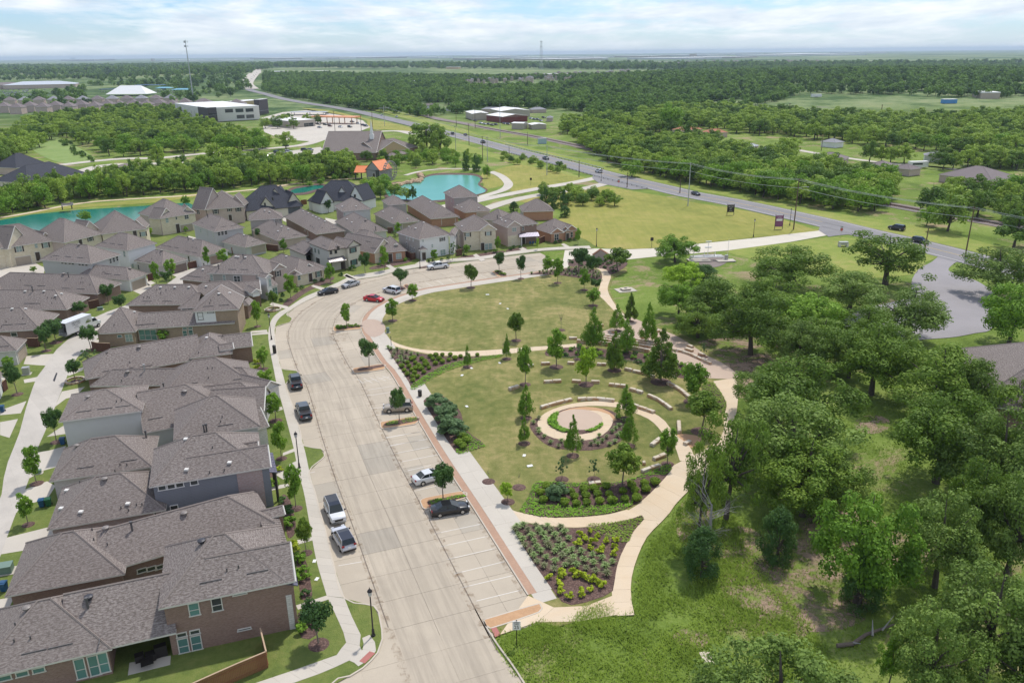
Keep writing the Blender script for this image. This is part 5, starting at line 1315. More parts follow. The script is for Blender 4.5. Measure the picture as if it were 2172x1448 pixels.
duo('long single-storey house with many roof vents before the charcoal roofed houses',None,[(950,720),(1382,993),(1835,937)],BR_BROWN,BR_BROWN,zk,None,
 [(zk,1255,985,.8,1.3,'d'),(zk,1210,930,.8,.7,'d')],[(zk,'w',(1185,638),(1303,622),(1260,672),(1330,710),(1378,735),(1428,757),(1515,795)),(zk,'P',(1372,690)),(zk,'s',(1645,910)),(zk,'p',(1475,895),(1295,865),(1325,885),(1345,905))],r_lo='n')
duo('two-storey house with rose brick side and grey render end, beside white gabled house',[(182,395),(312,474),(745,437)],[(325,608),(512,805),(985,752)],STUC_G,STUC_G,zm,None,
 [(zm,305,520,.7,1.2,'b'),(zm,240,470,.7,1.0,'d')],[(zm,'w',(427,262),(255,357),(318,402),(520,400),(388,587),(460,635)),(zm,'t',(660,605)),(zm,'s',(600,742)),(zm,'P',(808,745)),(zm,'p',(568,573),(485,748))],mh={3: BR_MAUVE,1: STUC_G},r_lo='n')
duo('taupe two-storey house with open rear patio, right beside the pond edge trees',[(735,325),(985,382),(1278,360)],[(838,502),(1062,655),(1462,612)],SID_BEIGE,SID_BEIGE,zm,(zm,(1300,690)),
 [(zm,805,390,.7,1.0,'b'),(zm,1218,378,1.0,.5,'b'),(zm,995,660,.5,1.0,'d')],[(zm,'t',(970,235)),(zm,'w',(795,290),(915,480),(1113,427),(1048,577),(1270,582),(1240,460)),(zm,'P',(1182,425)),(zm,'p',(880,290))],r_lo='n')
duo('red brick single-storey house with long grey brown roof next to the pond',None,[(1283,352),(1612,583),(2035,547)],BR_RED,BR_RED,zm,(zm,(1870,620),plain('terracotta_garage',(.36,.2,.12),.7)),
 [],[(zm,'w',(1432,268),(1608,337),(1750,372)),(zm,'P',(1685,345)),(zm,'s',(1865,515),(1560,485))],r_lo='n')
duo('tall taupe and brick two-storey house overlooking the turquoise pond',[(1455,1010),(1640,1088),(2008,1062)],[(365,112),(517,187),(855,157),zn],SID_BEIGE,BR_RED,zo,(zn,(760,225)),
 [(zo,1612,1125,.6,.9,'d'),(zo,1500,1100,.6,1.0,'d')],[(zo,'w',(1525,985),(1582,1010),(1808,1085)),(zn,'w',(420,92),(478,122),(697,128)),(zo,'P',(1700,890))],mh={3: BR_MAUVE})
duo('long low brick house with pale hip end, behind the alley lawn',None,[(100,925),(1245,1107),(1562,967)],BR_BROWN,BR_BROWN,zg,None,[],[(zg,'t',(815,857),(1180,872)),(zg,'P',(838,815),(878,890)),(zg,'s',(360,997),(530,1003),(843,1033),(1035,1042)),(zg,'p',(1050,908),(1035,965),(1063,965),(1153,993),(313,872),(265,933))],r_lo='n')
duo('brown brick house with pale left hip, beside the parked moving truck',None,[(-330,1240),(852,1307),(1148,1147)],BR_BROWN,BR_BROWN,zg,None,[],[(zg,'w',(325,1075),(565,1075),(787,1107),(713,1133)),(zg,'P',(342,1025),(420,1075)),(zg,'s',(365,1228),(460,1228)),(zg,'p',(613,1160),(665,1165),(692,1163),(665,1230),(715,1175))],r_lo='n')
duo('brown brick house at the left edge with dark fence, across the alley',None,[(-420,228),(342,236),(507,103)],BR_BROWN,BR_BROWN,zh,None,[(zh,120,278,1.2,.9,'d')],[(zh,'w',(105,62),(218,62)),(zh,'p',(195,145),(53,172),(15,215)),(zh,'s',(65,195),(178,190))],r_lo='n')
duo('white brick garage end with taupe door at the left edge of the alley',None,[(-420,425),(140,415),(230,320)],BR_GREY,ST_WHITE,zh,(zh,(190,445),GARAGE),[],[(zh,'s',(25,380))],r_lo='n')
duo('small hip roofed house at the left edge behind the long low roof',None,[(-500,1000),(5,1068),(287,965)],BR_BROWN,BR_BROWN,zg,None,[(zg,232,1010,.8,1.0,'b')],[],r_lo='n')
duo('white walled house with cedar gate at the left edge beside the drive',None,[(-340,640),(-6,690),(28,600)],STUC_W,STUC_W,zh,None,[],[])
def manor(label,A,B,depth,mat,gables,z=zg,ze=5.6,pitch=.75,roof=None,cap=None,wins=(),vents=(),trim=None,side=None,gm=None,r=None):
 h=House(label,roof=roof,cap=cap,trim=trim)
 a_,b_=z(*A),z(*B)
 if r: h.wing(a_,b_,ze,mat,D=depth,pitch=pitch,mats=side,r=r)
 else: h.wing(a_,b_,ze,mat,D=depth,pitch=pitch,mats=side if side else ({0: ST_CREAM} if mat in (BR_PINK,BR_BROWN) else None))
 for k,g in enumerate(gables):
  gz=g[4] if len(g)>4 else ze
  h.wing(z(*g[0]),z(*g[1]),gz+.03*k,g[3] or mat,D=g[2],r='n',ends='gx',pitch=g[5]*1.35 if len(g)>5 else 1.15)
 for w in wins:
  h.win(*z(w[0],w[1]),w[2],w[3],w[4],shut=len(w)>5 and w[5] is True,frame=w[6] if len(w)>6 else None)
 for k,*p in vents: V(h,z,k,*p)
 return h.done()
manor('cream stone manor with wide arched garage at the left edge of the river row',(-260,560),(700,425),13,BR_BROWN,[((98,535),(385,445),7,ST_CREAM,5.3,.95),((345,455),(500,432),5,ST_CREAM,5.0),((500,440),(690,405),6,ST_CREAM,5.3)],
 wins=[(240,515,1.5,1.7,'b',True),(460,482,.8,1.3,'b'),(578,452,1.3,1.6,'b',True),(270,690,5.0,2.3,'G'),(485,625,1.1,2.4,'D')],vents=[('w',(100,213)),('p',(68,245),(100,355))])
manor('pale stone manor with two peaked gables, second in the river row',(820,452),(1320,335),15,BR_PINK,[((935,372),(1060,335),5,ST_CREAM,5.4),((1040,355),(1300,300),6,ST_CREAM,5.4,.8)],
 wins=[(1013,372,.9,1.1,'d',True),(1145,348,1.3,1.3,'d',True),(1030,450,1.0,2,'D')],vents=[('p',(485,245))],pitch=.8)
manor('cream manor with attic vent gable, third in the river row',(1290,345),(1880,272),15,ST_CREAM,[((1480,310),(1650,310),4,ST_CREAM,5.0),((1650,275),(1860,265),6,ST_CREAM,5.3)],
 wins=[(1540,277,.7,.5,'d'),(1757,237,.9,.8,'d',True),(1725,330,1,2,'D'),(1870,335,1.3,1.4,'b',True)],vents=[('P',(1287,95))],pitch=.8)
manor('cream stone manor with three clipped gables and tall arched door, fourth in the river row',(430,610),(992,520),15,BR_PINK,[((425,615),(655,560),5,ST_CREAM,5.4,.7),((600,560),(750,540),4,ST_CREAM,5.2),((730,545),(990,520),6,ST_CREAM,5.5,.7)],z=zj,
 wins=[(535,620,1.0,1.6,'b'),(835,568,1.5,1.4,'d'),(680,600,.6,1.0,'d'),(705,755,1.2,2.8,'D'),(840,745,4.2,2.2,'G',0,GARAGE),(587,497,.3,.4,'d'),(820,468,.3,.5,'d')],vents=[('p',(475,330))])
manor('brown brick manor with two tall steep gables, fifth in the river row',(1125,470),(1730,425),15,BR_PINK,[((1118,475),(1440,400),6,BR_PINK,5.5,1.0),((1400,425),(1560,410),4,ST_CREAM,4.9),((1480,410),(1725,405),6,BR_PINK,5.5,1.0)],z=zj,
 wins=[(1280,460,1.2,1.6,'d',True),(1325,308,.8,.9,'d',True),(1497,475,.8,.9,'d',True),(1548,338,.8,.9,'d',True),(1630,450,1.1,1.4,'d',True),(1510,590,1.0,2,'D'),(1010,440,1.5,1.6,'d')],vents=[('p',(1145,215))],side={3: BR_GREY})
manor('charcoal roofed cream house with four gables and slate garage door',(290,640),(1185,560),15,STUC_C,[((480,615),(765,600),6,STUC_C,3.3,1.0),((620,480),(900,480),7,STUC_C,5.2,1.0),((745,500),(895,500),5,STUC_C,4.2),((905,575),(1180,545),8,STUC_C,3.3,1.1)],z=zk,ze=3.4,pitch=.95,
 roof=ROOF_DK,cap=CAPD,trim=TRIM_D,wins=[(593,530,.6,1.0,'d'),(732,415,.6,1.0,'d'),(828,482,.3,.5,'d'),(1037,498,.5,1.0,'d'),(1045,615,4.4,2.2,'G',0,GARAGE_D)],vents=[('p',(490,235),(430,440),(460,455),(525,440),(550,448),(435,400))])
manor('charcoal roofed white house with four white gables near the mill',(1240,480),(2110,480),15,STUC_W,[((1440,530),(1660,500),7,STUC_W,3.6,1.1),((1565,400),(1710,400),6,STUC_W,4.6,1.1),((1695,390),(1860,390),7,STUC_W,5.2,1.1),((1870,460),(2110,480),8,STUC_W,3.6,1.1)],z=zk,ze=3.6,pitch=.85,
 roof=ROOF_DK,cap=CAPD,trim=TRIM_D,wins=[(1783,385,.9,1.0,'d',0,TRIM_D),(1975,400,.9,1.0,'d',0,TRIM_D)],vents=[('p',(1795,190),(1385,325),(1410,330),(1430,340))])
manor('charcoal roofed stone house at far left beyond the river, partly behind the other',(100,1062),(300,1032),16,BR_PINK,[],z=zp,ze=3.6,pitch=.75,roof=ROOF_DK,cap=CAPD,wins=[(185,1028,2.0,1.0,'d')],vents=[('w',(205,955)),('p',(75,995))])
manor('large charcoal hip roofed house with white wall at far left beyond the river',(170,1155),(545,1090),20,STUC_C,[],z=zp,ze=3.4,pitch=.6,roof=ROOF_DK,cap=CAPD,vents=[('w',(340,985),(345,1058)),('p',(250,1105),(300,1110))])
# east neighbour: big grey roof at the right edge
h=House('large grey hip roofed building cut off by the right edge of the photo','building','building')
h.wing((2060,855),(2400,905),3.5,BR_BROWN,C=(2150,752),pitch=.62); h.done()
# ---------------------------------------------------------------- stone seating
def block_line(name,pts,n,w,hh,label,cat,z0=0.12,group=None,z=0.12):
 """row of separate stone blocks along px points"""
 L=resample(smooth_line(gline(pts,z),0.4) if len(pts)>2 else gline(pts,z),n=n)
 c=L[len(L) // 2]; root=empty(name,(c.x,c.y,z0),0,label,cat,group)
 for i in range(n):
  a,b=L[i],L[i+1]; d=b- a; m= (a+b)/2; l=d.length- 0.05
  mb=MB(); k=0.06; hz=hh*random.uniform(.92,1.06); ww=w*random.uniform(.93,1.05)
  J=lambda: random.uniform(-.03,.03)
  bt= [(-l/2,-ww/2,-.03),(l/2,-ww/2,-.03),(l/2,ww/2,-.03),(-l/2,ww/2,-.03)]
  tp= [(-l/2+k+J(),-ww/2+k+J(),hz+J()),(l/2- k+J(),-ww/2+k+J(),hz+J()),(l/2- k+J(),ww/2- k+J(),hz+J()),(-l/2+k+J(),ww/2- k+J(),hz+J())]
  md= [(x+J(),y+J(),hz*.8) for x,y,_ in bt]
  for q,r_ in ((bt,md),(md,tp)):
   for e in range(4):
    f_= (e+1) % 4; mb.face([q[e],q[f_],r_[f_],r_[e]])
  mb.face(tp)
  o=mb.build('stone',STONE,root); o.location= (m.x- c.x,m.y- c.y,0); o.rotation_euler= (0,0,math.atan2(d.y,d.x))
 return root
BEN= [
 ([(243,605),(340,575),(480,540)],4,'curved limestone bench outside the spiral walk, at its west side'),
 ([(525,540),(660,535),(810,550)],4,'curved limestone bench with rusty blocks just above the round plaza'),
 ([(935,580),(1030,610),(1115,640)],3,'curved limestone bench along the outer edge of the spiral walk, north-east side'),
 ([(265,405),(400,398)],2,'short pale stone bench alone on the grass, west of the rusty pair'),
 ([(480,398),(552,402)],1,'single rust stained stone left of the mulch ring under the bright tree'),
 ([(628,405),(695,408)],1,'single pale stone right of the mulch ring under the bright tree'),
 ([(765,425),(895,440)],3,'pale stone bench of three blocks, second arc, behind the plaza tree'),
 ([(925,460),(1025,488)],2,'rust stained stone bench of two blocks, second arc, right of the plaza tree'),
 ([(1065,508),(1150,545),(1245,615)],3,'long pale stone bench sloping right beside the spiral walk'),
 ([(1215,415),(1290,450),(1385,525)],4,'long stone bench at the lawn edge close to the dark east trees'),
 ([(888,305),(945,318)],2,'whitish end blocks of the topmost rust coloured stone bench'),
 ([(950,320),(1040,340),(1115,368)],3,'topmost long rust coloured stone bench, under the conical dark tree'),
 ([(245,268),(312,262)],1,'small cream stone left of the big mulch ring on the upper lawn'),
 ([(447,258),(500,262)],1,'small cream stone right of the big mulch ring on the upper lawn'),
 ([(672,268),(745,272)],2,'small whitish stone bench between the bright tree and the dark cypress'),
 ([(145,282),(190,280)],1,'small grey stone half hidden behind the leftmost lawn tree'),
 ([(1300,712),(1308,795)],1,'upright set pale stone slab pointing to the camera by the granite patch'),
 ([(1092,895),(1165,838)],2,'stone bench slanting up to the spiral walk, first left of the walk exit'),
 ([(1108,1000),(1200,965)],2,'stone bench in the shade of the tree beside the walk exit'),
 ([(1020,1095),(1090,1070),(1158,1048)],2,'stone bench at the bright ground cover corner by the wide path'),
 ([(1020,1030),(1048,1030)],1,'small stone tucked behind the round dark tree'),
 ([(0,462),(72,438)],2,'rust stained stone bench at the west end of the second arc'),
 ([(1345,885),(1390,862)],1,'stone on the orange granite patch beside the oak branches'),
 ([(458,68),(522,70)],1,'single cream block standing where the oval lawn meets the terrace'),
 ([(610,1192),(705,1185)],2,'flat pale stone slab behind the clipped shrubs of the oval bed'),
 ([(1352,150),(1410,170)],1,'tan boulder seat on the upper pink terrace'),
 ([(1455,190),(1500,205)],1,'rusty block planter edge under the tiny sapling'),
 ([(1478,228),(1520,245)],1,'cream boulder at the south end of the pebble strip'),
 ([(1370,125),(1410,140)],1,'rusty stone slab behind the tan boulder seat'),
]
for p,n,lb in BEN: block_line('stone_bench',[C3(*q) for q in p],n,0.62,0.5,lb,'bench',group='limestone benches of the amphitheatre')
for i,(p,n,lb) in enumerate((([(535,815),(700,825),(860,845),(1000,870),(1200,905)],14,'lowest stone retaining wall of the amphitheatre terrace'),
    ([(600,775),(760,790),(900,810),(1100,840),(1300,872),(1520,905),(1770,1015)],22,'second stone step wall of the amphitheatre terrace'),
    ([(680,765),(860,785),(1000,805),(1230,838),(1400,860)],16,'third stone step wall of the amphitheatre terrace'),
    ([(760,755),(950,778),(1100,800),(1260,825)],12,'topmost stone step wall of the amphitheatre terrace'))):
 block_line('stone_step_wall',[C7(*q) for q in p],n,0.5,0.45+.05*i+ (0.35 if i==0 else 0),lb,'wall',group='stone terrace walls')
for p,lb in ((((1130,775),(1165,770)),'tan boulder left of the reddish sapling on the pink terrace'),(((1230,775),(1275,765)),'cream boulder right of the reddish sapling on the pink terrace'),(((1255,720),(1300,712)),'rusty boulder at the upper edge of the pink terrace'),
   (((860,715),(885,722)),'small tan boulder by the junction of the S-shaped path'),(((750,655),(775,665)),'small tan boulder half hidden behind the big cypress')):
 block_line('boulder',[C7(*q) for q in p],1,.6,.5,lb,'boulder')
# ---------------------------------------------------------------- shrubs, tufts, ground cover
def mesh_ball(name,mat,seed,n=650,size=0.09,squash=.85):
 rg=np.random.default_rng(seed)
 C= [(0,0,.45)]+ [(math.cos(t)*.18,math.sin(t)*.18,.42) for t in (0,2,4)]
 return leaf_mesh(name,C,[.42,.36,.34,.36],n,size,mat,seed,up=.2,squash=squash,inner=.1)
BALL= [mesh_ball('clipped_shrub',HOLLY_L,k) for k in range(3)]
GOLD= [leaf_mesh('golden_shrub',*blob_centres(k+40,'bush',14),520,.085,YEL_L,k) for k in range(3)]
SAGE= [leaf_mesh('sage_shrub',*blob_centres(k+50,'bush',26),3600,.042,GREY_L,k) for k in range(2)]
GRN= [leaf_mesh('green_shrub',*blob_centres(k+60,'bush',16),800,.07,ELM_L,k) for k in range(3)]
DGR= [leaf_mesh('dark_shrub',*blob_centres(k+70,'bush',16),800,.07,LIVE_L,k) for k in range(3)]
def tuft_mesh(name,mat,seed,n=90,h=.75,spread=.55,w=.035):
 rg=np.random.default_rng(seed); mb=MB()
 for _ in range(n):
  th=rg.uniform(0,6.28); lean=rg.uniform(.1,1)*spread; hh=h*rg.uniform(.6,1.1); x,y=math.cos(th),math.sin(th)
  t= (-y*w,x*w); b= (x*.06,y*.06); m= (x*lean*.45,y*lean*.45,hh*.75); e= (x*lean,y*lean,hh*.8* (1.15- lean*.5))
  mb.face([(b[0]- t[0],b[1]- t[1],0),(b[0]+t[0],b[1]+t[1],0),(m[0]+t[0],m[1]+t[1],m[2]),(m[0]- t[0],m[1]- t[1],m[2])],0,[(0,0)]*4)
  mb.face([(m[0]- t[0],m[1]- t[1],m[2]),(m[0]+t[0],m[1]+t[1],m[2]),(e[0],e[1],e[2])],0,[(0,0)]*3)
 return mb.mesh(name,mat)
TUFT= [tuft_mesh('grass_tuft',TUFT_L,k) for k in range(3)]+ [tuft_mesh('grass_tuft',TUFT_R,k+9) for k in range(2)]
def plant(meshes,p,s,hs,name,label,cat,group=None,z=0.14):
 o=link(name,random.choice(meshes),None,(p.x,p.y,z),random.uniform(0,6.28)); o.scale= (s,s,hs)
 return tag(o,label,cat,group)
_O1= 'first second third fourth fifth sixth seventh eighth ninth tenth eleventh twelfth thirteenth fourteenth fifteenth sixteenth seventeenth eighteenth nineteenth'.split()
def ordinal(i):
 if i<19: return _O1[i]
 t= ('twent','thirt','fort','fift','sixt','sevent','eight','ninet')[(i+1) // 10- 2]; u= (i+1) % 10
 return t+ 'ieth' if u==0 else t+ 'y-' +_O1[u- 1]
def sh(meshes,pts,s,hs,name,label,cat,group,var=.15):
 for i,q in enumerate(sorted(pts)):
  k=random.uniform(1- var,1+var); plant(meshes,G(q[0],q[1],.2),s*k,hs*k,name,label+ ', ' +ordinal(i)+ ' from the left',cat,group)
B1= [(455,965),(470,955),(430,982),(478,985),(540,980),(575,945),(608,938),(650,935),(700,935),(730,957),(765,945),(690,967),(650,980),(628,962),(590,962),(520,962),(540,1000),(500,1004),(565,1018),(607,990),(393,1008),(440,1008),(480,1022),(515,1024),(532,1045),(410,1032),(455,1030),(430,1058),(475,1050),(492,1074),(460,1070),(464,1096),(555,995),(870,935)]
sh(BALL,[P3(*q) for q in B1],1.0,.95,'clipped_shrub','round clipped shrub in the wedge bed','shrub','round shrubs of the wedge bed')
B4= [(880,190),(1028,208),(1105,215),(1178,208),(1265,200),(1352,195),(1438,185),(1520,180),(860,140),(905,100),(1095,168),(1172,165),(1252,150),(1330,150),(1425,130),(1070,130),(1160,120),(1228,115),(1310,100),(1485,92),(1508,125),(1572,75),(1582,118),(1645,70)]
sh(BALL,[C8(a,b+14) for a,b in B4],1.2,1.1,'clipped_shrub','round clipped shrub on mulch in the oval bed','shrub','round shrubs of the oval bed')
B5= [(1000,75),(985,115),(1025,100),(1008,130)]
sh(BALL,[P1(*q) for q in B5],1.3,1.2,'clipped_shrub','round clipped shrub below the big sage shrubs','shrub','round shrubs below the sage shrubs')
plant(SAGE,G(*C8(970,175),.15),3.4,2.4,'sage_shrub','soft grey green shrub among the clipped balls of the oval bed','shrub')
for (x,y),s,hs,lb in (((615,1270),4.2,3.0,'grey green shrub, farthest of three by the parking walk'),((672,1340),4.6,3.0,'grey green shrub, middle one of three by the parking walk'),((722,1425),5.2,3.4,'grey green shrub, nearest and largest of three by the parking walk'),((700,1290),2.6,2,'small grey green shrub between the two far sage shrubs')):
 plant(SAGE,G(*P3(x,y),.15),s,hs,'sage_shrub',lb,'shrub')
B1g= [(1130,440),(1165,470),(1120,505),(1250,455),(1225,490),(1205,420),(1205,530),(1310,490),(1285,525),(1270,555),(1375,480),(1370,520),(1368,565),(920,735),(1010,700),(1005,725),(985,775),(1005,800),(1000,830),(1060,865),(1140,840),(1200,815),(1080,695),(1105,715),(1150,722),(1170,730),(1215,745),(1240,760),(1270,775),(1290,790)]
sh(GOLD,[C8(*q) for q in B1g],1.15,.95,'golden_shrub','loose golden shrub in the kite shaped bed','shrub','golden shrubs of the kite bed')
TF= [(690,405),(745,375),(830,375),(910,380),(1000,390),(775,410),(850,410),(935,408),(1025,425),(710,440),(880,440),(960,445),(1055,465),(738,475),(820,485),(900,475),(990,480),(755,515),(835,525),(925,520),(1020,515),(1075,545),(865,555),(960,555),(815,585),(900,595),(1010,585),(1140,560),(1215,580),(1085,600),(1280,600),(840,625),(960,625),(1160,615),(1355,625),(885,655),(1105,650),(1225,635),(1305,660),(955,680),(1175,670),(1240,690),(1315,710),(790,550),(1030,650),(1060,630),(910,510),(800,450),(1040,560),(980,530),(700,390),(870,390)]
sh(TUFT,[C8(*q) for q in TF],1.3,.95,'grass_tuft','fine grass tuft in the kite shaped bed','plant','grass tufts of the kite bed')
rg=random.Random(5)
def inside(p,poly):
 x,y=p; c=False; n=len(poly)
 for i in range(n):
  (x0,y0),(x1,y1)=poly[i],poly[(i+1) % n]
  if (y0>y) != (y1>y) and x< (x1- x0)* (y- y0)/ (y1- y0)+x0: c=not c
 return c
def grid_in(poly_px,step,jit=.25,holes=()):
 W_= [(p.x,p.y) for p in gline(poly_px,.15)]; hs= [[(p.x,p.y) for p in gline(h_,.15)] for h_ in holes]
 xs= [p[0] for p in W_]; ys= [p[1] for p in W_]; out= []; y=min(ys); r=0
 while y<max(ys):
  x=min(xs)+ (step/2 if r % 2 else 0)
  while x<max(xs):
   q= (x+rg.uniform(-jit,jit)*step,y+rg.uniform(-jit,jit)*step)
   if inside(q,W_) and not any(inside(q,h_) for h_ in hs): out.append(Vector((q[0],q[1],0)))
   x += step
  y += step*.87; r += 1
 return out
spin= [C3(*p) for p in spO[7:]]
for p in grid_in(BED7,1.5,holes=[[C3(*p) for p in ((216,720),(240,660),(350,600),(500,560),(650,545),(800,548),(850,620),(810,720),(750,785),(650,838),(500,852),(350,832),(250,787))]]):
 plant(TUFT,p,1.15,.9,'grass_tuft','low grass tuft in the crescent bed round the plaza','plant','grass tufts of the crescent bed')
for p in grid_in(BED5,1.75): plant(TUFT,p,1.3,1.0,'grass_tuft','low tuft in the mulch bed where the street meets the S-shaped path','plant','grass tufts of the far bed')
for p in grid_in([(821,738),(850,742),(905,752),(880,765),(850,780),(835,765)],1.5): plant(TUFT,p,1.3,1.0,'grass_tuft','grey green grass tuft at the tip of the wedge bed','plant','grass tufts of the wedge bed')
for p in grid_in(BED6,2.6): plant(DGR,p,1.5,.9,'low_shrub','low green shrub round the brick entrance monument','shrub','shrubs round the monument')
for p in grid_in(BED8,2.2): plant(rg.choice([GRN,DGR,GRN]),p,1.5,.9,'low_shrub','low shrub on mulch below the stone terrace wall','shrub','low shrubs below the terrace')
def cover(name,px,label,mat=GCOV_L,dens=44,size=.095,hh=.34,world=False,z0=.13):
 """dense leafy ground cover as one mass"""
 W_= [(p.x,p.y) for p in (px if world else smooth_line(gline(px,.15),.6,True))]
 xs= [p[0] for p in W_]; ys= [p[1] for p in W_]; g2=np.random.default_rng(len(px)); n=int((max(xs)- min(xs))* (max(ys)- min(ys))*dens)
 X=g2.uniform(min(xs),max(xs),n); Y=g2.uniform(min(ys),max(ys),n); mb=MB()
 for x,y in zip(X,Y):
  if not inside((x,y),W_): continue
  hz=hh* (0.55+.45*mnoise.noise(Vector((x*1.3,y*1.3,0)))); a=g2.uniform(0,6.28); s=size*g2.uniform(.6,1.3); t=g2.uniform(-.5,.5,4)
  c,d=math.cos(a)*s,math.sin(a)*s; z=z0+hz*g2.uniform(.3,1)
  mb.face([(x- c,y- d,z+t[0]*s),(x+d,y- c,z+t[1]*s),(x+c,y+d,z+t[2]*s),(x- d,y+c,z+t[3]*s)],0,[(0,0)]*4)
 return tag(mb.build(name,mat),label,kind='stuff')
cover('ground_cover',[(1058,752),(1062,757),(1000,771),(955,785),(918,803),(880,826),(872,818),(905,795),(945,774),(1000,761)],'bright green ground cover edging the wedge bed')
cover('ground_cover',[P1(*p) for p in ((970,140),(1040,120),(1020,40),(1075,80),(1136,120),(1080,140),(990,168))],'bright green ground cover at the foot of the sage shrubs')
cover('ground_cover',[C3(*p) for p in ((85,1385),(140,1290),(200,1170),(300,1162),(500,1172),(800,1170),(1000,1120),(1130,1060),(1240,1030),(1250,1060),(1200,1110),(1120,1110),(900,1165),(700,1205),(400,1200),(240,1200),(215,1300),(260,1330),(400,1345),(700,1345),(950,1310),(960,1340),(800,1400),(600,1425),(300,1435),(150,1410))],'bright green ground cover bordering the oval bed')
cover('ground_cover',[(1243,1100+14),(1330,1104),(1362,1093),(1366,1100),(1345,1124),(1330,1150),(1300,1145),(1270,1130)],'fresh green ground cover at the tip of the kite shaped bed',mat=WEED_L)
cover('ground_cover',[C3(*p) for p in ((293,700),(330,650),(380,630),(375,660),(365,700),(390,740),(440,765),(470,780),(420,788),(330,748))],'bright green crescent of ground cover, west of the plaza',dens=80,size=.13,hh=.5,z0=.18)
cover('ground_cover',[C3(*p) for p in ((580,775),(650,755),(705,715),(722,725),(690,760),(620,785))],'bright green crescent of ground cover, south east of the plaza',dens=80,size=.13,hh=.5,z0=.18)
cover('ground_cover',[C7(*p) for p in ((360,945),(700,935),(1000,970),(1200,1010),(1450,1129),(1380,1129),(1180,1040),(1000,990),(700,955),(500,955))],'dark green ground cover along the arc below the terrace',mat=LIVE_L)
cover('ground_cover',[C3(*p) for p in ((1480,420),(1560,400),(1640,500),(1670,580),(1640,640),(1560,600),(1500,520))],'shaggy green ground cover beside the east trail',mat=WEED_L)
for px in (((860,400+20),(1020,392),(1028,402),(862,440)),((810,430),(870,415),(900,430),(830,447))): cover('ground_cover',[P1(*p) for p in px],'green ground cover on the kerb island beside the black saloon')
cover('ground_cover',[P2(*p) for p in ((1040,1030),(1130,1012),(1140,1040),(1045,1055))],'light green ground cover on the island before the beige off-roader')
cover('ground_cover',[P2(*p) for p in ((1180,1000),(1300,985),(1310,1010),(1190,1032))],'light green ground cover on the kerb side of the same island',dens=30)
for p in grid_in([P2(*q) for q in ((620,212),(820,198),(825,212),(630,235))],.9): plant(GRN,p,.9,.6,'low_shrub','low green shrub on the narrow kerb island with a tree','shrub','shrubs on the narrow island')
for p in grid_in([P3(*q) for q in ((985,408),(1005,404),(1048,424),(1020,430))],1.0): plant(GRN,p,1.1,.7,'low_shrub','low green shrub on the far kerb island','shrub','shrubs on the far island')
# rough meadow grasses at the bottom right
def weeds(name,px,n,label,mat=WEED_L,h=.5,w=.05,seed=3,clump=.3,z0=0.0):
 W_= [(p.x,p.y) for p in gline(px,0)]; xs= [p[0] for p in W_]; ys= [p[1] for p in W_]; g2=np.random.default_rng(seed); mb=MB()
 k=0
 while k<n:
  x,y=g2.uniform(min(xs),max(xs)),g2.uniform(min(ys),max(ys))
  if not inside((x,y),W_): continue
  if mnoise.noise(Vector((x*.25,y*.25,seed)))+g2.uniform(-.4,.4)<-0.12: k += 1; continue
  for _ in range(4):
   a=g2.uniform(0,6.28); c,d=math.cos(a),math.sin(a); hh=h*g2.uniform(.4,1.2); px_,py_=x+g2.normal()*clump,y+g2.normal()*clump; l=g2.uniform(.7,1.6)*hh
   mb.face([(px_- d*w,py_+c*w,z0),(px_+d*w,py_- c*w,z0),(px_+c*l,py_+d*l,z0+hh)],0,[(0,0)]*3)
  k += 1
 return tag(mb.build(name,mat),label,kind='stuff')
weeds('tall_grass',[(1050,1352),(1140,1322),(1185,1335),(1250,1300),(1320,1300),(1345,1306),(1352,1240),(1380,1150),(1500,1010),(1560,1100),(1600,1200),(1700,1300),(1800,1448),(1800,1500),(1140,1500)],15000,'rough green grass at the bottom right of the footpath',h=.34)
weeds('tall_grass',[(1215,1320),(1240,1290),(1290,1280),(1306,1305),(1280,1330),(1230,1340)],800,'taller bright green weeds over the path end',h=.3,seed=8)
weeds('tall_grass',[(1110,1345),(1150,1318),(1190,1332),(1170,1365),(1120,1370)],500,'taller weeds round the speed limit sign',h=.3,seed=9)
weeds('tall_grass',[(1700,900),(1900,830),(2172,1000),(2172,1448),(1700,1448),(1560,1250),(1500,1050)],7000,'rough grass beneath the oaks',h=.3,seed=11,clump=.5)
# ---------------------------------------------------------------- lamps, signs, bins
def letters(r,t,size,loc,mat,rz=0.0):
 c=bpy.data.curves.new('lettering','FONT'); c.body=t; c.size=size; c.align_x= 'CENTER'; c.align_y= 'CENTER'; c.extrude=.004
 o=bpy.data.objects.new('lettering',c); COL.objects.link(o)
 me=bpy.data.meshes.new_from_object(o.evaluated_get(bpy.context.evaluated_depsgraph_get())); bpy.data.objects.remove(o); me.materials.clear(); me.materials.append(mat)
 o=link('lettering',me,r,loc); o.rotation_euler= (math.pi/2,0,rz); return o
def lamp_mesh():
 r=empty('street_lamp',(0,0,0))
 m=MB(); m.lathe([(.22,0),(.22,.12),(.15,.2),(.13,.75),(.08,.85),(.065,4.6),(.09,4.65),(0.0,4.7)],10); m.build('pole',BLACKM,r)
 m=MB(); m.lathe([(.06,4.6),(.17,4.78),(.21,5.1),(.19,5.22)],10); m.build('lamp_glass',LAMPG,r)
 m=MB(); m.lathe([(.26,5.2),(.25,5.26),(.13,5.45),(.05,5.5),(.03,5.68),(0,5.72)],10); m.build('lamp_cap',BLACKM,r)
 return r
LP0=lamp_mesh(); bpy.context.view_layer.update(); index_kids(LP0)
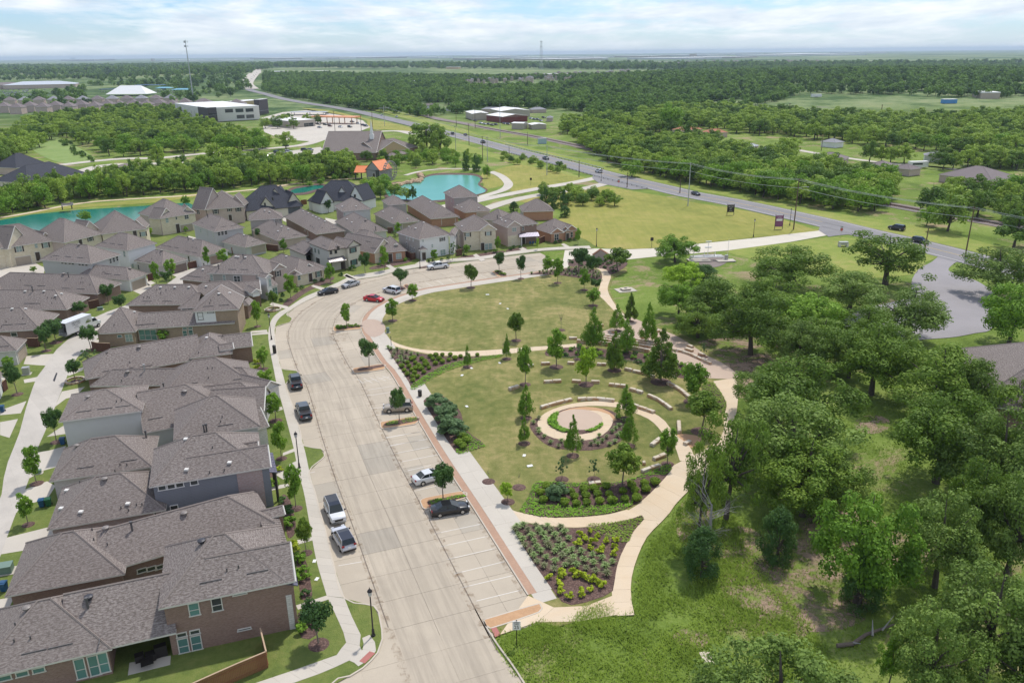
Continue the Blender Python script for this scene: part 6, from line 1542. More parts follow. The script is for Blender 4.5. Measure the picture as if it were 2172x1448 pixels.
for i,(x,y,lb) in enumerate(((792,1347,'black street lamp on the corner grass nearest the camera'),(635,992,'black street lamp beside the pavement near the nearer dark pickup bay'),(576,720,'black street lamp where the street begins to curve'),
    (891,569,'black street lamp in front of the white house'),(1265,523,'black street lamp at the edge of the mown vacant lot'),(1598,502,'black street lamp beside the link road near the tall sign'),(1275,384,'street lamp at the highway entrance junction'),(1675,478,'street lamp standing close to the wooden utility pole'))):
 o=LP0 if i==0 else copy_tree(LP0); g_=G(x,y,.13); o.location= (g_.x,g_.y,.13)
 tag(o,lb,'street lamp','black street lamps')
def sign(px,py,h,w,hh,label,face,text=None,posts=1,postm=BLACKM,name='sign',cat='sign',rz=0,textm=None,back=None):
 g_=G(px,py,.05); r=empty(name,(g_.x,g_.y,0.05),rz,label,cat)
 for i in range(posts):
  x=0 if posts==1 else (-w/2- .05+i* (w+.1)); m=MB(); m.box((x,0,(h+hh*.1)/2),(.09 if posts==1 else .16,.09,h+hh*.1)); m.build('post',postm,r)
 m=MB(); m.box((0,-.06,h- hh/2),(w,.04,hh)); m.build('sign_board',face,r)
 for (t,sx_,z,x) in (text or ()):
  letters(r,t,sx_,(x,-.09,h- hh/2+z),textm or BLACKM)
 return r
sign(1096,1368,2.9,.78,1.0,'white speed limit sign reading 25 on a black post at the street edge',TRIM_W,[('SPEED',.2,.34,0),('LIMIT',.2,.14,0),('25',.5,-.2,0)])
r=sign(1549,456,3.6,2.3,2.6,'dark real estate sign with pale lettering on the vacant lot by the highway',BLACKM,[('FOR SALE',.42,.7,0),('LOT',.5,.0,0),('CALL',.4,-.7,0)],posts=2,postm=TRIM_D,textm=TRIM_W)
r=sign(1651,486,4.4,2.4,3.6,'tall purple and white real estate sign on dark wooden posts',plain('purple_sign_face',(.22,.07,.16),.6),[('LAND',.5,1.2,0),('AVAILABLE',.32,.5,0)],posts=2,postm=TRIM_D,textm=TRIM_W)
m=MB(); m.box((0,-.10,3.0),(1.9,.02,.7)); m.build('sign_panel',TRIM_W,r)
def stop(px,py,label):
 g_=G(px,py,.05); r=empty('stop_sign',(g_.x,g_.y,.05),0,label,'stop sign'); m=MB(); m.box((0,0,1.4),(.07,.07,2.9)); m.build('post',GALV,r)
 m=MB(); P_= [(.48*math.cos(math.pi/8+k*math.pi/4),.48*math.sin(math.pi/8+k*math.pi/4)) for k in range(8)]
 m.face([(x,-.07,2.4+z) for x,z in P_]); m.face([(x,-.05,2.4+z) for x,z in P_[::-1]]); m.build('sign_board',RED,r)
 letters(r,'STOP',.34,(0,-.08,2.4),TRIM_W)
 m=MB(); m.box((0,0,3.05),(.9,.03,.22)); m.box((0,0,3.32),(.03,.8,.2)); m.build('street_name_blade',BOXGREEN,r)
stop(1783,503,'red STOP sign where the link road meets the highway'); stop(1312,397,'red STOP sign at the estate entrance by the highway')
sign(1382,525,3.0,.9,1.0,'dark sign on a thin post at the street end beside the lot',BLACKM); sign(1126,393,3.2,.9,1.0,'dark sign board on a thin post in the mown field',BLACKM)
def bin_(px,py,label,mat=BLACKM,h=1.15,r_=.33,rim=True):
 g_=G(px,py,.15); r=empty('litter_bin',(g_.x,g_.y,.15),0,label,'litter bin')
 m=MB(); m.lathe([(r_*.85,0),(r_,.1),(r_,h*.8),(r_*1.05,h*.82)],14); m.build('bin_body',mat,r)
 m=MB(); m.lathe([(r_*1.1,h*.82),(r_*.95,h*.95),(r_*.4,h),(0,h)],14); m.build('bin_lid',mat,r)
 m=MB(); m.lathe([(r_*1.5,-.05),(r_*1.5,.02),(0,.02)],14); m.build('bin_base',WALK,r)
bin_(891,840,'black litter bin beside the parking walk by the lawn'); bin_(583,749,'black litter bin on a brick pad by the street curve',h=1.7); bin_(823,705,'dark green litter bin at the round paving',BOXGREEN)
for x,y,lb in ((830,733,'thin dark bollard, first by the path start'),(844,757,'thin dark bollard, second beside the wedge bed'),(856,772,'thin dark marker post between grass tufts and round shrubs'),(869,803,'thin dark marker post nearest the camera by the wedge bed')):
 g_=G(x,y,.12); m=MB(); m.lathe([(.05,0),(.05,1.7),(.09,1.72),(.09,1.9),(0,1.92)],8); tag(m.build('bollard',BLACKM,None,(g_.x,g_.y,.12)),lb,'bollard','bollards by the wedge bed')
def cart(px,py,mat,label,rz=.3):
 g_=G(px,py,.14); r=empty('wheelie_bin',(g_.x,g_.y,.14),rz,label,'wheelie bin')
 m=MB(); b0= [(-.25,-.28),(.25,-.28),(.25,.28),(-.25,.28)]; t0= [(-.32,-.38),(.32,-.38),(.32,.38),(-.32,.38)]
 for i in range(4):
  j= (i+1) % 4; m.face([(*b0[i],.08),(*b0[j],.08),(*t0[j],1.02),(*t0[i],1.02)])
 m.build('bin_body',mat,r); m=MB(); m.box((0,-.02,1.06),(.70,.84,.08)); m.box((0,.05,1.12),(.5,.5,.05)); m.build('bin_lid',mat,r)
 for s in (-1,1):
  m=MB(); m.tube([(s*.28,.3,.13),(s*.36,.3,.13)],.13,10); m.build('wheel',BLACKM,r)
cart(90,1074,BLUEBIN,'dark blue wheelie bin, left of the green one in the driveway'); cart(104,1072,GREENBIN,'green wheelie bin beside the dark blue one in the driveway')
cart(134,942,BLUEBIN,'blue wheelie bin at the foot of the pale grey wall'); cart(6,873,BLUEBIN,'blue wheelie bin at the left edge by the alley'); cart(10,1252,BLUEBIN,'blue wheelie bin behind the green transformer box',.1)
cart(267,618- 4,BLUEBIN,'turquoise bin by the white garage wing at the alley')
def ubox(px,py,d,mat,label,rz=.3):
 g_=G(px,py,.14); r=empty('transformer_box',(g_.x,g_.y,.12),rz,label,'utility box'); m=MB(); m.box((0,0,d[2]/2),d); m.build('cabinet',mat,r)
 m=MB(); m.box((0,-.02,d[2]+.03),(d[0]+.06,d[1]+.1,.1)); m.build('cabinet_lid',mat,r); m=MB(); m.box((0,0,0.02),(d[0]+.4,d[1]+.4,.1)); m.build('pad',WALK,r)
ubox(12,1212,(1.5,1.2,.9),BOXGREEN,'green transformer box on the grass at the left edge'); ubox(57,793,(1.1,.9,1.3),GALV,'grey utility cabinet on the alley grass'); ubox(213,657,(1.1,.7,.6),BOXGREEN,'low green utility box by the cedar fence'); ubox(84,1003,(.5,.4,.5),BOXGREEN,'small green utility pedestal behind the alley tree')
# concrete drain pad in the meadow
g_=G(*C7(985,328),0); r=empty('drain_inlet',(g_.x,g_.y,0),.3,'square concrete drain inlet in the rough grass','drain'); m=MB(); m.box((0,0,.05),(4.6,3.4,.14)); m.build('pad',WALK,r); m=MB(); m.box((0,0,.3),(2.0,1.6,.3)); m.box((0,0,.48),(2.3,1.9,.06)); m.build('inlet_lid',KERB,r); m=MB(); m.lathe([(.4,.5),(.4,.54),(0,.54)],12); m.build('manhole',BLACKM,r)
for x,y,w_,lb in ((1124,988,.5,'a'),(1112,966,.4,'b'),(1000,781,.4,'c'),(1060,770,.4,'d'),(990,862,.4,'e'),(1077,655,.4,'f'),(1034,625,.5,'g'),(1061,644,.4,'h'),(980,796,.4,'i'),(667,1190,.35,'j'),(672,1228,.35,'k'),(1500,1395,1.0,'l')):
 g_=G(x,y,.12); m=MB(); m.box((0,0,.05),(w_*1.6,w_,.1),rg.uniform(0,3)); tag(m.build('valve_cover',TRIM_W if lb != 'l' else STONE,None,(g_.x,g_.y,.1)),{'l': 'pale stone slab lying in the rough meadow'}.get(lb,'small pale valve cover set in the grass'),'valve cover' if lb != 'l' else 'stone slab',None if lb== 'l' else 'valve covers in the lawns')
# entrance monument
g_=G(1273,552,.15); r=empty('entrance_monument',(g_.x,g_.y,.12),.15,'low red brick entrance monument with peaked top by the link road','monument'); m=MB()
m.face([(-2,-.4,0),(2,-.4,0),(2,-.4,1.6),(0,-.4,3.0),(-2,-.4,1.6)]); m.face([(2,.4,0),(-2,.4,0),(-2,.4,1.6),(0,.4,3.0),(2,.4,1.6)]); m.face([(2,-.4,0),(2,.4,0),(2,.4,1.6),(2,-.4,1.6)]); m.face([(-2,.4,0),(-2,-.4,0),(-2,-.4,1.6),(-2,.4,1.6)]); m.build('masonry',BR_PINK,r)
m=MB(); m.tube([(-2.2,0,1.6),(0,0,3.1),(2.2,0,1.6)],.3,4); m.build('coping',plain('terracotta_coping',(.35,.17,.1),.8),r)
# ---------------------------------------------------------------- fences
def fence(pts,label,hh=1.85,mat=FENCE,z=0.13,step=.145,px=True):
 L=gline(pts,.13) if px else pts; c=L[0]; r=empty('garden_fence',(c.x,c.y,z),0,label,'fence'); nb=0
 for i in range(len(L)- 1):
  a,b=L[i],L[i+1]; n=max(1,int((b- a).length/step)); d= (b- a).normalized(); ang=math.atan2(d.y,d.x)
  for k in range(n):
   if nb >= 290: break
   p=a.lerp(b,(k+.5)/n)- c; me=BOARD.setdefault(mat.name,None)
   if me is None:
    m=MB(); m.box((0,0,hh/2),(step*.93,.025,hh)); me=BOARD[mat.name]=m.mesh('board',mat)
   o=link('board',me,r,(p.x,p.y,random.uniform(-.015,.015)),ang+random.uniform(-.02,.02)); nb += 1
  m=MB()
  for zz in (.35,1.45): m.box(((a+b).x/2- c.x- d.y*.05,(a+b).y/2- c.y+d.x*.05,zz),((b- a).length,.05,.09),ang)
  m.build('rail',mat,r); m=MB(); m.box(((a+b).x/2- c.x,(a+b).y/2- c.y,hh+.02),((b- a).length,.14,.04),ang); m.build('top_rail',FENCE_T,r)
BOARD= {}
fence([zb(985,1100),zb(1037,1310),zb(780,1420),zb(560,1520),zb(300,1640)],'tall cedar board fence round the nearest back yard')
fence([zg(1150,1300),zg(1278,1270)],'dark cedar fence between the long brick house and the alley',mat=FENCE_D)
fence([zh(240,385),zh(330,385),zh(345,375)],'dark cedar fence behind the two full alley trees',mat=FENCE_D)
fence([zh(790,415),zh(845,425),zh(950,430)],'open dark fence beside the multicolour brick house',mat=FENCE_D)
fence([zi(720,800),zi(800,775)],'dark cedar fence right of the white garage wing',mat=FENCE_D); fence([zi(1260,635),zi(1375,610)],'dark cedar fence between the walnut garage door and the white wall',mat=FENCE_D)
fence([zk(620,1235),zk(800,1255)],'dark cedar fence right of the grey patio house',mat=FENCE_D); fence([zm(1250,1130),zm(1330,1180),zm(1390,1170)],'dark cedar fence left of the white painted house',mat=FENCE_D)
fence([zm(980,790),zm(1060,790)],'short cedar fence beside the open rear patio',mat=FENCE_D); fence([zn(400,745),zn(485,735)],'cedar gate fence left of the cream arched house',mat=FENCE_D)
fence([zn(1470,590),zn(1540,560)],'cedar gate between the metal porch house and the red brick house',mat=FENCE_D); fence([zl(760,260),zl(940,240)],'orange cedar fence behind the taupe corner house'); fence([zh(35,770),zh(70,740),zh(60,700)],'dark cedar gate at the left edge by the white wall',mat=FENCE_D)
fence([zk(1150,540),zk(1240,530)],'cedar fence between the two charcoal roofed houses')
# patio things of the nearest house
g_=G(*za(1460,1220),.13); r=empty('patio_furniture',(g_.x,g_.y,.13),.3,'dark covered patio set and grill under the nearest porch roof','patio set')
for n_,c_,d_ in (('seat',(0,0,.4),(.9,.8,.7)),('seat',(-1.0,.2,.35),(.8,.7,.7)),('table_top',(-.2,-.9,.6),(1.1,1.1,.08)),('grill',(.9,.3,.6),(1.1,.6,1.2))):
 m=MB(); m.box(c_,d_,.2); m.build(n_,BLACKM,r)
ps('patio',[za(1235,1370),za(1250,1250),za(1650,1180),zb(170,1285)],.15,WALK,smooth=False)
g_=G(*zn(1355,600),.13); r=empty('patio_chairs',(g_.x,g_.y,.13),.1,'blue patio chairs under the slate metal porch roof','patio set')
for i in range(3):
 m=MB(); m.box((i*.9,0,.42),(.55,.5,.08)); m.build('seat',BLUEBIN,r); m=MB(); m.box((i*.9,.25,.75),(.55,.06,.6)); m.build('backrest',BLUEBIN,r)
# ---------------------------------------------------------------- front yard shrubs
FY= [(635,1190,GRN,1.8,'green shrub under the slate porch roof'),(643,1225,GRN,2.1,'round bright green shrub on the mulch strip of the nearest house'),(625,1165,GOLD,1.8,'golden shrub beside the pavement path of the nearest house'),(648,1262,DGR,1.2,'small dark shrub in the mulch strip'),
 (655,1310,GRN,1.5,'small shrub left of the corner tree'),(640,1335,GRN,1.9,'bright shrub behind the corner tree'),(664,1325,DGR,1.1,'little dark shrub by the corner tree'),(610,1090,DGR,2.0,'dark shrub behind the white luxury off-roader'),(615,1115,GRN,2.0,'broad green shrub in front of the second house'),(598,1065,DGR,1.4,'dark shrub by the rose path'),
 (582,1030,GRN,1.6,'green shrub by the metal awning house'),(592,1000,GOLD,1.3,'small golden shrub below the awning'),(545,770,GOLD,1.6,'round golden shrub, farthest of four beside the dormer house'),(546,783,GOLD,1.7,'round golden shrub, second of four beside the dormer house'),(548,797,GOLD,1.7,'round golden shrub, third of four beside the dormer house'),(550,812,GOLD,1.7,'round golden shrub, nearest of four beside the dormer house'),
 (596,640,DGR,1.4,'dark round shrub by the taupe house walk'),(601,628,DGR,1.5,'dark shrub below the big front tree'),(640,613,DGR,1.6,'dark shrub beneath the arched window'),(628,618,GRN,1.5,'green shrub left of the dark front shrubs'),(668,600,DGR,1.6,'dark shrub at the cream entry gable'),(684,596,DGR,1.6,'dark shrub right of the cream entry gable'),(695,590,GRN,1.5,'green shrub at the house corner by the round tree'),
 (722,585,DGR,1.6,'dark shrub by the wooden porch posts'),(748,573,DGR,2.4,'large dark shrub beneath the shuttered windows'),(804,565,DGR,1.5,'dark shrub left under the stone gable window'),(813,563,DGR,1.4,'dark shrub middle under the stone gable window'),(824,561,DGR,1.3,'dark shrub right under the stone gable window'),(860,554,GRN,1.5,'green shrub at the red brick corner'),
 (910,556,DGR,1.2,'clipped dark shrub, first before the white house'),(918,554,DGR,1.2,'clipped dark shrub, second before the white house'),(937,553,DGR,1.2,'clipped dark shrub, third before the white house'),(950,550,DGR,1.2,'clipped dark shrub, last before the white house'),(985,543,DGR,1.2,'dark shrub left of the arched entry'),(1030,537,DGR,1.1,'dark shrub right of the arched entry'),(1050,535,GRN,1.7,'green shrub at the cream house corner'),
 (1082,530,DGR,1.6,'dark shrub below the cream stone bay'),(1090,527,DGR,1.7,'larger dark shrub below the cream stone bay'),(1104,526,DGR,1.3,'small dark shrub by the porch steps'),(1178,517,DGR,1.7,'dark hedge shrub, left before the red brick house'),(1188,515,DGR,1.7,'dark hedge shrub, right before the red brick house'),(1208,512,DGR,1.7,'dark hedge shrub before the right window of the red brick house'),(1220,510,DGR,1.7,'dark hedge shrub at the far corner of the red brick house'),(1198,460,'L',3.4,'dense dark round shrub behind the red brick house'),
 (1090,448,'L',3.0,'dense dark shrub behind the brown roofed garage'),(757,455,'L',3.2,'dark shrub before the slate garage door'),(845,1010,GRN,0,'')]
for x,y,k,s,lb in FY:
 if not s: continue
 if k== 'L': put_tree('dense',G(x,y,.1),s*1.25,s*1.3,lb,None,'shrub','shrub'); continue
 plant(k,G(x,y,.15),s,s*.75,'garden_shrub',lb,'shrub')
for px in ([(628,1175),(640,1172),(652,1200),(662,1265),(640,1270),(632,1215)],[(632,1300),(660,1290),(680,1300),(672,1345),(640,1352)],[(598,1050),(615,1060),(628,1120),(612,1140),(604,1100)],[(545,760),(553,760),(556,820),(548,822)],[(560,1000),(590,985),(602,1000),(575,1012)],[(895,563),(960,548),(965,553),(900,568)],[(975,545),(1060,532),(1062,538),(980,551)],[(1075,530),(1112,524),(1114,530),(1080,537)],[(790,565),(865,550),(866,557),(795,571)],[(600,645),(640,615),(700,588),(705,594),(650,620),(610,650)]):
 ps('planting_strip',px,.147,MULCH,step=.5)
# ---------------------------------------------------------------- oaks on the right
OAKS= [
 ('oakopen',1878,603,487,170,'spreading oak with ragged open crown nearest the parked-out highway junction'),
 ('oak',1672,612,513,172,'broad dark oak with flat crown beside the link road verge'),
 ('elm',1432,556,492,98,'bright bushy tree beside the gas pipe yard'),
 ('lime',1452,612,550,92,'yellow green tree in front of the gas pipe yard'),
 ('dense',1492,598,560,66,'small dark evergreen between the yellow green tree and the oaks'),
 ('elm',1440,668,590,92,'bright green tree at the left edge of the oak grove'),
 ('oak',1520,690,578,150,'dark oak at the left end of the grove behind the terrace'),
 ('oak',1592,752,600,172,'massive dark oak leaning over the reddish ground'),
 ('oak',1628,690,576,140,'dark oak in the middle of the grove'),('oak',1480,715,640,110,'dark oak at the lower left of the grove near the bare soil'),
 ('oakg',1800,662,563,150,'pale greyish oak between the grove and the car park'),
 ('oakg',1925,722,594,178,'light grey green oak standing over the car park edge'),
 ('elm',1715,722,612,150,'brighter green oak just left of the pale oaks'),('oak',1830,745,640,120,'oak crown half hidden before the car park'),
 ('oak',1735,782,662,165,'oak with visible bare trunk in the centre of the grove'),('oakg',1690,790,668,130,'greyish oak left of the visible trunk oak'),
 ('oak',1848,836,672,185,'oak with a thick dark leaning trunk standing in the clearing'),('oakg',1800,800,690,110,'thin crowned grey oak behind the thick trunk'),
 ('oak',1990,888,712,225,'wide dense oak left of the grey roof'),('elm',2140,727,578,150,'tall green oak right of the car park'),
 ('oakg',2112,628,514,150,'pale feathery tree on the island by the highway'),('oakg',2050,905,740,120,'pale oak tucked behind the wide dense oak'),
 ('oak',1672,930,745,235,'huge oak over the beige trail, farther of the pair'),('oakg',1610,880,765,120,'small light oak at the trail side behind the huge oak'),
 ('oakg',1668,1030,815,262,'huge grey green oak over the beige trail, nearer of the pair'),
 ('oak',1985,1022,818,235,'round dense oak beyond the small sunny clearing'),('oakg',2110,1080,845,215,'greyish oak cut by the right edge beneath the grey roof'),
 ('oak',1702,1092,915,225,'leaning dark oak with dead twigs at the right of the trail'),('oakg',1760,1085,925,150,'grey green oak right of the leaning dark oak'),
 ('elm',1815,1275,1018,222,'sunlit oak with an ivy covered foot in the middle of the meadow'),
 ('oakg',1983,1243,1028,195,'pale oak with a bare trunk standing in the shade at the right'),
 ('oakg',2130,1230,975,190,'grey twiggy oak at the right edge above the shaded slope'),('oak',2060,1180,960,150,'dark oak behind the pale bare trunk oak'),
 ('oakg',2085,1440,1195,265,'large greyish oak in the bottom right corner'),('oakg',1960,1500,1265,200,'greyish oak at the bottom edge beside the fallen trunk'),('oak',2175,1520,1330,220,'dark oak cropped by the bottom right corner'),
 ('elm',1885,1452,1345,62,'narrow bright green sapling beside the fallen trunk'),
 ('dense',1488,1222,1112,88,'dense ivy covered dark stump at the trail side'),('dense',1645,1188,1070,90,'dense dark undergrowth shrub under the big oak'),('dense',1822,1284,1170,105,'dark ivy mass round the foot of the sunlit oak'),
 ('oakopen',1540,1100,872,150,'sparse crowned oak reaching over the footpath'),('oakopen',1480,1150,930,90,'thin leafed oak beside the dead grey tree'),
 ('oak',2150,900,790,110,'oak behind the corner of the grey roof'),('oakg',1900,770,690,130,'pale oak above the clearing, right of the thick trunk'),
]
for k,bx,by,ty,w,lb in OAKS: photo_tree(k,bx,by,ty,w*1.12,lb,name='oak_tree' if 'oak' in k else 'tree')
b=G(1650,1560,0); put_tree('oakg',b,9.5,13,'pale feathery tree cut by the bottom edge of the photo',name='tree')
# dead tree and fallen trunk
def dead_tree(base,hh,w,label,seed,n=26,lean=(0,0)):
 rg_=random.Random(seed); mb=MB(); top=Vector((lean[0],lean[1],hh*.72)); mb.tube([(0,0,0),top*.5+Vector((.1,0,0)),top],[.2,.16,.11],7,0,False)
 def br(p,d,l,r_,dep):
  q=p+d*l; m=p+d*l*.5+Vector((rg_.uniform(-1,1),rg_.uniform(-1,1),rg_.uniform(-.5,1)))*l*.1
  mb.tube([p,m,q],[r_,r_*.7,r_*.35],4,0,False)
  if dep>0:
   for _ in range(3):
    nd= (d+Vector((rg_.uniform(-1,1),rg_.uniform(-1,1),rg_.uniform(-.6,.9)))*.75).normalized(); br(p+d*l*rg_.uniform(.4,1),nd,l*rg_.uniform(.45,.7),r_*.45,dep- 1)
 for i in range(n):
  t=rg_.uniform(.35,1); a=rg_.uniform(0,6.28); br(top*t,Vector((math.cos(a),math.sin(a),rg_.uniform(.3,1.6))).normalized(),w*rg_.uniform(.22,.45),.05,3)
 r=empty('dead_tree',(base.x,base.y,0),0,label,'tree'); mb.build('trunk',DEADW,r); return r
dead_tree(G(1500,1180,0),9.5,7.0,'bare grey dead tree with tangled branches beside the footpath',3,15)
dead_tree(G(2140,1190,0),11.5,6.5,'bare grey branches at the right edge among the oaks',5,9)
g_=G(1830,1365,0); r=empty('fallen_trunk',(g_.x,g_.y,0),0,'fallen grey tree trunk lying in the grass at the bottom right','log'); m=MB()
A_,B_=G(1775,1372,0)- g_,G(1895,1332,0)- g_; m.tube([A_+Vector((0,0,.18)),A_*.4+Vector((0,-.04,.22)),(A_+B_)/2+Vector((0,.08,.3)),B_+Vector((0,0,.5))],[.22,.2,.17,.08],8); m.build('trunk',plain('fallen_bark',(.17,.13,.105),.95,var=.5,scale=5),r)
m=MB(); m.tube([B_*.3+Vector((0,0,.4)),B_*.5+Vector((-.4,.8,1.3))],[.12,.03],5); m.tube([B_*.6+Vector((0,0,.5)),B_*.8+Vector((.6,.4,1.6))],[.1,.03],5); m.tube([A_*.4+Vector((0,0,.3)),A_*.2+Vector((-.2,-.9,.9))],[.1,.03],5); m.build('branch',DEADW,r)
# ---------------------------------------------------------------- park trees
PK= [
 ('wide',999,610,558,34,'round young tree in a mulch ring, first on the lawn beyond the far parking bays'),('live',1105,591,539,23,'narrow dark young tree at the far edge of the oval lawn'),('sap',1161,583,542,36,'young bright tree between the tufted bed and the oval lawn'),('sap',1183,600,547,30,'thin bright young tree, right neighbour of the bright one by the tufted bed'),
 ('live',1228,574,522,44,'full dark young tree in the far tufted bed'),('live',1257,588,537,40,'full dark young tree beside the brick monument'),('sap',1239,615,570,30,'bright young tree in a mulch ring near the S-shaped path'),('live',1264,618,589,27,'small dark tree at the bend of the S-shaped path'),('sap',1258,648,611,38,'spreading young tree below the bend of the S-shaped path'),
 ('sap',875,637,602,32,'small bright tree near the white off-roader'),('sap',833,680,632,36,'bright young tree in a mulch ring near the round paving'),('live',851,611,568,36,'dark young tree on the island beside the white off-roader'),('live',1059,576,531,26,'conical young tree on the far kerb island'),
 ('wide',1095,722,663,38,'round dark young tree alone in the middle of the oval lawn'),('cone',1258,742,648,54,'large feathery cypress at the left end of the terrace'),('cone',1308,702,643,38,'feathery cypress behind the terrace near the path end'),('coned',1337,682,618,30,'slim dark conical tree above the terrace'),
 ('cone',1328,748,672,48,'light feathery cypress standing among the terrace steps'),('cone',1375,728,638,42,'pale thin cypress with a reddish trunk on the pink terrace'),('sap',1180,778,695,52,'open light tree in a large mulch ring at the path'),('coned',1303,785,700,52,'dark cypress below the terrace wall'),('coned',1402,810,693,84,'largest dark conical tree in front of the terrace'),
 ('cone',1075,761,706,19,'very slim pale cypress beside the footpath'),('cone',992,778,730,18,'small slim bright tree next to the hedge band'),('sap',1114,815,732,42,'bright open tree in a large mulch ring, left end of the stone arcs'),('limey',1243,815,729,58,'bright yellow green tree between two single stones'),
 ('cone',1116,886,813,40,'bright cypress left of the round plaza'),('cone',1112,940,880,27,'small bright cypress with stakes, nearer of two left of the plaza'),('cone',1215,966,876,38,'cypress in front of the round plaza'),('cone',1326,888,814,46,'feathery cypress over the plaza walk'),('cone',1334,945,870,40,'light cypress right of the plaza beds'),
 ('sap',1416,984,905,48,'light tree where the spiral walk meets the wide path'),('wide',1488,915,832,78,'bright full tree at the lawn edge by the trail'),('sap',1470,852,768,70,'grey green tree above the bright full tree'),('wide',1319,1032,944,78,'dark round tree over the oval shrub bed'),
 ('sparse',1192,1016,970,30,'thin sparse sapling, left of two above the oval bed'),('sparse',1260,1016,973,26,'thin sparse sapling, right of two above the oval bed'),('limey',1077,1064,1020,36,'small yellow green tree by the parking walk'),('sparse',1492,757,725,18,'tiny sapling in the upper terrace planter'),('sparse',1226,762,730,20,'tiny sapling left of the bright yellow tree'),
 ('sap',736,694,640,30,'young tree on the narrow kerb island at the curve'),('live',783,778,715,42,'dark full tree on the kerb island above the hatched bay'),('live',847,893,820,38,'dark tree on the island in front of the beige off-roader'),('live',940,1057,978,52,'dark spreading tree on the island beside the black saloon'),
 ('wide',1310,575,527,60,'rounded multi stem tree right of the brick monument')]
for k,bx,by,ty,w,lb in PK: photo_tree(k,bx,by,ty,w*1.22,lb,name='young_tree')
for bx,by,ty,w,lb in ((1190,700,652,26,'leafless sapling in a mulch ring on the oval lawn'),(1036,1021,985,14,'bare twig sapling, left of two by the parking walk'),(1101,1033,988,16,'bare twig sapling, right of two by the parking walk')): photo_tree('bare',bx,by,ty,w,lb,name='bare_sapling')
RING= [(bx,by,w) for k,bx,by,ty,w,lb in PK if not (700<bx<960 and by>688) and (by<1330) and not (1150<bx<1335 and by<590)]+ [(1190,700,20),(1036,1021,20),(1101,1033,20)]
for bx,by,w in RING:
 p=G(bx,by,.12); s=min(1.9,max(.95,w*mpp(p)*.30)); mb=MB(); mb.lathe([(s,-.02),(s*.8,.07),(s*.3,.13),(0,.14)],16)
 tag(mb.build('mulch_ring',MULCH,None,(p.x,p.y,.125)),kind='structure')
# ---------------------------------------------------------------- street and alley trees
ST= [
 ('sap',546,692,637,28,'street tree before the multicolour brick house'),('wide',580,657,614,26,'round street tree in a stone planter ring'),('sap',617,634,579,32,'full bright street tree before the taupe corner house'),('sap',701,600,557,25,'small bright street tree by the cream single-storey house'),('sap',560,782,735,34,'street tree opposite the litter bin'),('sap',568,842,781,46,'bright street tree beside the farther dark pickup'),
 ('sap',585,892,833,50,'bright street tree beside the nearer dark pickup'),('sap',597,972,893,42,'green street tree above the front path by the metal awning'),('sap',628,1078,984,50,'thin spreading street tree in line with the rose path'),('wide',650,1172,1098,40,'full street tree next to the pale crossover car'),('live',676,1366,1270,80,'spreading dark tree on the corner lawn nearest the camera'),
 ('live',775,580,533,28,'dark young street tree left of the stone gable house'),('sap',816,574,521,24,'thin pale street tree in front of the stone gable'),('sparse',960,552,512,22,'thin wispy conifer at the white house corner'),('sap',922,556,528,22,'small shrubby tree before the white house window'),('sap',990,541,519,20,'small tree before the arched entry'),('sap',1056,534,501,18,'small tree between the cream and the brown brick houses'),('limey',1140,530,503,10,'slim bright sapling by the slate porch roof'),('sap',1226,518,483,17,'slim young tree at the corner of the red brick house'),
 ('live',120,937,863,46,'dark alley tree at the foot of the pale grey wall'),('sap',78,1025,942,50,'bright alley tree beside the drive of the pale brick house'),('sap',60,1112,1046,46,'pale bright alley tree with a large mulch ring, nearest the camera'),('live',160,808,761,38,'dark alley tree in a square stone planter'),('live',194,742,687,42,'dark rounded alley tree beside the moving truck'),('live',119,726,673,46,'full dark alley tree left of the moving truck'),('live',98,744,687,38,'dark alley tree, second left of the moving truck'),('live',37,836,765,42,'dark alley tree by the cedar gate'),('sap',22,792,756,30,'light alley tree behind the utility cabinet'),
 ('sparse',190,778,740,38,'pale airy alley tree behind the stone planter'),('live',172,674,638,36,'dark tree behind the moving truck'),('live',230,643,598,32,'dark tree at the end of the long brick house'),('live',259,660,622,34,'darkest alley tree near the truck cab'),('sap',333,607,555,26,'bright tree left of two before the walnut garage door'),('sap',365,592,548,32,'bright tree right of two before the walnut garage door'),('live',355,604,572,26,'small dark conical tree below the two bright trees'),('sap',441,568,522,20,'slim tree before the white garage wall'),('sap',474,562,528,30,'bright tree right of the white garage wall'),
 ('sap',348,724,699,34,'small bright tree at the covered patio'),('limey',528,532,502,18,'pale yellow slim tree before the grey patio house garage'),('live',553,512,481,26,'dark tree by the taupe garage wing'),('sap',602,536,506,20,'young tree behind the dark cedar fence'),('sap',620,478,462,32,'bright tree between the grey brown roofs'),('sap',845,500,471,20,'bright tree before the rear patio house'),('sparse',838,505,488,22,'pale shrubby tree by the patio lawn'),('limey',929,478,452,13,'slim yellow green tree at the red garage'),('limey',1003,460,440,13,'slim bright tree at the brick garage end'),('live',697,452,422,16,'slim dark tree by the white gabled house'),
 ('limey',112,530,508,18,'yellow green sapling before the garage of the left manor'),('limey',318,502,482,20,'yellow green sapling at the third manor'),('sap',362,495,476,14,'small tree before the fourth manor'),('sap',395,495,480,13,'tiny tree at the drive of the fourth manor'),('sap',72,578,565,18,'low tree on the drive left of the grey clerestory house'),
 ('elm',182,470,444,28,'round bright tree at the bank of the river behind the manors'),('elm',395,437,412,20,'small tree by the river behind the fifth manor')]
for k,bx,by,ty,w,lb in ST: photo_tree(k,bx,by,ty,w*1.15,lb,name='street_tree')
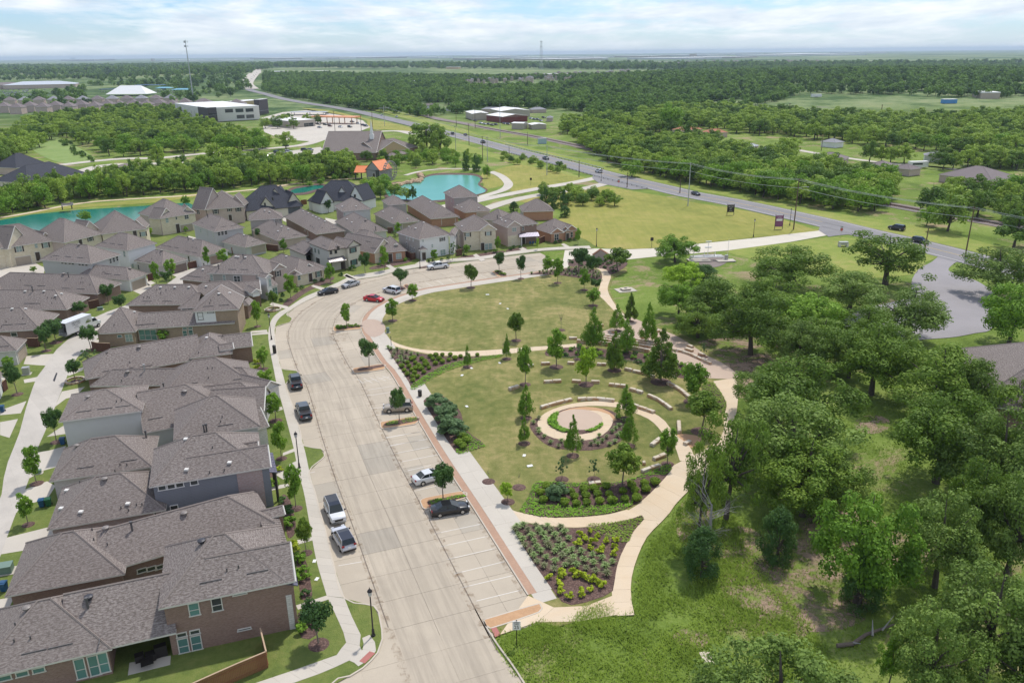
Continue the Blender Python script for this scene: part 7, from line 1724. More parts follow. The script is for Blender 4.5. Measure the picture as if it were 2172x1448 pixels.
for bx,by,w in [(q[1],q[2],q[4]) for q in ST[:11]+ST[19:29]]:
 p=G(bx,by,.14); s=min(1.6,max(.7,w*mpp(p)*.28)); mb=MB(); mb.lathe([(s,-.02),(s*.8,.07),(0,.14)],14); tag(mb.build('mulch_ring',MULCH,None,(p.x,p.y,.15)),kind='structure')
# stone planter rings
for px,py,R_,lb in ((580,657,1.6,'round pale stone planter ring on the curve lawn'),(160,808,1.5,'square stone planter round the alley tree')):
 g_=G(px,py,.14); r=empty('tree_planter',(g_.x,g_.y,.14),.3,lb,'planter')
 for k in range(16): a=k*math.pi/8; m=MB(); m.box((R_*math.cos(a),R_*math.sin(a),.16),(.3,.56,.34),a); m.build('stone',STONE,r)
# ---------------------------------------------------------------- belts of trees further off
def in_world(poly):
 return [(p.x,p.y) for p in (G(a,b,0) for a,b in poly)]
REST= []
KEEP= [(G(a,b),w) for a,b,w in ((1346,286,14),(1398,293,12),(1467,277,14),(1521,283,13),(1472,296,12),(1565,312,16),(1620,322,12),(1755,342,20),(1756,303,13),(1862,357,18),(1910,360,12),(2047,382,30),(1988,333,16),(2064,328,12),(2023,283,10),(911,226,14),(1041,234,14),(1082,234,14),(1144,234,12),(1165,252,10),(956,230,10),(1222,257,10),(1265,227,10),(1327,246,12),(490,250,30),(1000,250,40),(1090,248,45),(1946,357,12))]
def blocked(x,y):
 for k,w in KEEP:
  if abs(x- k.x*y/k.y)<w and -44<y- k.y<w: return True
 return False
def scatter(poly_px,n,keys,hrange,wrange,label,group,seed,minsep=4.0,avoid=(),ind=60):
 P_=in_world(poly_px); r_=random.Random(seed); xs= [p[0] for p in P_]; ys= [p[1] for p in P_]; pts= []; tries=0; av= [in_world(a) for a in avoid]
 while len(pts)<n and tries<n*60:
  tries += 1; x,y=r_.uniform(min(xs),max(xs)),r_.uniform(min(ys),max(ys))
  if not inside((x,y),P_) or any(inside((x,y),a) for a in av): continue
  if any((x- a)**2+ (y- b_)**2<minsep**2 for a,b_ in pts) or blocked(x,y): continue
  pts.append((x,y))
 for i,(x,y) in enumerate(sorted(pts,key=lambda p: p[0]**2+p[1]**2)):
  h_=r_.uniform(*hrange); w_=h_*r_.uniform(*wrange)
  if i<ind: put_tree(r_.choice(keys),Vector((x,y,0)),h_,w_,label,group)
  else: REST.append((x,y,h_,w_))
 return len(pts)
MIXK= ['mid','midround','mid','midround','midlime']
BELTS= [
 ([(-40,440),(60,425),(200,398),(300,385),(420,372),(520,362),(640,358),(740,356),(745,376),(660,388),(560,394),(450,404),(300,415),(150,428),(0,448)],165,['midround','midlime','midround','mid'],(9,13),(.75,1.0),'dense green tree in the belt between the river path and the lower road','trees of the belt behind the river',5.2),
 ([(-40,470),(30,452),(110,442),(110,432),(0,440)],9,['midlime','midround'],(8,11),(.8,1),'tree at the far left bank of the river','trees on the left river bank',4),
 ([(120,290),(300,275),(420,270),(500,290),(560,300),(570,318),(480,322),(400,326),(280,335),(240,330),(180,315)],150,['midlime','mid','midlime','midround'],(9,13),(.9,1.1),'bright green tree in the grove before the white office building','trees of the grove before the office',5.5),
 ([(-60,320),(0,312),(40,290),(60,268),(150,250),(260,240),(380,240),(400,262),(300,275),(190,285),(110,300),(20,345),(-60,360)],210,['mid','mid','midround'],(10,14),(.9,1.15),'dark spreading tree in the wood at the left beyond the charcoal roofed houses','trees of the wood at the left',6.5),
 ([(1225,300),(1290,345),(1400,376),(1500,398),(1600,416),(1700,433),(1790,448),(1850,452),(1880,425),(2000,400),(2172,440),(2172,345),(2050,345),(1900,345),(1780,342),(1650,330),(1520,305),(1400,292),(1300,292)],560,['midlime','mid','midround','midlime'],(8.5,13),(.95,1.2),'green tree in the belt beyond the railway','trees of the belt beyond the railway',5.6),
 ([(1960,455),(2050,462),(2172,480),(2300,500),(2300,440),(2172,425),(2000,420)],28,['mid','midround'],(9,13),(.85,1.1),'tree at the right edge beside the railway','trees at the right edge by the railway',6),
 ([(1180,282),(1240,265),(1340,250),(1440,235),(1560,240),(1700,252),(1850,262),(2000,262),(2172,250),(2172,330),(2050,325),(1950,320),(1800,305),(1650,290),(1500,280),(1350,285),(1240,295)],470,['mid','midround','mid','midlime'],(9,14),(1.0,1.3),'tree among the houses between the railway and the pasture','trees among the far houses',8),
 ([(770,342),(880,330),(905,318),(960,330),(1010,345),(1020,356),(960,355),(900,356),(860,362),(800,350)],34,['midround','midlime','mid'],(5,8.5),(.8,1.1),'small leafy tree between the church and the pond path','trees between church and pond',5),
 ([(1070,330),(1100,335),(1180,352),(1215,366),(1190,370),(1110,352),(1060,342)],16,['midround'],(3,4.5),(1.0,1.5),'low bush on the slope below the guard rail','bushes below the guard rail',5),
 ([(560,268),(600,262),(680,262),(560,290)],9,['mid','midround'],(9,11),(.9,1.1),'dark tree between the office and the petrol station','trees by the petrol station',7),
 ([(1140,412),(1180,408),(1240,414),(1290,425),(1310,437),(1270,442),(1220,438),(1170,430),(1130,424)],17,['midround','mid'],(4.5,6.5),(1,1.3),'low spreading tree of the clump beside the mown lot','trees of the clump by the mown lot',4.2),
 ([(775,405),(790,398),(830,400),(840,420),(800,425),(780,420)],7,['midround','midlime'],(7,9),(.9,1.1),'leafy tree between the white gabled house and the pond','trees at the left end of the pond',4),
 ([(640,395),(720,372),(760,372),(765,380),(700,390),(660,398)],10,['midlime','midround'],(3,5),(.9,1.2),'small tree by the stream path left of the mill','trees left of the mill',4),
]
IND= {'trees of the belt behind the river': 62,'trees of the grove before the office': 36,'trees of the wood at the left': 22,'trees of the belt beyond the railway': 90,'trees at the right edge by the railway': 14,'trees among the far houses': 24}
for poly,n,keys,hr,wr,lb,gp,sep in BELTS: scatter(poly,n,keys,hr,wr,lb,gp,len(gp)+n,sep,ind=IND.get(gp,40))
for k,bx,by,ty,w,lb in (('midround',2010,490,398,100,'large dark tree near the highway at the railway gap'),('mid',2150,524,432,110,'large dark tree at the right edge beside the highway'),('midlime',1965,478,425,50,'bushy tree left of the railway gap'),('midlime',1340,375,330,60,'bright tree at the near end of the belt beside the highway'),('mid',905,322,248,95,'large dark oak pair beside the church, left crown'),('mid',935,326,262,52,'smaller dark oak beside the church, right crown'),('mid',470,365,295,120,'big dark round oak overlapping the lower road'),('mid',607,316,272,46,'round tree on the verge behind the parked cars'),('mid',282,372,332,30,'dark grey round tree at the road junction'),('mid',336,352,300,44,'thin tall tree on the road median'),('mid',385,350,322,30,'dark conifer like tree on the road median'),
      ('midlime',1033,378,343,22,'bright round tree on the pond bank beside the path'),('midlive',988,362,318,20,'dark pointed conifer, left of two behind the pond'),('midlive',1010,364,322,22,'dark pointed conifer, right of two behind the pond'),('mid',862,424,392,36,'round tree at the near edge of the pond'),('mid',876,426,385,20,'slim tree at the near edge of the pond'),('midlive',1176,442,410,26,'dark tree with mulch ring beside the estate entrance'),('midlive',1157,440,392,26,'dark tree of the entrance planting, left'),('midlive',1195,442,400,20,'thin tree of the entrance planting, right'),
      ('mid',232,330,285,40,'tree with a bare trunk in the green clearing'),('mid',1460,300,250,60,'tall tree above the orange roofed house'),('midlime',1425,278,205,70,'tall bright tree behind the belt'),('mid',2000,345,300,60,'tall tree beside the white house')):
 photo_tree(k,bx,by,ty,w,lb,name='tree')
# far woodland as one mass: instanced crowns on terrain points
def mass(name,pts,sc,rot,label,key,scw=None):
 me=bpy.data.meshes.new(name); me.from_pydata(pts,[],[])
 at=me.attributes.new('s','FLOAT_VECTOR','POINT'); v=np.array([(a if scw is None else b,a if scw is None else b,a) for a,b in zip(sc,scw or sc)],dtype=np.float32); at.data.foreach_set('vector',v.ravel())
 ar=me.attributes.new('r','FLOAT','POINT'); ar.data.foreach_set('value',list(rot))
 o=link(name,me); tag(o,label,kind='stuff')
 ng=bpy.data.node_groups.new(name,'GeometryNodeTree'); ng.interface.new_socket('Geometry',in_out='INPUT',socket_type='NodeSocketGeometry'); ng.interface.new_socket('Geometry',in_out='OUTPUT',socket_type='NodeSocketGeometry')
 gi,go=N(ng,'NodeGroupInput'),N(ng,'NodeGroupOutput'); iop=N(ng,'GeometryNodeInstanceOnPoints'); jn=N(ng,'GeometryNodeGeometryToInstance')
 for me_,_ in TREES[key]:
  src=bpy.data.objects.new('far_tree',me_); ob=N(ng,'GeometryNodeObjectInfo'); ob.inputs['Object'].default_value=src; ng.links.new(ob.outputs['Geometry'],jn.inputs[0])
 ng.links.new(gi.outputs[0],iop.inputs['Points']); ng.links.new(jn.outputs[0],iop.inputs['Instance']); iop.inputs['Pick Instance'].default_value=True
 s_=N(ng,'GeometryNodeInputNamedAttribute'); s_.data_type= 'FLOAT_VECTOR'; s_.inputs['Name'].default_value= 's'; r_=N(ng,'GeometryNodeInputNamedAttribute'); r_.inputs['Name'].default_value= 'r'
 cx=N(ng,'ShaderNodeCombineXYZ'); ng.links.new(r_.outputs[0],cx.inputs[2]); ng.links.new(cx.outputs[0],iop.inputs['Rotation']); ng.links.new(s_.outputs[0],iop.inputs['Scale'])
 ng.links.new(iop.outputs[0],go.inputs[0]); md=o.modifiers.new('scatter','NODES'); md.node_group=ng
 return len(pts)
def woodland(name,polys,dens,label,seed,key='far',srange=(9,14),avoid=(),cap=9000):
 g2=np.random.default_rng(seed); pts= []; sc= []; av= [in_world(a) for a in avoid]
 for poly in polys:
  P_=in_world(poly); xs= [p[0] for p in P_]; ys= [p[1] for p in P_]; A=0
  for i in range(len(P_)): A += P_[i][0]*P_[(i+1) % len(P_)][1]- P_[(i+1) % len(P_)][0]*P_[i][1]
  n=int(min(cap,abs(A)/2*dens)); k=0
  while k<n:
   x,y=g2.uniform(min(xs),max(xs)),g2.uniform(min(ys),max(ys))
   if not inside((x,y),P_) : continue
   k += 1
   if any(inside((x,y),a) for a in av) or blocked(x,y): continue
   if mnoise.noise(Vector((x/140,y/140,5)))<-0.42: continue
   pts.append((x,y,hgt(x,y)- .6)); sc.append(g2.uniform(*srange))
 return mass(name,pts,sc,g2.uniform(0,6.28,len(pts)),label,key)
PAST= [(1560,236),(1640,216),(1760,202),(1900,202),(2060,212),(2300,205),(2300,262),(2000,262),(1900,254),(1700,250)]
woodland('woodland',[[(560,196),(640,212),(760,232),(900,250),(1000,262),(1180,265),(1350,252),(1560,236),(1640,218),(1700,205),(1440,190),(1200,200),(1000,200),(800,196),(640,186),(560,180)]],.0105,'woodland beyond the railway seen as one green mass',1,srange=(9.5,13.5),
  avoid=[[(960,262),(1000,232),(1180,232),(1260,240),(1240,262),(1100,270)],[(880,226),(930,218),(960,232),(900,240)]])
woodland('woodland',[[(1440,190),(1700,205),(1760,202),(1900,202),(2060,210),(2400,205),(2600,175),(2300,150),(2172,142),(1900,140),(1700,142),(1500,150),(1300,165),(1200,200)]],.0085,'wooded rise behind the pasture at the right',2,srange=(10,15))
woodland('woodland',[[(560,180),(640,186),(800,196),(1000,200),(1200,200),(1300,165),(1100,168),(900,165),(700,160),(560,160)]],.0075,'wooded plain in the middle distance',3,srange=(10,15),avoid=[[(960,178),(1100,172),(1250,172),(1180,186),(1000,190)]])
woodland('woodland',[[(-400,250),(-100,245),(200,222),(380,222),(500,205),(530,190),(520,165),(430,150),(300,158),(100,165),(-300,170),(-600,200)]],.0013,'scattered wood and fields at the left in the distance',4,srange=(10,15),avoid=[[(-60,222),(130,200),(200,175),(190,168),(-60,172)],[(190,230),(340,228),(340,185),(180,186)]])
woodland('woodland',[[(0,166),(200,160),(520,160),(540,150),(600,145),(1100,147),(1300,150),(2172,140),(2172,135),(1200,138),(600,138),(0,142)]],.0009,'hazy distant tree cover towards the horizon',5,srange=(14,26),cap=9000)
woodland('hedgerow',[[(125,300),(140,300),(175,325),(210,345),(195,347),(160,330)]],.03,'dark clipped hedgerow beside the green clearing',6,srange=(3,4))
mass('woodland',[(x,y,hgt(x,y)- .2) for x,y,a,b_ in REST],[a for x,y,a,b_ in REST],[(x*7.3) % 6.28 for x,y,a,b_ in REST],'farther trees filling the belts and groves behind the nearest ones','mid',[b_ for x,y,a,b_ in REST])
# ---------------------------------------------------------------- vehicles
TYRE=plain('tyre_rubber',(.012,.012,.012),.8); RIM=plain('alloy_rim',(.5,.5,.5),.3,.8); CARGL=plain('car_window_glass',(.018,.024,.026),.08); CARGLG=plain('tinted_windscreen',(.08,.15,.14),.12)
LAMPR=plain('tail_lamp_red',(.25,.01,.01),.3); LAMPW=plain('headlamp',(.6,.6,.6),.2); CHROME=plain('chrome',(.6,.6,.6),.2,.9)
PAINT= {}
def paint(c):
 k=tuple(c)
 if k not in PAINT:
  m,t,b,o=newmat('car_paint'); b.inputs['Base Color'].default_value=col4(c); b.inputs['Roughness'].default_value=.3; b.inputs['Metallic'].default_value=.15; b.inputs['Coat Weight'].default_value=.6; b.inputs['Coat Roughness'].default_value=.08; PAINT[k]=m
 return PAINT[k]
# side profiles in metres, nose towards +x: lower body (x, z top), greenhouse (x, z) points
TYPES= {
 'saloon': dict(L=4.85,W=1.84,body=[(-2.42,.62),(-2.38,.98),(-1.75,1.06),(-.9,1.0),(.9,.97),(1.95,.88),(2.38,.70),(2.42,.5)],cab=[(-1.75,1.04),(-1.0,1.42),(.15,1.45),(1.15,.96)],wr=.33,wx=(1.45,-1.42),clr=.2),
 'suv': dict(L=4.75,W=1.92,body=[(-2.36,.62),(-2.34,1.05),(-1.9,1.12),(-.9,1.10),(1.0,1.07),(2.05,1.0),(2.34,.8),(2.38,.5)],cab=[(-2.2,1.08),(-1.95,1.66),(-.3,1.74),(.35,1.70),(1.2,1.05)],wr=.37,wx=(1.42,-1.42),clr=.24),
 'bigsuv': dict(L=5.0,W=2.0,body=[(-2.48,.62),(-2.46,1.1),(-1.9,1.16),(-.9,1.15),(1.15,1.14),(2.25,1.08),(2.46,.9),(2.5,.5)],cab=[(-2.4,1.12),(-2.2,1.78),(-.3,1.84),(.55,1.8),(1.3,1.12)],wr=.40,wx=(1.5,-1.5),clr=.27),
 'pickup': dict(L=5.9,W=2.02,body=[(-2.95,.7),(-2.93,1.28),(-1.0,1.26),(-.7,1.2),(1.5,1.18),(2.75,1.12),(2.93,.9),(2.95,.55)],cab=[(-1.0,1.16),(-.85,1.82),(.65,1.86),(1.5,1.16)],wr=.42,wx=(1.95,-1.75),clr=.32),
}
CARM= {}
def car_meshes(kind,color,roofc=None):
 key= (kind,color,roofc)
 if key in CARM: return CARM[key]
 T=TYPES[kind]; W_=T['W']/2; out= []
 pb=paint(color); bot=T['clr']; bm=bmesh.new()
 prof=T['body']; xs= [p[0] for p in prof]
 def zt(x):
  for (x0,z0),(x1,z1) in zip(prof,prof[1:]):
   if x0 <= x <= x1+1e-6: return z0+ (z1- z0)* (x- x0)/max(1e-6,x1- x0)
  return prof[-1][1]
 st=sorted(set(xs+ [T['wx'][0]+d for d in (-.5,.5)]+ [T['wx'][1]+d for d in (-.5,.5)]))
 st= [x for i,x in enumerate(st) if i==0 or x- st[i- 1]>.03 or x in (xs[0],xs[-1])]
 rings= []
 for x in st:
  e=abs(x)/ (T['L']/2); w=W_* (1- .13*max(0,e- .72)/.28); z1=zt(x); sh=min(z1- .12,.95*z1)
  rings.append([bm.verts.new(v) for v in ((x,-w*.93,bot),(x,-w,bot+.22),(x,-w,sh- .08),(x,-w*.9,z1),(x,w*.9,z1),(x,w,sh- .08),(x,w,bot+.22),(x,w*.93,bot))])
 for a,b_ in zip(rings,rings[1:]):
  for i in range(8):
   j= (i+1) % 8; bm.faces.new((a[i],b_[i],b_[j],a[j]))
 bm.faces.new(rings[0]); bm.faces.new(rings[-1][::-1]); bmesh.ops.recalc_face_normals(bm,faces=bm.faces)
 bmesh.ops.bevel(bm,geom=[e for e in bm.edges if e.calc_face_angle(0)>.5],offset=.04,segments=1,affect='EDGES',clamp_overlap=True)
 me=bpy.data.meshes.new('body'); bm.to_mesh(me); bm.free(); me.materials.append(pb); me.shade_smooth(); out.append(('body',me))
 cab=T['cab']; tw=W_*.72; bw=W_*.88; m=MB(); g=MB(); zb_=min(cab[0][1],cab[-1][1]); ztop=max(p[1] for p in cab)
 def cw(z): return bw+ (tw- bw)* (z- zb_)/ (ztop- zb_)
 L_= [(x,-cw(z),z) for x,z in cab]; R_= [(x,cw(z),z) for x,z in cab]
 for i in range(len(cab)- 1):
  q= [L_[i],L_[i+1],R_[i+1],R_[i]]; slope=abs(cab[i+1][1]- cab[i][1])>.25
  (g if slope else m).face(q[::-1],0,[(0,0)]*4)
 g.face(L_[::-1] if False else L_,0,[(0,0)]*len(L_)); g.face(R_[::-1],0,[(0,0)]*len(R_))
 out.append(('window',g.mesh('window',CARGL))); me=m.mesh('car_roof',paint(roofc) if roofc else pb); out.append(('car_roof',me))
 # pillars
 p=MB()
 for S in (L_,R_):
  for i in range(len(S)- 1): p.tube([S[i],S[i+1]],.035,4,0,False)
 mid= (cab[1][0]+cab[-2][0])/2+.05
 for sg in (-1,1): p.tube([(mid,sg*cw(zb_)*1.0,zb_),(mid,sg* (cw(ztop)+.01),ztop- .02)],.04,4,0,False)
 out.append(('pillar',p.mesh('pillar',pb)))
 if kind== 'pickup':
  b_=MB(); b_.box((-1.95,0,1.285),(1.75,W_*1.55,.02)); out.append(('cargo_bed',b_.mesh('cargo_bed',BLACKM)))
 hl=MB()
 for sg in (-1,1): hl.box((T['L']/2- .10,sg*W_*.66,.78 if kind== 'saloon' else .9),(.16,.36,.16))
 out.append(('headlight',hl.mesh('headlight',LAMPW))); tl=MB()
 for sg in (-1,1): tl.box((-T['L']/2+.06,sg*W_*.74,.9 if kind== 'saloon' else 1.0),(.12,.3,.2 if kind != 'pickup' else .34))
 out.append(('tail_light',tl.mesh('tail_light',LAMPR))); gr=MB(); gr.box((T['L']/2- .02,0,.72),(.08,W_*1.0,.24)); gr.box((T['L']/2- .06,0,bot+.1),(.12,W_*1.6,.14)); gr.box((-T['L']/2+.05,0,bot+.1),(.14,W_*1.6,.14)); out.append(('grille',gr.mesh('grille',BLACKM)))
 mi=MB()
 for sg in (-1,1): mi.box((cab[-1][0]- .25,sg* (W_+.08),zb_+.08),(.16,.2,.15))
 out.append(('mirror',mi.mesh('mirror',BLACKM)))
 pl=MB(); pl.box((-T['L']/2- .01,0,.75),(.03,.34,.16)); out.append(('number_plate',pl.mesh('number_plate',TRIM_W)))
 ty=MB(); r_=T['wr']; ty.tube([(0,-.12,0),(0,.12,0)],r_,18); ri=MB(); ri.tube([(0,-.135,0),(0,.135,0)],r_*.62,10); ar=MB(); ar.tube([(0,-.06,0),(0,.06,0)],r_*1.14,18)
 CARM[key]= (T,out,ty.mesh('wheel',TYRE),ri.mesh('rim',RIM),ar.mesh('wheel_arch',BLACKM)); return CARM[key]
def car(kind,color,p0,p1,label,roofc=None,z=.055,cat=None,group=None,name=None,simple=False):
 """p0 = px of the tail on the ground, p1 = px of the nose (used for heading)"""
 a,b_=G(*p0,z),G(*p1,z); c= (a+b_)/2; rz=math.atan2((b_- a).y,(b_- a).x); T,parts,ty,ri,ar=car_meshes(kind,color,roofc)
 cat=cat or {'saloon': 'car','suv': 'suv','bigsuv': 'suv','pickup': 'pickup truck'}[kind]
 zz=z+hgt(c.x,c.y); r=empty(name or {'saloon': 'parked_car','suv': 'parked_suv','bigsuv': 'parked_suv','pickup': 'pickup_truck'}[kind],(c.x,c.y,zz),rz,label,cat,group)
 for n_,me in parts:
  if simple and n_ in ('pillar','mirror','number_plate','grille'): continue
  link(n_,me,r)
 for wx in T['wx']:
  for sg in (-1,1):
   w=link('wheel',ty,r,(wx,sg* (T['W']/2- .11),T['wr']))
   if not simple: link('rim',ri,w); link('wheel_arch',ar,r,(wx,sg* (T['W']/2- .06),T['wr']+.02))
 return r
WH= (.68,.69,.70); SIL= (.38,.39,.41); BLK= (.010,.010,.012); NAVY= (.02,.03,.05); SLATE= (.045,.06,.075); BEIGE= (.36,.31,.24); REDC= (.55,.012,.02); GREYC= (.13,.14,.15)
car('pickup',SLATE,(632,832),(624,800),'dark slate pickup, the farther of two parked on the left kerb'); car('pickup',(.06,.075,.09),(653,899),(638,860),'dark slate pickup, the nearer of two parked on the left kerb')
car('bigsuv',WH,(700,1068),(722,1118),'white luxury off-roader with a black roof, nose towards the camera',roofc=BLK); car('suv',(.55,.56,.6),(742,1172),(717,1130),'pale silver crossover with dark glass roof behind the white off-roader',roofc=(.03,.03,.035))
car('saloon',BLK,(916,1092),(992,1080),'black saloon parked beside the kerb island'); car('saloon',(.62,.63,.64),(884,1026),(940,1010),'white saloon half hidden by the dark island tree')
car('suv',BEIGE,(868,869),(821,872),'beige off-roader parked behind an island tree'); car('saloon',REDC,(775,636),(812,640),'red sports coupe in the curved parking bay'); car('suv',WH,(848,624),(815,617),'white off-roader beside the red coupe')
car('saloon',BLK,(712,620),(680,626),'black saloon parked at the curve pavement'); car('saloon',SIL,(760,603),(728,612),'silver saloon parked ahead of the black saloon at the curve'); car('pickup',WH,(951,567),(907,572),'white lifted pickup parked before the white house')
HG= 'vehicles on the highway'
car('saloon',NAVY,(1467,411),(1484,416),'dark small car on the highway above the vacant lot',z=.1,group=HG,name='car'); car('bigsuv',BLK,(1918,490),(1885,485),'black large off-roader on the highway, left of two near the crossing',z=.1,group=HG,name='car'); car('suv',BLK,(1932,511),(1970,518),'black off-roader on the highway, right of two near the crossing',z=.1,group=HG,name='car')
car('suv',WH,(1278,368),(1262,364),'white off-roader on the highway at the estate entrance',z=.1,group=HG,name='car'); car('pickup',BLK,(1150,336),(1165,341),'black pickup on the highway at the guard rail',z=.1,group=HG,name='car'); car('pickup',BLK,(1032,306),(1017,301),'black open truck on the highway before the pond',z=.1,group=HG,name='car')
car('bigsuv',(.05,.03,.03),(968,289),(952,282),'dark truck with white front on the highway by the big oaks',z=.1,group=HG,name='car'); car('saloon',(.07,.02,.03),(982,286),(993,289),'dark maroon car on the highway lane beside the truck',z=.1,group=HG,name='car'); car('suv',WH,(813,247),(806,245),'white car on the highway near the petrol station',z=.1,group=HG,name='car',simple=True); car('saloon',SIL,(838,247),(845,250),'silver car on the highway near the petrol station',z=.1,group=HG,name='car',simple=True)
CG= 'cars parked at the church'
for x0,y0,x1,y1,k,c,lb in ((582,325,593,326,'suv',BLK,'black suv parked first left at the church'),(597,325,607,326,'saloon',SIL,'silver car second in the church row'),(606,324,616,324,'suv',WH,'white suv third in the church row'),(641,320,652,320,'suv',BLK,'black suv near the church wall'),(653,319,663,320,'saloon',SIL,'silver car next to the church wall'),(512,332,524,332,'saloon',GREYC,'grey car alone at the left of the church drive'),(560,333,572,335,'suv',WH,'white car leaving on the church drive'),(612,311,600,310,'saloon',BLK,'black car driving under the verge tree')): car(k,c,(x0,y0),(x1,y1),lb,z=.1,group=CG,name='car')
PG= 'cars at the petrol station'
for i,(x,y,c) in enumerate(sorted(((676,264,BLK),(690,265,BLK),(700,268,(.1,.02,.02)),(678,271,SIL),(722,270,WH),(742,270,BLK),(747,259,BLK),(760,263,WH),(770,266,(.06,.03,.06)),(776,268,NAVY),(592,246,WH),(694,241,BLK)))):
 car('suv' if i % 2 else 'saloon',c,(x- 5,y),(x+5,y+1),'%s car at the petrol station, %s from the left' % ({BLK: 'black',SIL: 'silver',WH: 'white',NAVY: 'navy'}.get(c,'dark red'),ordinal(i)),z=.12,group=PG,name='car',simple=True)
IG= 'cars in the yard of the metal workshops'
for i in range(14):
 x= [1008,1020,1028,1036,1044,1052,1070,1078,1088,1126,1133,1140,1147,1153][i]; y= [257,262,264,264,266,265,263,264,263,252,254,254,257,250][i]; c= [BLK,WH,SIL,NAVY,BLK,BLK,GREYC,BLK,BLK,WH,NAVY,BLK,SIL,BLK][i]
 car('saloon',c,(x- 3.5,y),(x+3.5,y+1),'car parked in the workshop yard, %s from the left' % ordinal(i),z=.1,group=IG,name='car',simple=True)
rs=random.Random(4); QG= 'cars on the far highway stretch'
for i in range(16):
 t=i/15; x=545- 24*t+ (6 if i % 2 else -3)* (.3+t*.4); y=155+24*t; car('saloon',rs.choice([WH,BLK,SIL,GREYC]),(x,y),(x+.6,y- 1.5),'tiny car queueing on the distant highway, %s from the top' % ordinal(i),z=.5,group=QG,name='car',simple=True)
SGp= 'cars in the school car park at the far left'
for i in range(60):
 car('saloon',rs.choice([WH,BLK,SIL,GREYC,NAVY]),*((lambda x,y: ((x- 2,y),(x+2,y+.5)))(rs.uniform(5,112),rs.uniform(191,204))),'parked car in the distant school car park',z=.2,group=SGp,name='car',simple=True)
# moving truck
a,b_=G(142,716,.15),G(198,694,.15); c= (a+b_)/2; r=empty('moving_truck',(c.x,c.y,.15),math.atan2((b_- a).y,(b_- a).x) ,'white moving box truck with open rear door in the alley','box truck'); TW=paint(WH)
m=MB(); Lb=6.6
for cc,d in (((-.9,0,3.35),(Lb,2.4,.08)),((-.9,0,.95),(Lb,2.4,.12)),((-.9,-1.17,2.15),(Lb,.06,2.4)),((-.9,1.17,2.15),(Lb,.06,2.4)),((2.37,0,2.15),(.06,2.3,2.4))): m.box(cc,d)
m.build('cargo_box',TW,r); m=MB(); m.box((-3.9,0,.75),(1.4,2.2,.06)); m.build('loading_ramp',GALV,r); m=MB(); m.box((-2.5,.3,1.5),(1.2,.9,1.0)); m.box((-1.6,-.4,1.8),(1.0,1.0,1.6)); m.build('load',DARKM,r)
m=MB(); m.box((3.2,0,1.1),(1.7,2.0,1.0)); m.box((4.3,0,.95),(.9,1.9,.7)); m.build('cab',TW,r); m=MB(); m.face([(2.55,-.95,1.6),(3.9,-1.0,1.6),(3.5,-.85,2.25),(2.6,-.85,2.25)]); m.face([(2.55,.95,1.6),(2.6,.85,2.25),(3.5,.85,2.25),(3.9,1.0,1.6)]); m.face([(3.9,-1,1.6),(3.9,1,1.6),(3.5,.85,2.25),(3.5,-.85,2.25)]); m.build('cab_window',CARGL,r); m=MB(); m.box((3.05,0,2.27),(.95,1.75,.06)); m.build('cab_roof',TW,r)
for x in (3.9,-1.6):
 for sg in (-1,1): m=MB(); m.tube([(x,sg*.85,.42),(x,sg*1.12,.42)],.42,14); w=m.build('wheel',TYRE,r); m=MB(); m.tube([(x,sg*.9,.42),(x,sg*1.14,.42)],.22,10); m.build('rim',RIM,w)
for i,(t_,s_,z_) in enumerate((('MOVING',.55,2.85),('MOVERS & STORAGE',.22,2.45),('LOCAL',.2,2.15),('CALL TODAY',.2,1.85))): letters(r,t_,s_,(-1.6- (0 if i else 0),-1.21,z_),GREYC if False else BLACKM)
m=MB(); 
for k in range(7): m.face([(.6+k*.22,-1.205,1.9),(.9+k*.2,-1.205,1.9),(1.0+k*.15,-1.205,2.9- abs(3- k)*.14)])
m.build('plant_emblem',GR_YARD,r)
# ---------------------------------------------------------------- far buildings
def base_of(h): return h.root
def fh(label,A,B,C,ze,mat,roof=FARROOF,pitch=.55,ends='hh',cat='house',name='house',group=None,wins=(),**kw):
 h=House(label,cat,name,group,roof=roof,cap=kw.pop('cap',roof)); h.wing(A,B,ze,mat,C=C if isinstance(C,tuple) else None,D=None if isinstance(C,tuple) else C,pitch=pitch,ends=ends,**kw)
 for w in wins: h.win(*w)
 h.done(); z0=hgt(h.loc.x,h.loc.y)
 if z0: h.root.location.z += z0
 return h
# church with steeple
h=House('long church with grey roof, two ochre gables and a white steeple','church','church',roof=ROOF,cap=ROOF)
h.wing(zo(-265,440),zo(530,435),4.0,BR_BROWN,C=zo(-360,330),ends='gg',r='u',pitch=.5,mats={3: STUC_T})
h.wing(zo(540,430),zo(1140,345),4.0,BR_BROWN,D=20,ends='gh',r='u',pitch=.5)
h.wing(zo(545,428),zo(1015,385),4.2,STUC_T,D=14,ends='gx',r='n',pitch=.5,mats={0: STUC_T}); h.wing(zo(760,480),zo(1010,440),3.2,STUC_T,D=6,pitch=.4)
b=h.hit(*zo(468,225)); p=b[1] if b else Vector((h.loc.x,h.loc.y,9)); m=MB(); m.box((p.x,p.y,p.z+.8),(2.2,2.2,2.6)); m.box((p.x,p.y,p.z+2.8),(1.5,1.5,1.8)); m.lathe([(.8,3.6),(.0,10.5)],8,0,(p.x,p.y,p.z)); h.put(m,'steeple',TRIM_W)
for x in (700,960): h.win(*zo(x,505),2.0,1.8,'b')
h.done()
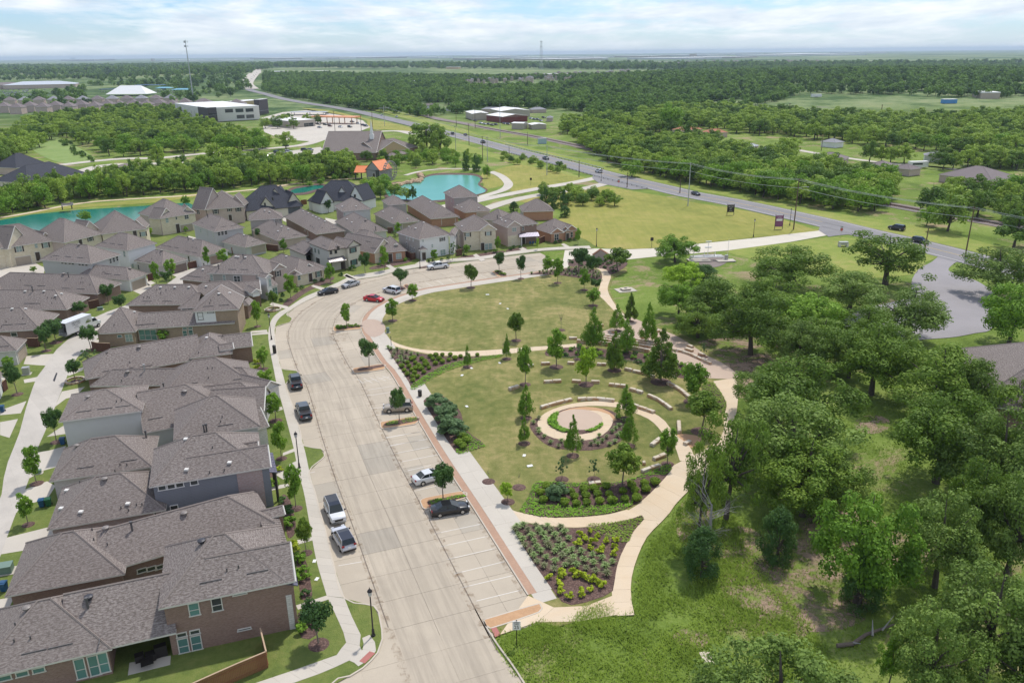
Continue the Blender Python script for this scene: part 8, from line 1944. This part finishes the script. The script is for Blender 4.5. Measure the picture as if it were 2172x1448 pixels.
def canopy(px,py,w,d,z,rise,mat,label,n=4,cat='canopy',name='canopy',rz=0,postm=None):
 g_=G(px,py,0); r=empty(name,(g_.x,g_.y,hgt(g_.x,g_.y)),rz,label,cat); m=MB(); a= [(-w/2,-d/2),(w/2,-d/2),(w/2,d/2),(-w/2,d/2)]
 if rise:
  rr= [(-w/4,0,z+rise),(w/4,0,z+rise)]
  m.face([(*a[0],z),(*a[1],z),rr[1],rr[0]]); m.face([(*a[2],z),(*a[3],z),rr[0],rr[1]]); m.face([(*a[1],z),(*a[2],z),rr[1]]); m.face([(*a[3],z),(*a[0],z),rr[0]])
 else: m.box((0,0,z),(w,d,.9))
 m.build('canopy_roof',mat,r)
 for i in range(n):
  x=-w*.42+w*.84* (i // 2)/max(1,n // 2- 1); y= (-1 if i % 2 else 1)*d*.35; m=MB(); m.box((x,y,z/2),(.5,.5,z)); m.build('post',postm or TRIM,r)
 return r
canopy(762,329,22,13,4.2,2.6,BLUEC,'large blue shade canopy before the church',4)
# mill with water wheel
h=House('grey stone mill house with a bright orange metal roof beside the pond','mill','mill_house',roof=ORANGE,cap=ORANGE,trim=TRIM_D)
h.wing(zo(370,680),zo(580,695),4.6,concrete('mill_stone',(.34,.33,.33)),C=zo(740,655),ends='gg',r='n',pitch=.95); h.wing(zo(205,720),zo(380,722),3.4,ORANGE,D=8.5,ends='gx',r='u',pitch=.6,walls=False)
h.win(*zo(592,745),2.0,3.4,'d'); h.win(*zo(497,770),1.4,2.4,'D'); m=MB(); g1,g2_=G(*zo(235,818),0),G(*zo(320,815),0)
for q in (g1,g2_): m.box((q.x,q.y,1.7),(.5,.5,3.4))
h.put(m,'post',TRIM_D); h.done()
g_=G(*zo(738,835),0); r=empty('water_wheel',(g_.x,g_.y,0),math.radians(60),'pale wooden water wheel on the right side of the mill','water wheel'); R_=4.2; m=MB()
for yy in (-.6,.6): m.tube([(R_*math.cos(k*math.pi/14),yy,R_+.3+R_*math.sin(k*math.pi/14)) for k in range(29)],.16,5)
m.build('rim',DEADW,r); m=MB()
for k in range(8): a=k*math.pi/8; m.tube([(-R_*math.cos(a),0,R_+.3- R_*math.sin(a)),(R_*math.cos(a),0,R_+.3+R_*math.sin(a))],.11,4)
m.build('spoke',DEADW,r); m=MB()
for k in range(20): a=k*math.pi/10; m.box((R_*.96*math.cos(a),0,R_+.3+R_*.96*math.sin(a)),(.15,1.2,.5))
m.build('paddle',DEADW,r)
rk=random.Random(2)
for i in range(46):
 t=i/45; q= [(640,885),(720,900),(830,915),(940,890),(1060,860),(1150,860),(1190,800),(1130,740)]; k=t* (len(q)- 1); j=min(int(k),len(q)- 2); f=k- j; x=q[j][0]* (1- f)+q[j+1][0]*f+rk.uniform(-14,14); y=q[j][1]* (1- f)+q[j+1][1]*f+rk.uniform(-8,8)
 g_=G(*zo(x,y),.1); s=rk.uniform(.7,1.7); m=MB(); m.lathe([(s*.8,-.1),(s,s*.35),(s*.7,s*.75),(s*.25,s*.9),(0,s*.92)],7); m.v= [(a*rk.uniform(.85,1.1),b_*rk.uniform(.85,1.1),c_) for a,b_,c_ in m.v]
 tag(m.build('boulder',ROCK,None,(g_.x,g_.y,.05)),'sandstone boulder at the pond edge by the mill, %s along the bank' % ordinal(i),'boulder','boulders round the pond')
# office, petrol station, school, workshops
h=House('white three storey office building with dark corner panels','office building','office_building',roof=FARWHITE,cap=TRIM_W,trim=TRIM_W)
h.wing((438,230),(549,225),12.0,OFFW,C=(372,221),pitch=.02,ov=.05); h.wing((419,227),(439,229),12.9,DARKM,D=8,pitch=.02,ov=.02); h.wing((538,213),(549,213),14.2,DARKM,D=16,pitch=.02,ov=.02)
zq2=Z(340,180,7.24)
for x,y in ((832,460),(1055,400),(1215,395),(1370,390),(1235,490),(1380,485),(870,560)): h.win(*zq2(x,y),7,3.0,'d',DARKM)
for i in range(6): h.win(*zq2(262+i*55,400+i*10),1.0,6.5,'d')
h.done()
h=House('tan flat roofed petrol station shop with brick piers','shop','petrol_station',roof=FARWHITE,cap=TRIM,trim=TRIM); h.wing((614,257),(668,253),5.5,TANB,C=(590,249),pitch=.02,ov=.03); h.win(655,267,9,3,'d'); h.done()
canopy(713,262,42,12,5.6,0,plain('canopy_fascia',(.70,.30,.13),.5),'long orange edged canopy over the fuel pumps',8,postm=BR_RED,rz=-.35)
canopy(655,244,36,14,3.4,.6,GALV,'white and red striped vacuum canopy behind the petrol station',6)
fh('long low school building with pale blue metal roof at the far left',(5,182),(160,178),60,7,BR_PINK,plain('pale_metal_roof',(.45,.48,.53),.5),.18,cat='school',name='school_building')
fh('brown roofed wing at the left end of the school',(-80,184),(60,178),40,8,BR_PINK,FARROOF,.2,cat='school',name='school_building')
canopy(280,203,62,40,3,12,FARWHITE,'large white pyramid roof over the sports ground',4); canopy(320,192,50,14,9,0,plain('blue_stand',(.10,.18,.32),.6),'dark blue grandstand beside the white pyramid roof',4); canopy(240,196,40,12,5,0,plain('navy_stand',(.05,.09,.2),.6),'navy blue dugout left of the white pyramid roof',4)
canopy(350,195,26,18,6,2,BLUEC,'pale blue shelter right of the white pyramid roof',4); canopy(388,197,34,16,5,2,BLUEC,'low pale blue roof near the tall mast',4)
for A,B,C,ze,mt,rf,lb in (((1001,241.5),(1038,240.5),(969,237),5.5,TANB,FARWHITE,'beige metal warehouse beside the railway'),((1062,236),(1125,234),(1045,231),5.5,TANB,FARWHITE,'long beige metal workshop behind the red one'),((1066,248),(1120,245),(1048,243),5,plain('maroon_wall',(.16,.03,.03),.6),FARWHITE,'maroon fronted metal workshop in the yard'),((1128,265),(1160,264),(1126,262),3.5,TANB,FARWHITE,'small white roofed shed right of the workshop yard'),((1110,262),(1120,260),10,4.5,TANB,FARWHITE,'tan block building beside the parked yard cars')):
 fh(lb,A,B,C,ze,mt,rf,.12,'gg','warehouse','metal_workshop')
g_=G(1150,305,0); r=empty('signal_hut',(g_.x,g_.y,0),.2,'pale blue railway signal hut beside the track','hut'); m=MB(); m.box((0,0,1.6),(5,3,3.2)); m.build('cabinet',plain('pale_blue_metal',(.36,.48,.52),.5),r); m=MB(); m.box((0,0,3.3),(5.3,3.3,.2)); m.build('hut_roof',GALV,r)
fh('brown brick guard house on the road median',(240,354),(265,355),(240,348),2.6,BR_BROWN,ROOF,.3,cat='gatehouse',name='gatehouse')
fh('long brown roofed building before the office',(500,216),(548,212),20,5,STUC_T,FARWHITE,.05,'gg','building','building')
g_=G(455,454,0)
h=House('open timber pergola on the river bank at the left','pergola','pergola',roof=TRIM_D,cap=TRIM_D); h.wing((130,436),(155,434),2.8,TRIM_D,D=5,walls=False,pitch=.1); h.put(MB().box((G(133,445).x,G(133,445).y,1.4),(.3,.3,2.8)).box((G(153,443).x,G(153,443).y,1.4),(.3,.3,2.8)),'post',TRIM_D); h.done()
FHS= [((1328,284),(1365,280),12,'brown roofed house in the trees left of the pair'),((1385,292),(1412,290),12,'brown roofed bungalow behind the belt'),((1444,277),(1491,274),10,'orange roofed bungalow among the trees'),((1498,282),(1545,281),10,'dark red roofed bungalow beside the orange roofed one'),((1455,292),(1490,295),10,'grey roofed shed left of the belt'),((1535,308),(1595,312),10,'pale blue grey roofed house in the trees'),((1600,318),(1640,322),8,'small grey roofed house beside the pale one'),
 ((1720,336),(1790,340),14,'brown hip roofed house beyond the belt, left'),((1740,300),(1772,303),9,'grey roofed white house on the back lane'),((1835,352),(1890,356),12,'brown hip roofed house beyond the belt, middle'),((1890,355),(1930,360),9,'brown hip roofed wing right of the middle house'),((1990,370),(2105,384),20,'largest brown hip roofed house at the right beyond the belt'),((1960,330),(2015,332),9,'white walled house with a grey roof on the lawn'),((2050,325),(2078,327),8,'white walled house partly behind a tree'),((2012,280),(2034,280),9,'dark brown house in the wood at the right'),
 ((895,224),(928,224),9,'white house with porch beyond the railway'),((1020,232),(1062,232),9,'grey mobile home in a row of trees'),((1062,232),(1102,233),9,'long grey roofed house behind the workshops'),((1128,233),(1160,232),10,'dark grey house right of the workshops'),((1158,250),(1172,250),10,'grey blue house beside the yard cars'),((945,229),(968,229),8,'small white house left of the tree row'),((1210,255),(1235,256),9,'grey house at the left end of the dark trees'),((1255,225),(1275,226),9,'white roofed house in the wood'),((1310,243),(1345,246),10,'dark house in the wood centre')]
RC= [FARROOF,ROOF,plain('terracotta_shingle',(.36,.15,.08),.9),plain('pale_blue_shingle',(.36,.38,.42),.9),plain('grey_shingle',(.24,.24,.26),.9)]
for i,(A,B,D_,lb) in enumerate(FHS): fh(lb,A,B,D_,3.2,STUC_W if 'white' in lb else BR_PINK,RC[2] if 'orange' in lb else RC[3] if 'pale' in lb else RC[4] if 'grey' in lb else RC[0],.4)
g_=G(1946,357,0); r=empty('camper_trailer',(g_.x,g_.y,0),.1,'white camper trailer parked beside the largest brown roofed house','camper'); m=MB(); m.box((0,0,2),(9,2.6,2.7)); m.build('body',TRIM_W,r); m=MB(); m.box((-1,-1.33,2.2),(5,.05,.8)); m.build('window',CARGL,r); m=MB(); m.box((0,0,.4),(2,2.2,.7)); m.build('wheel',TYRE,r)
g_=G(1731,207,0); r=empty('horse_trailer',(g_.x,g_.y,hgt(g_.x,g_.y)+.3),.1,'white horse trailer at the upper edge of the pasture','trailer'); m=MB(); m.box((0,0,2),(12,3,3)); m.build('body',TRIM_W,r); m=MB(); m.box((0,0,.4),(3,2.6,.8)); m.build('wheel',TYRE,r)
g_=G(2012,220,0); r=empty('field_shelter',(g_.x,g_.y,hgt(g_.x,g_.y)+.3),.1,'blue and white field shelter in the pasture','shed'); m=MB(); m.box((0,0,2),(14,6,4)); m.build('wall',plain('bright_blue_sheet',(.05,.22,.5),.5),r); m=MB(); m.box((0,0,4.1),(14.6,6.6,.3)); m.build('roof',TRIM_W,r)
# rows of houses beyond the wood at the left, and far estates
GL_= 'brown roofed row houses beyond the left wood'
for i in range(15):
 x=-10+i*27.5; y=232- i*.6+ (3 if i % 2 else 0); fh('brown roofed house in the row beyond the left wood, %s from the left' % ordinal(i),(x,y- 6),(x+27,y- 6.5),17,7.0,BR_PINK,FARROOF,.65,group=GL_,walls=True)
for i in range(12):
 x=5+i*31; fh('brown roof in the second row beyond the left wood, %s from the left' % ordinal(i),(x,213- i*.4),(x+26,212.5- i*.4),16,6.5,BR_PINK,RC[i % 2*4],.6,group=GL_)
for x0,x1,y,lb in ((395,455,224,'large dark hip roof in front of the tall mast'),(478,520,222,'dark hip roof right of the tall mast')): fh(lb,(x0,y),(x1,y- 1),26,6,BR_PINK,FARROOF,.5)
rs=random.Random(9); GE= 'houses of the distant estate on the rise'
for i in range(110):
 x=rs.uniform(985,1330); y=173- (x- 985)/345*14+rs.uniform(-9,4); q=G(x,y); w=mpp(q)*rs.uniform(5,8); fh('small brown roofed house in the distant estate',(x,y- 3),(x+w/mpp(q),y- 3.1),w*.7,7,FARWALL,rs.choice([FARROOF,RC[0],RC[4]]),.6,group=GE)
GD= 'rows of roofs on the right horizon'
for i in range(60):
 x=rs.uniform(1330,1740); y=134- (x- 1330)/410*3+rs.uniform(-2.5,2); q=G(x,y); w=mpp(q)*rs.uniform(6,10); fh('tiny brown roofed house near the horizon',(x,y- 1),(x+w/mpp(q),y- 1.05),w*.6,12,FARWALL,FARROOF,.5,group=GD)
def slabbox(x0,x1,y,hpx,dpx,mat,label,name='warehouse',cat='warehouse',group=None):
 a,b_=G(x0,y),G(x1,y); m_=mpp(a); w= (b_- a).length; hh=max(6,hpx*m_); r=empty(name,((a.x+b_.x)/2,(a.y+b_.y)/2,hgt(a.x,a.y)),math.atan2((b_- a).y,(b_- a).x),label,cat,group); m=MB(); m.box((0,dpx/2,hh/2),(w,dpx,hh)); m.build('wall',mat,r); m=MB(); m.box((0,dpx/2,hh+.5),(w*1.01,dpx*1.02,1)); m.build('roof',FARWHITE,r)
GW= 'white warehouses along the horizon'
for i,(x0,x1,y) in enumerate(sorted(((530,600,126),(560,640,130),(640,720,126),(700,800,124),(820,850,122),(870,930,124),(1000,1060,122),(1060,1150,125),(1090,1190,128),(1160,1260,124),(1230,1290,127),(1300,1380,122),(1330,1460,126),(1400,1500,120),(1442,1560,124),(1470,1575,117),(1560,1650,120),(1620,1700,117),(1700,1760,119),(1760,1820,114),(960,1020,127),(130,200,130),(330,380,131),(430,470,130)))):
 slabbox(x0,x1,y,2.6,420,FARWHITE if i % 3 else FARWALL,'long pale warehouse on the horizon, %s from the left' % ordinal(i),group=GW)
for x0,x1,y,hp,lb in ((946,972,147,4,'orange brick block in the middle distance'),(785,815,178,3,'white roofed sheds in the middle of the woodland'),(820,880,180,2,'long row of white roofs in the woodland'),(580,612,158,2.5,'white roofed building in the woods beyond the highway'),(660,690,156,2,'flat white roof in the woods right of the highway'),(1462,1474,122,7,'blue grey tower block on the horizon'),(1150,1220,164,2,'white roofs at the foot of the distant estate'),(150,158,126,3,'small tower on the left skyline'),(320,324,130,5,'white water tower on the left skyline'),(2080,2120,210,3,'dark open barn at the right beyond the paddock')): slabbox(x0,x1,y,hp,30,FARWALL if 'orange' not in lb else STUC_T,lb,'building','building')
# ---------------------------------------------------------------- masts, poles, wires, rails
def lattice(px,py,ty,w,label,arms=((.97,3.2),(.90,3.2)),mono=True):
 b_=G(px,py); hh=top_h(b_,ty); r=empty('radio_mast',(b_.x,b_.y,hgt(b_.x,b_.y)),.3,label,'mast'); m=MB()
 if mono: m.tube([(0,0,0),(0,0,hh)],[w,w*.45],8)
 else:
  for k in range(4): a=k*math.pi/2; m.tube([(w*math.cos(a),w*math.sin(a),0),(w*.3*math.cos(a),w*.3*math.sin(a),hh)],.25,4)
  n=14
  for i in range(n):
   z0_,z1_=hh*i/n,hh* (i+1)/n
   for k in range(4):
    a,c_=k*math.pi/2,(k+1)*math.pi/2; u0,u1=w* (1- .7*i/n),w* (1- .7* (i+1)/n); m.tube([(u0*math.cos(a),u0*math.sin(a),z0_),(u1*math.cos(c_),u1*math.sin(c_),z1_)],.15,3)
 m.build('pole',STEELP,r)
 for f,s in arms:
  m=MB()
  for k in range(3):
   a=k*2.09; x,y=s*.7*math.cos(a),s*.7*math.sin(a); m.tube([(0,0,hh*f),(x,y,hh*f)],.12,4)
   for d in (-.9,0,.9): m.box((x- d*math.sin(a),y+d*math.cos(a),hh*f),(.4,.4,2.4),a)
  m.build('antenna',GALV,r)
lattice(411,216,85,.9,'tall steel mobile phone mast with two antenna rings behind the office'); lattice(1148,150,87,7,'tall lattice mast rising above the distant estate',((.98,5),(.8,4)),False)
PO= [('w',2047,545,438,'weathered utility pole at the right beside the highway'),('w',1683,487,378,'tall wooden utility pole with a lamp arm by the vacant lot'),('s',1459,437,345,'grey steel pole at the edge of the vacant lot'),('w',1960,540,484,'short leaning pole between the black off-roaders'),('s',1160,372,308,'grey steel pole in the mown field by the guard rail'),('w',1080,336,311,'dark pole left of the guard rail'),('w',1228,376,340,'dark pole beside the entrance road'),('s',1034,343,290,'grey steel pole above the pond path'),('w',1024,342,289,'brown pole beside the grey steel pole'),('w',995,308,262,'brown pole by the highway left of the black truck'),('s',967,320,267,'grey pole right of the big oaks'),('w',1119,309,280,'dark pole between highway and railway'),('s',1061,294,220,'tall grey pole before the workshops'),('w',968,268,233,'dark pole left of the beige warehouse'),('w',1008,272,230,'dark pole right of the beige warehouse'),('s',816,268,224,'tall grey pole with cross arm at the petrol station corner'),('w',767,285,244,'leaning dark pole on the petrol station bank'),('w',712,293,235,'dark pole between the station and the church road'),('w',791,278,237,'dark pole right of the steeple'),('w',188,305,282,'pole in the left grove'),('w',1868,248,222,'leaning pole in front of the pasture'),('w',1673,246,219,'pole at the left end of the pasture'),('w',1513,232,214,'pole at the wood edge'),('w',1742,320,285,'pole by the grey roofed white house'),('w',2020,350,318,'pole by the white walled house'),('w',1393,225,205,'pole in the wood above the arrow of roads'),('w',1330,398,366,'short dark post at the highway junction'),('w',1442,410,380,'short dark post on the vacant lot edge')]
PT= {}
for k,bx,by,ty,lb in PO:
 b_=G(bx,by); hh=top_h(b_,ty); r=empty('utility_pole',(b_.x,b_.y,hgt(b_.x,b_.y)),0,lb,'utility pole'); m=MB(); m.tube([(0,0,-.1),(0,0,hh)],[.2,.13] if b_.length<700 else [.35,.25],7); m.build('pole',WOODP if k== 'w' else STEELP,r); PT[bx]= (b_,hh)
 if hh>9: m=MB(); m.tube([(-.9,.5,hh- .5),(.9,-.5,hh- .5)],.07,4); m.build('cross_arm',WOODP,r)
 if bx==1683: m=MB(); m.tube([(0,0,hh- 3),(1.6,-.6,hh- 2.6),(2.6,-1,hh- 2.6)],.05,4); m.box((2.7,-1,hh- 2.65),(.7,.3,.15)); m.build('lamp_arm',GALV,r)
 if bx==816:
  m=MB(); m.tube([(-4,0,hh- 2),(4,0,hh- 2)],.15,4); m.build('cross_arm',STEELP,r)
def wire(p,q,sag,label,r_=.03):
 L= [p.lerp(q,t/12)- Vector((0,0,sag*4* (t/12)* (1- t/12))) for t in range(13)]; m=MB(); m.tube(L,r_,3,0,False); tag(m.build('power_line',WIREM),label,'power line','overhead wires along the highway')
def top(bx,d=0,o=0): b_,hh=PT[bx]; return Vector((b_.x+o,b_.y- o*.55,hh- d))
seq= [816,967,1034,1160,1459,1683,2047]
for a,b_ in zip(seq,seq[1:]):
 for d,o,nm in ((.2,0,'top'),(.5,.9,'outer'),(.5,-.9,'inner'),(3.0,0,'lower')): wire(top(a,d,o),top(b_,d,o),1.0,'%s wire of the span %s' % (nm,{816: 'from the petrol station to the big oaks',967: 'from the big oaks to the pond path',1034: 'from the pond path to the guard rail',1160: 'from the guard rail to the vacant lot',1459: 'crossing above the vacant lot edge',1683: 'between lamp pole and right hand pole'}[a]),.04 if d<3 else .055)
e=top(2047); 
for d,o in ((.2,0),(.5,.9),(.5,-.9),(3,0)): p_=top(2047,d,o); wire(p_,p_+Vector((42,-75,-1)),.8,'wire leaving the right edge of the photo, %s' % ('top' if d<.3 else 'lower' if d>2 else 'outer' if o>0 else 'inner'))
A_,B_=Vector((-210,330,11)),Vector((-50,420,12)); wire(G(-60,300)+Vector((0,0,11)),G(575,265)+Vector((0,0,12)),3,'long wire hanging over the left woods to the petrol station',.05); wire(G(-60,315)+Vector((0,0,8)),G(600,275)+Vector((0,0,8)),2,'lower wire over the left woods',.04)
def guard(px0,off,label):
 L= [p for p in resample(HL,3.8)]; i0=min(range(len(L)),key=lambda i: (L[i]- G(*px0[0])).length); i1=min(range(len(L)),key=lambda i: (L[i]- G(*px0[1])).length); L=offset_line(L,off)[min(i0,i1):max(i0,i1)]; r=empty('guard_rail',L[0],0,label,'guard rail'); m=MB(); m.tube([p- L[0]+Vector((0,0,.62)) for p in L],.17,4); m.build('rail',GALV,r); pm=MB(); pm.box((0,0,.35),(.2,.2,.7)); me=pm.mesh('post',TRIM_D)
 for p in L: link('post',me,r,p- L[0])
s_=1 if (offset_line(HL,7.6)[len(HL) // 2]).length>HL[len(HL) // 2].length else -1
guard(((1050,309),(1262,364)),-7.4*s_,'galvanised guard rail on the near side of the highway'); guard(((1110,325),(1410,400)),7.4*s_,'galvanised guard rail on the far side of the highway')
# gas pipe yard
g_=G(1505,552,.1); r=empty('gas_station_pipework',(g_.x,g_.y,.1),.1,'silver gas pipework on concrete pads beside the link road','pipework')
for n_,c_,d_ in (('pad',(-3,0,.12),(6,3.4,.25)),('pad',(4,-1.4,.12),(5,2.6,.25)),('cabinet',(4.5,-.6,.8),(.8,.6,1.4))): m=MB(); m.box(c_,d_); m.build(n_,WALK if n_== 'pad' else GALV,r)
m=MB()
for y in (-.8,.2,1.0): m.tube([(-5.4,y,.3),(-5.2,y,1.1),(3.6,y,1.1),(3.8,y,.3)],.17,6)
for x in (-4.5,-1.5,1.5): m.tube([(x,-.8,1.1),(x,.2,1.5),(x,1,1.1)],.14,6); m.tube([(x,.2,1.4),(x,.2,2.4)],.08,5)
m.tube([(-.2,1.2,0),(-.2,1.2,5.2)],.07,5); m.tube([(5.5,1.2,0),(5.5,1.2,5.5)],.04,5); m.box((-.2,1.2,5.0),(1.6,.3,.2)); m.box((-.2,1.2,3.4),(1.8,.5,.3)); m.build('pipe',TRIM_W,r)
canopy(1788- 0,523,2.6,1.2,1.0,0,GALV,'small white utility frame in the grass near the tall oak',4,'utility rack','pipe_rack')
# ---------------------------------------------------------------- haze
me=bpy.data.meshes.new('haze'); bx_,by0,by1,zt_=27500,-600,30500,95.0
for k in ('x',):
 v= [(-bx_,by0,-60),(bx_,by0,-60),(bx_,by1,-60),(-bx_,by1,-60),(-bx_,by0,zt_),(bx_,by0,zt_),(bx_,by1,zt_),(-bx_,by1,zt_)]
me.from_pydata(v,[],[(0,3,2,1),(4,5,6,7),(0,1,5,4),(1,2,6,5),(2,3,7,6),(3,0,4,7)])
hm=bpy.data.materials.new('haze_air'); hm.use_nodes=True; t=hm.node_tree; t.nodes.clear(); ho=N(t,'ShaderNodeOutputMaterial'); pv=N(t,'ShaderNodeVolumePrincipled'); pv.inputs['Color'].default_value= (.66,.81,.96,1); pv.inputs['Density'].default_value=0.000065; pv.inputs['Anisotropy'].default_value=0.1; t.links.new(pv.outputs[0],ho.inputs['Volume'])
me.materials.append(hm); tag(link('haze',me),kind='stuff')
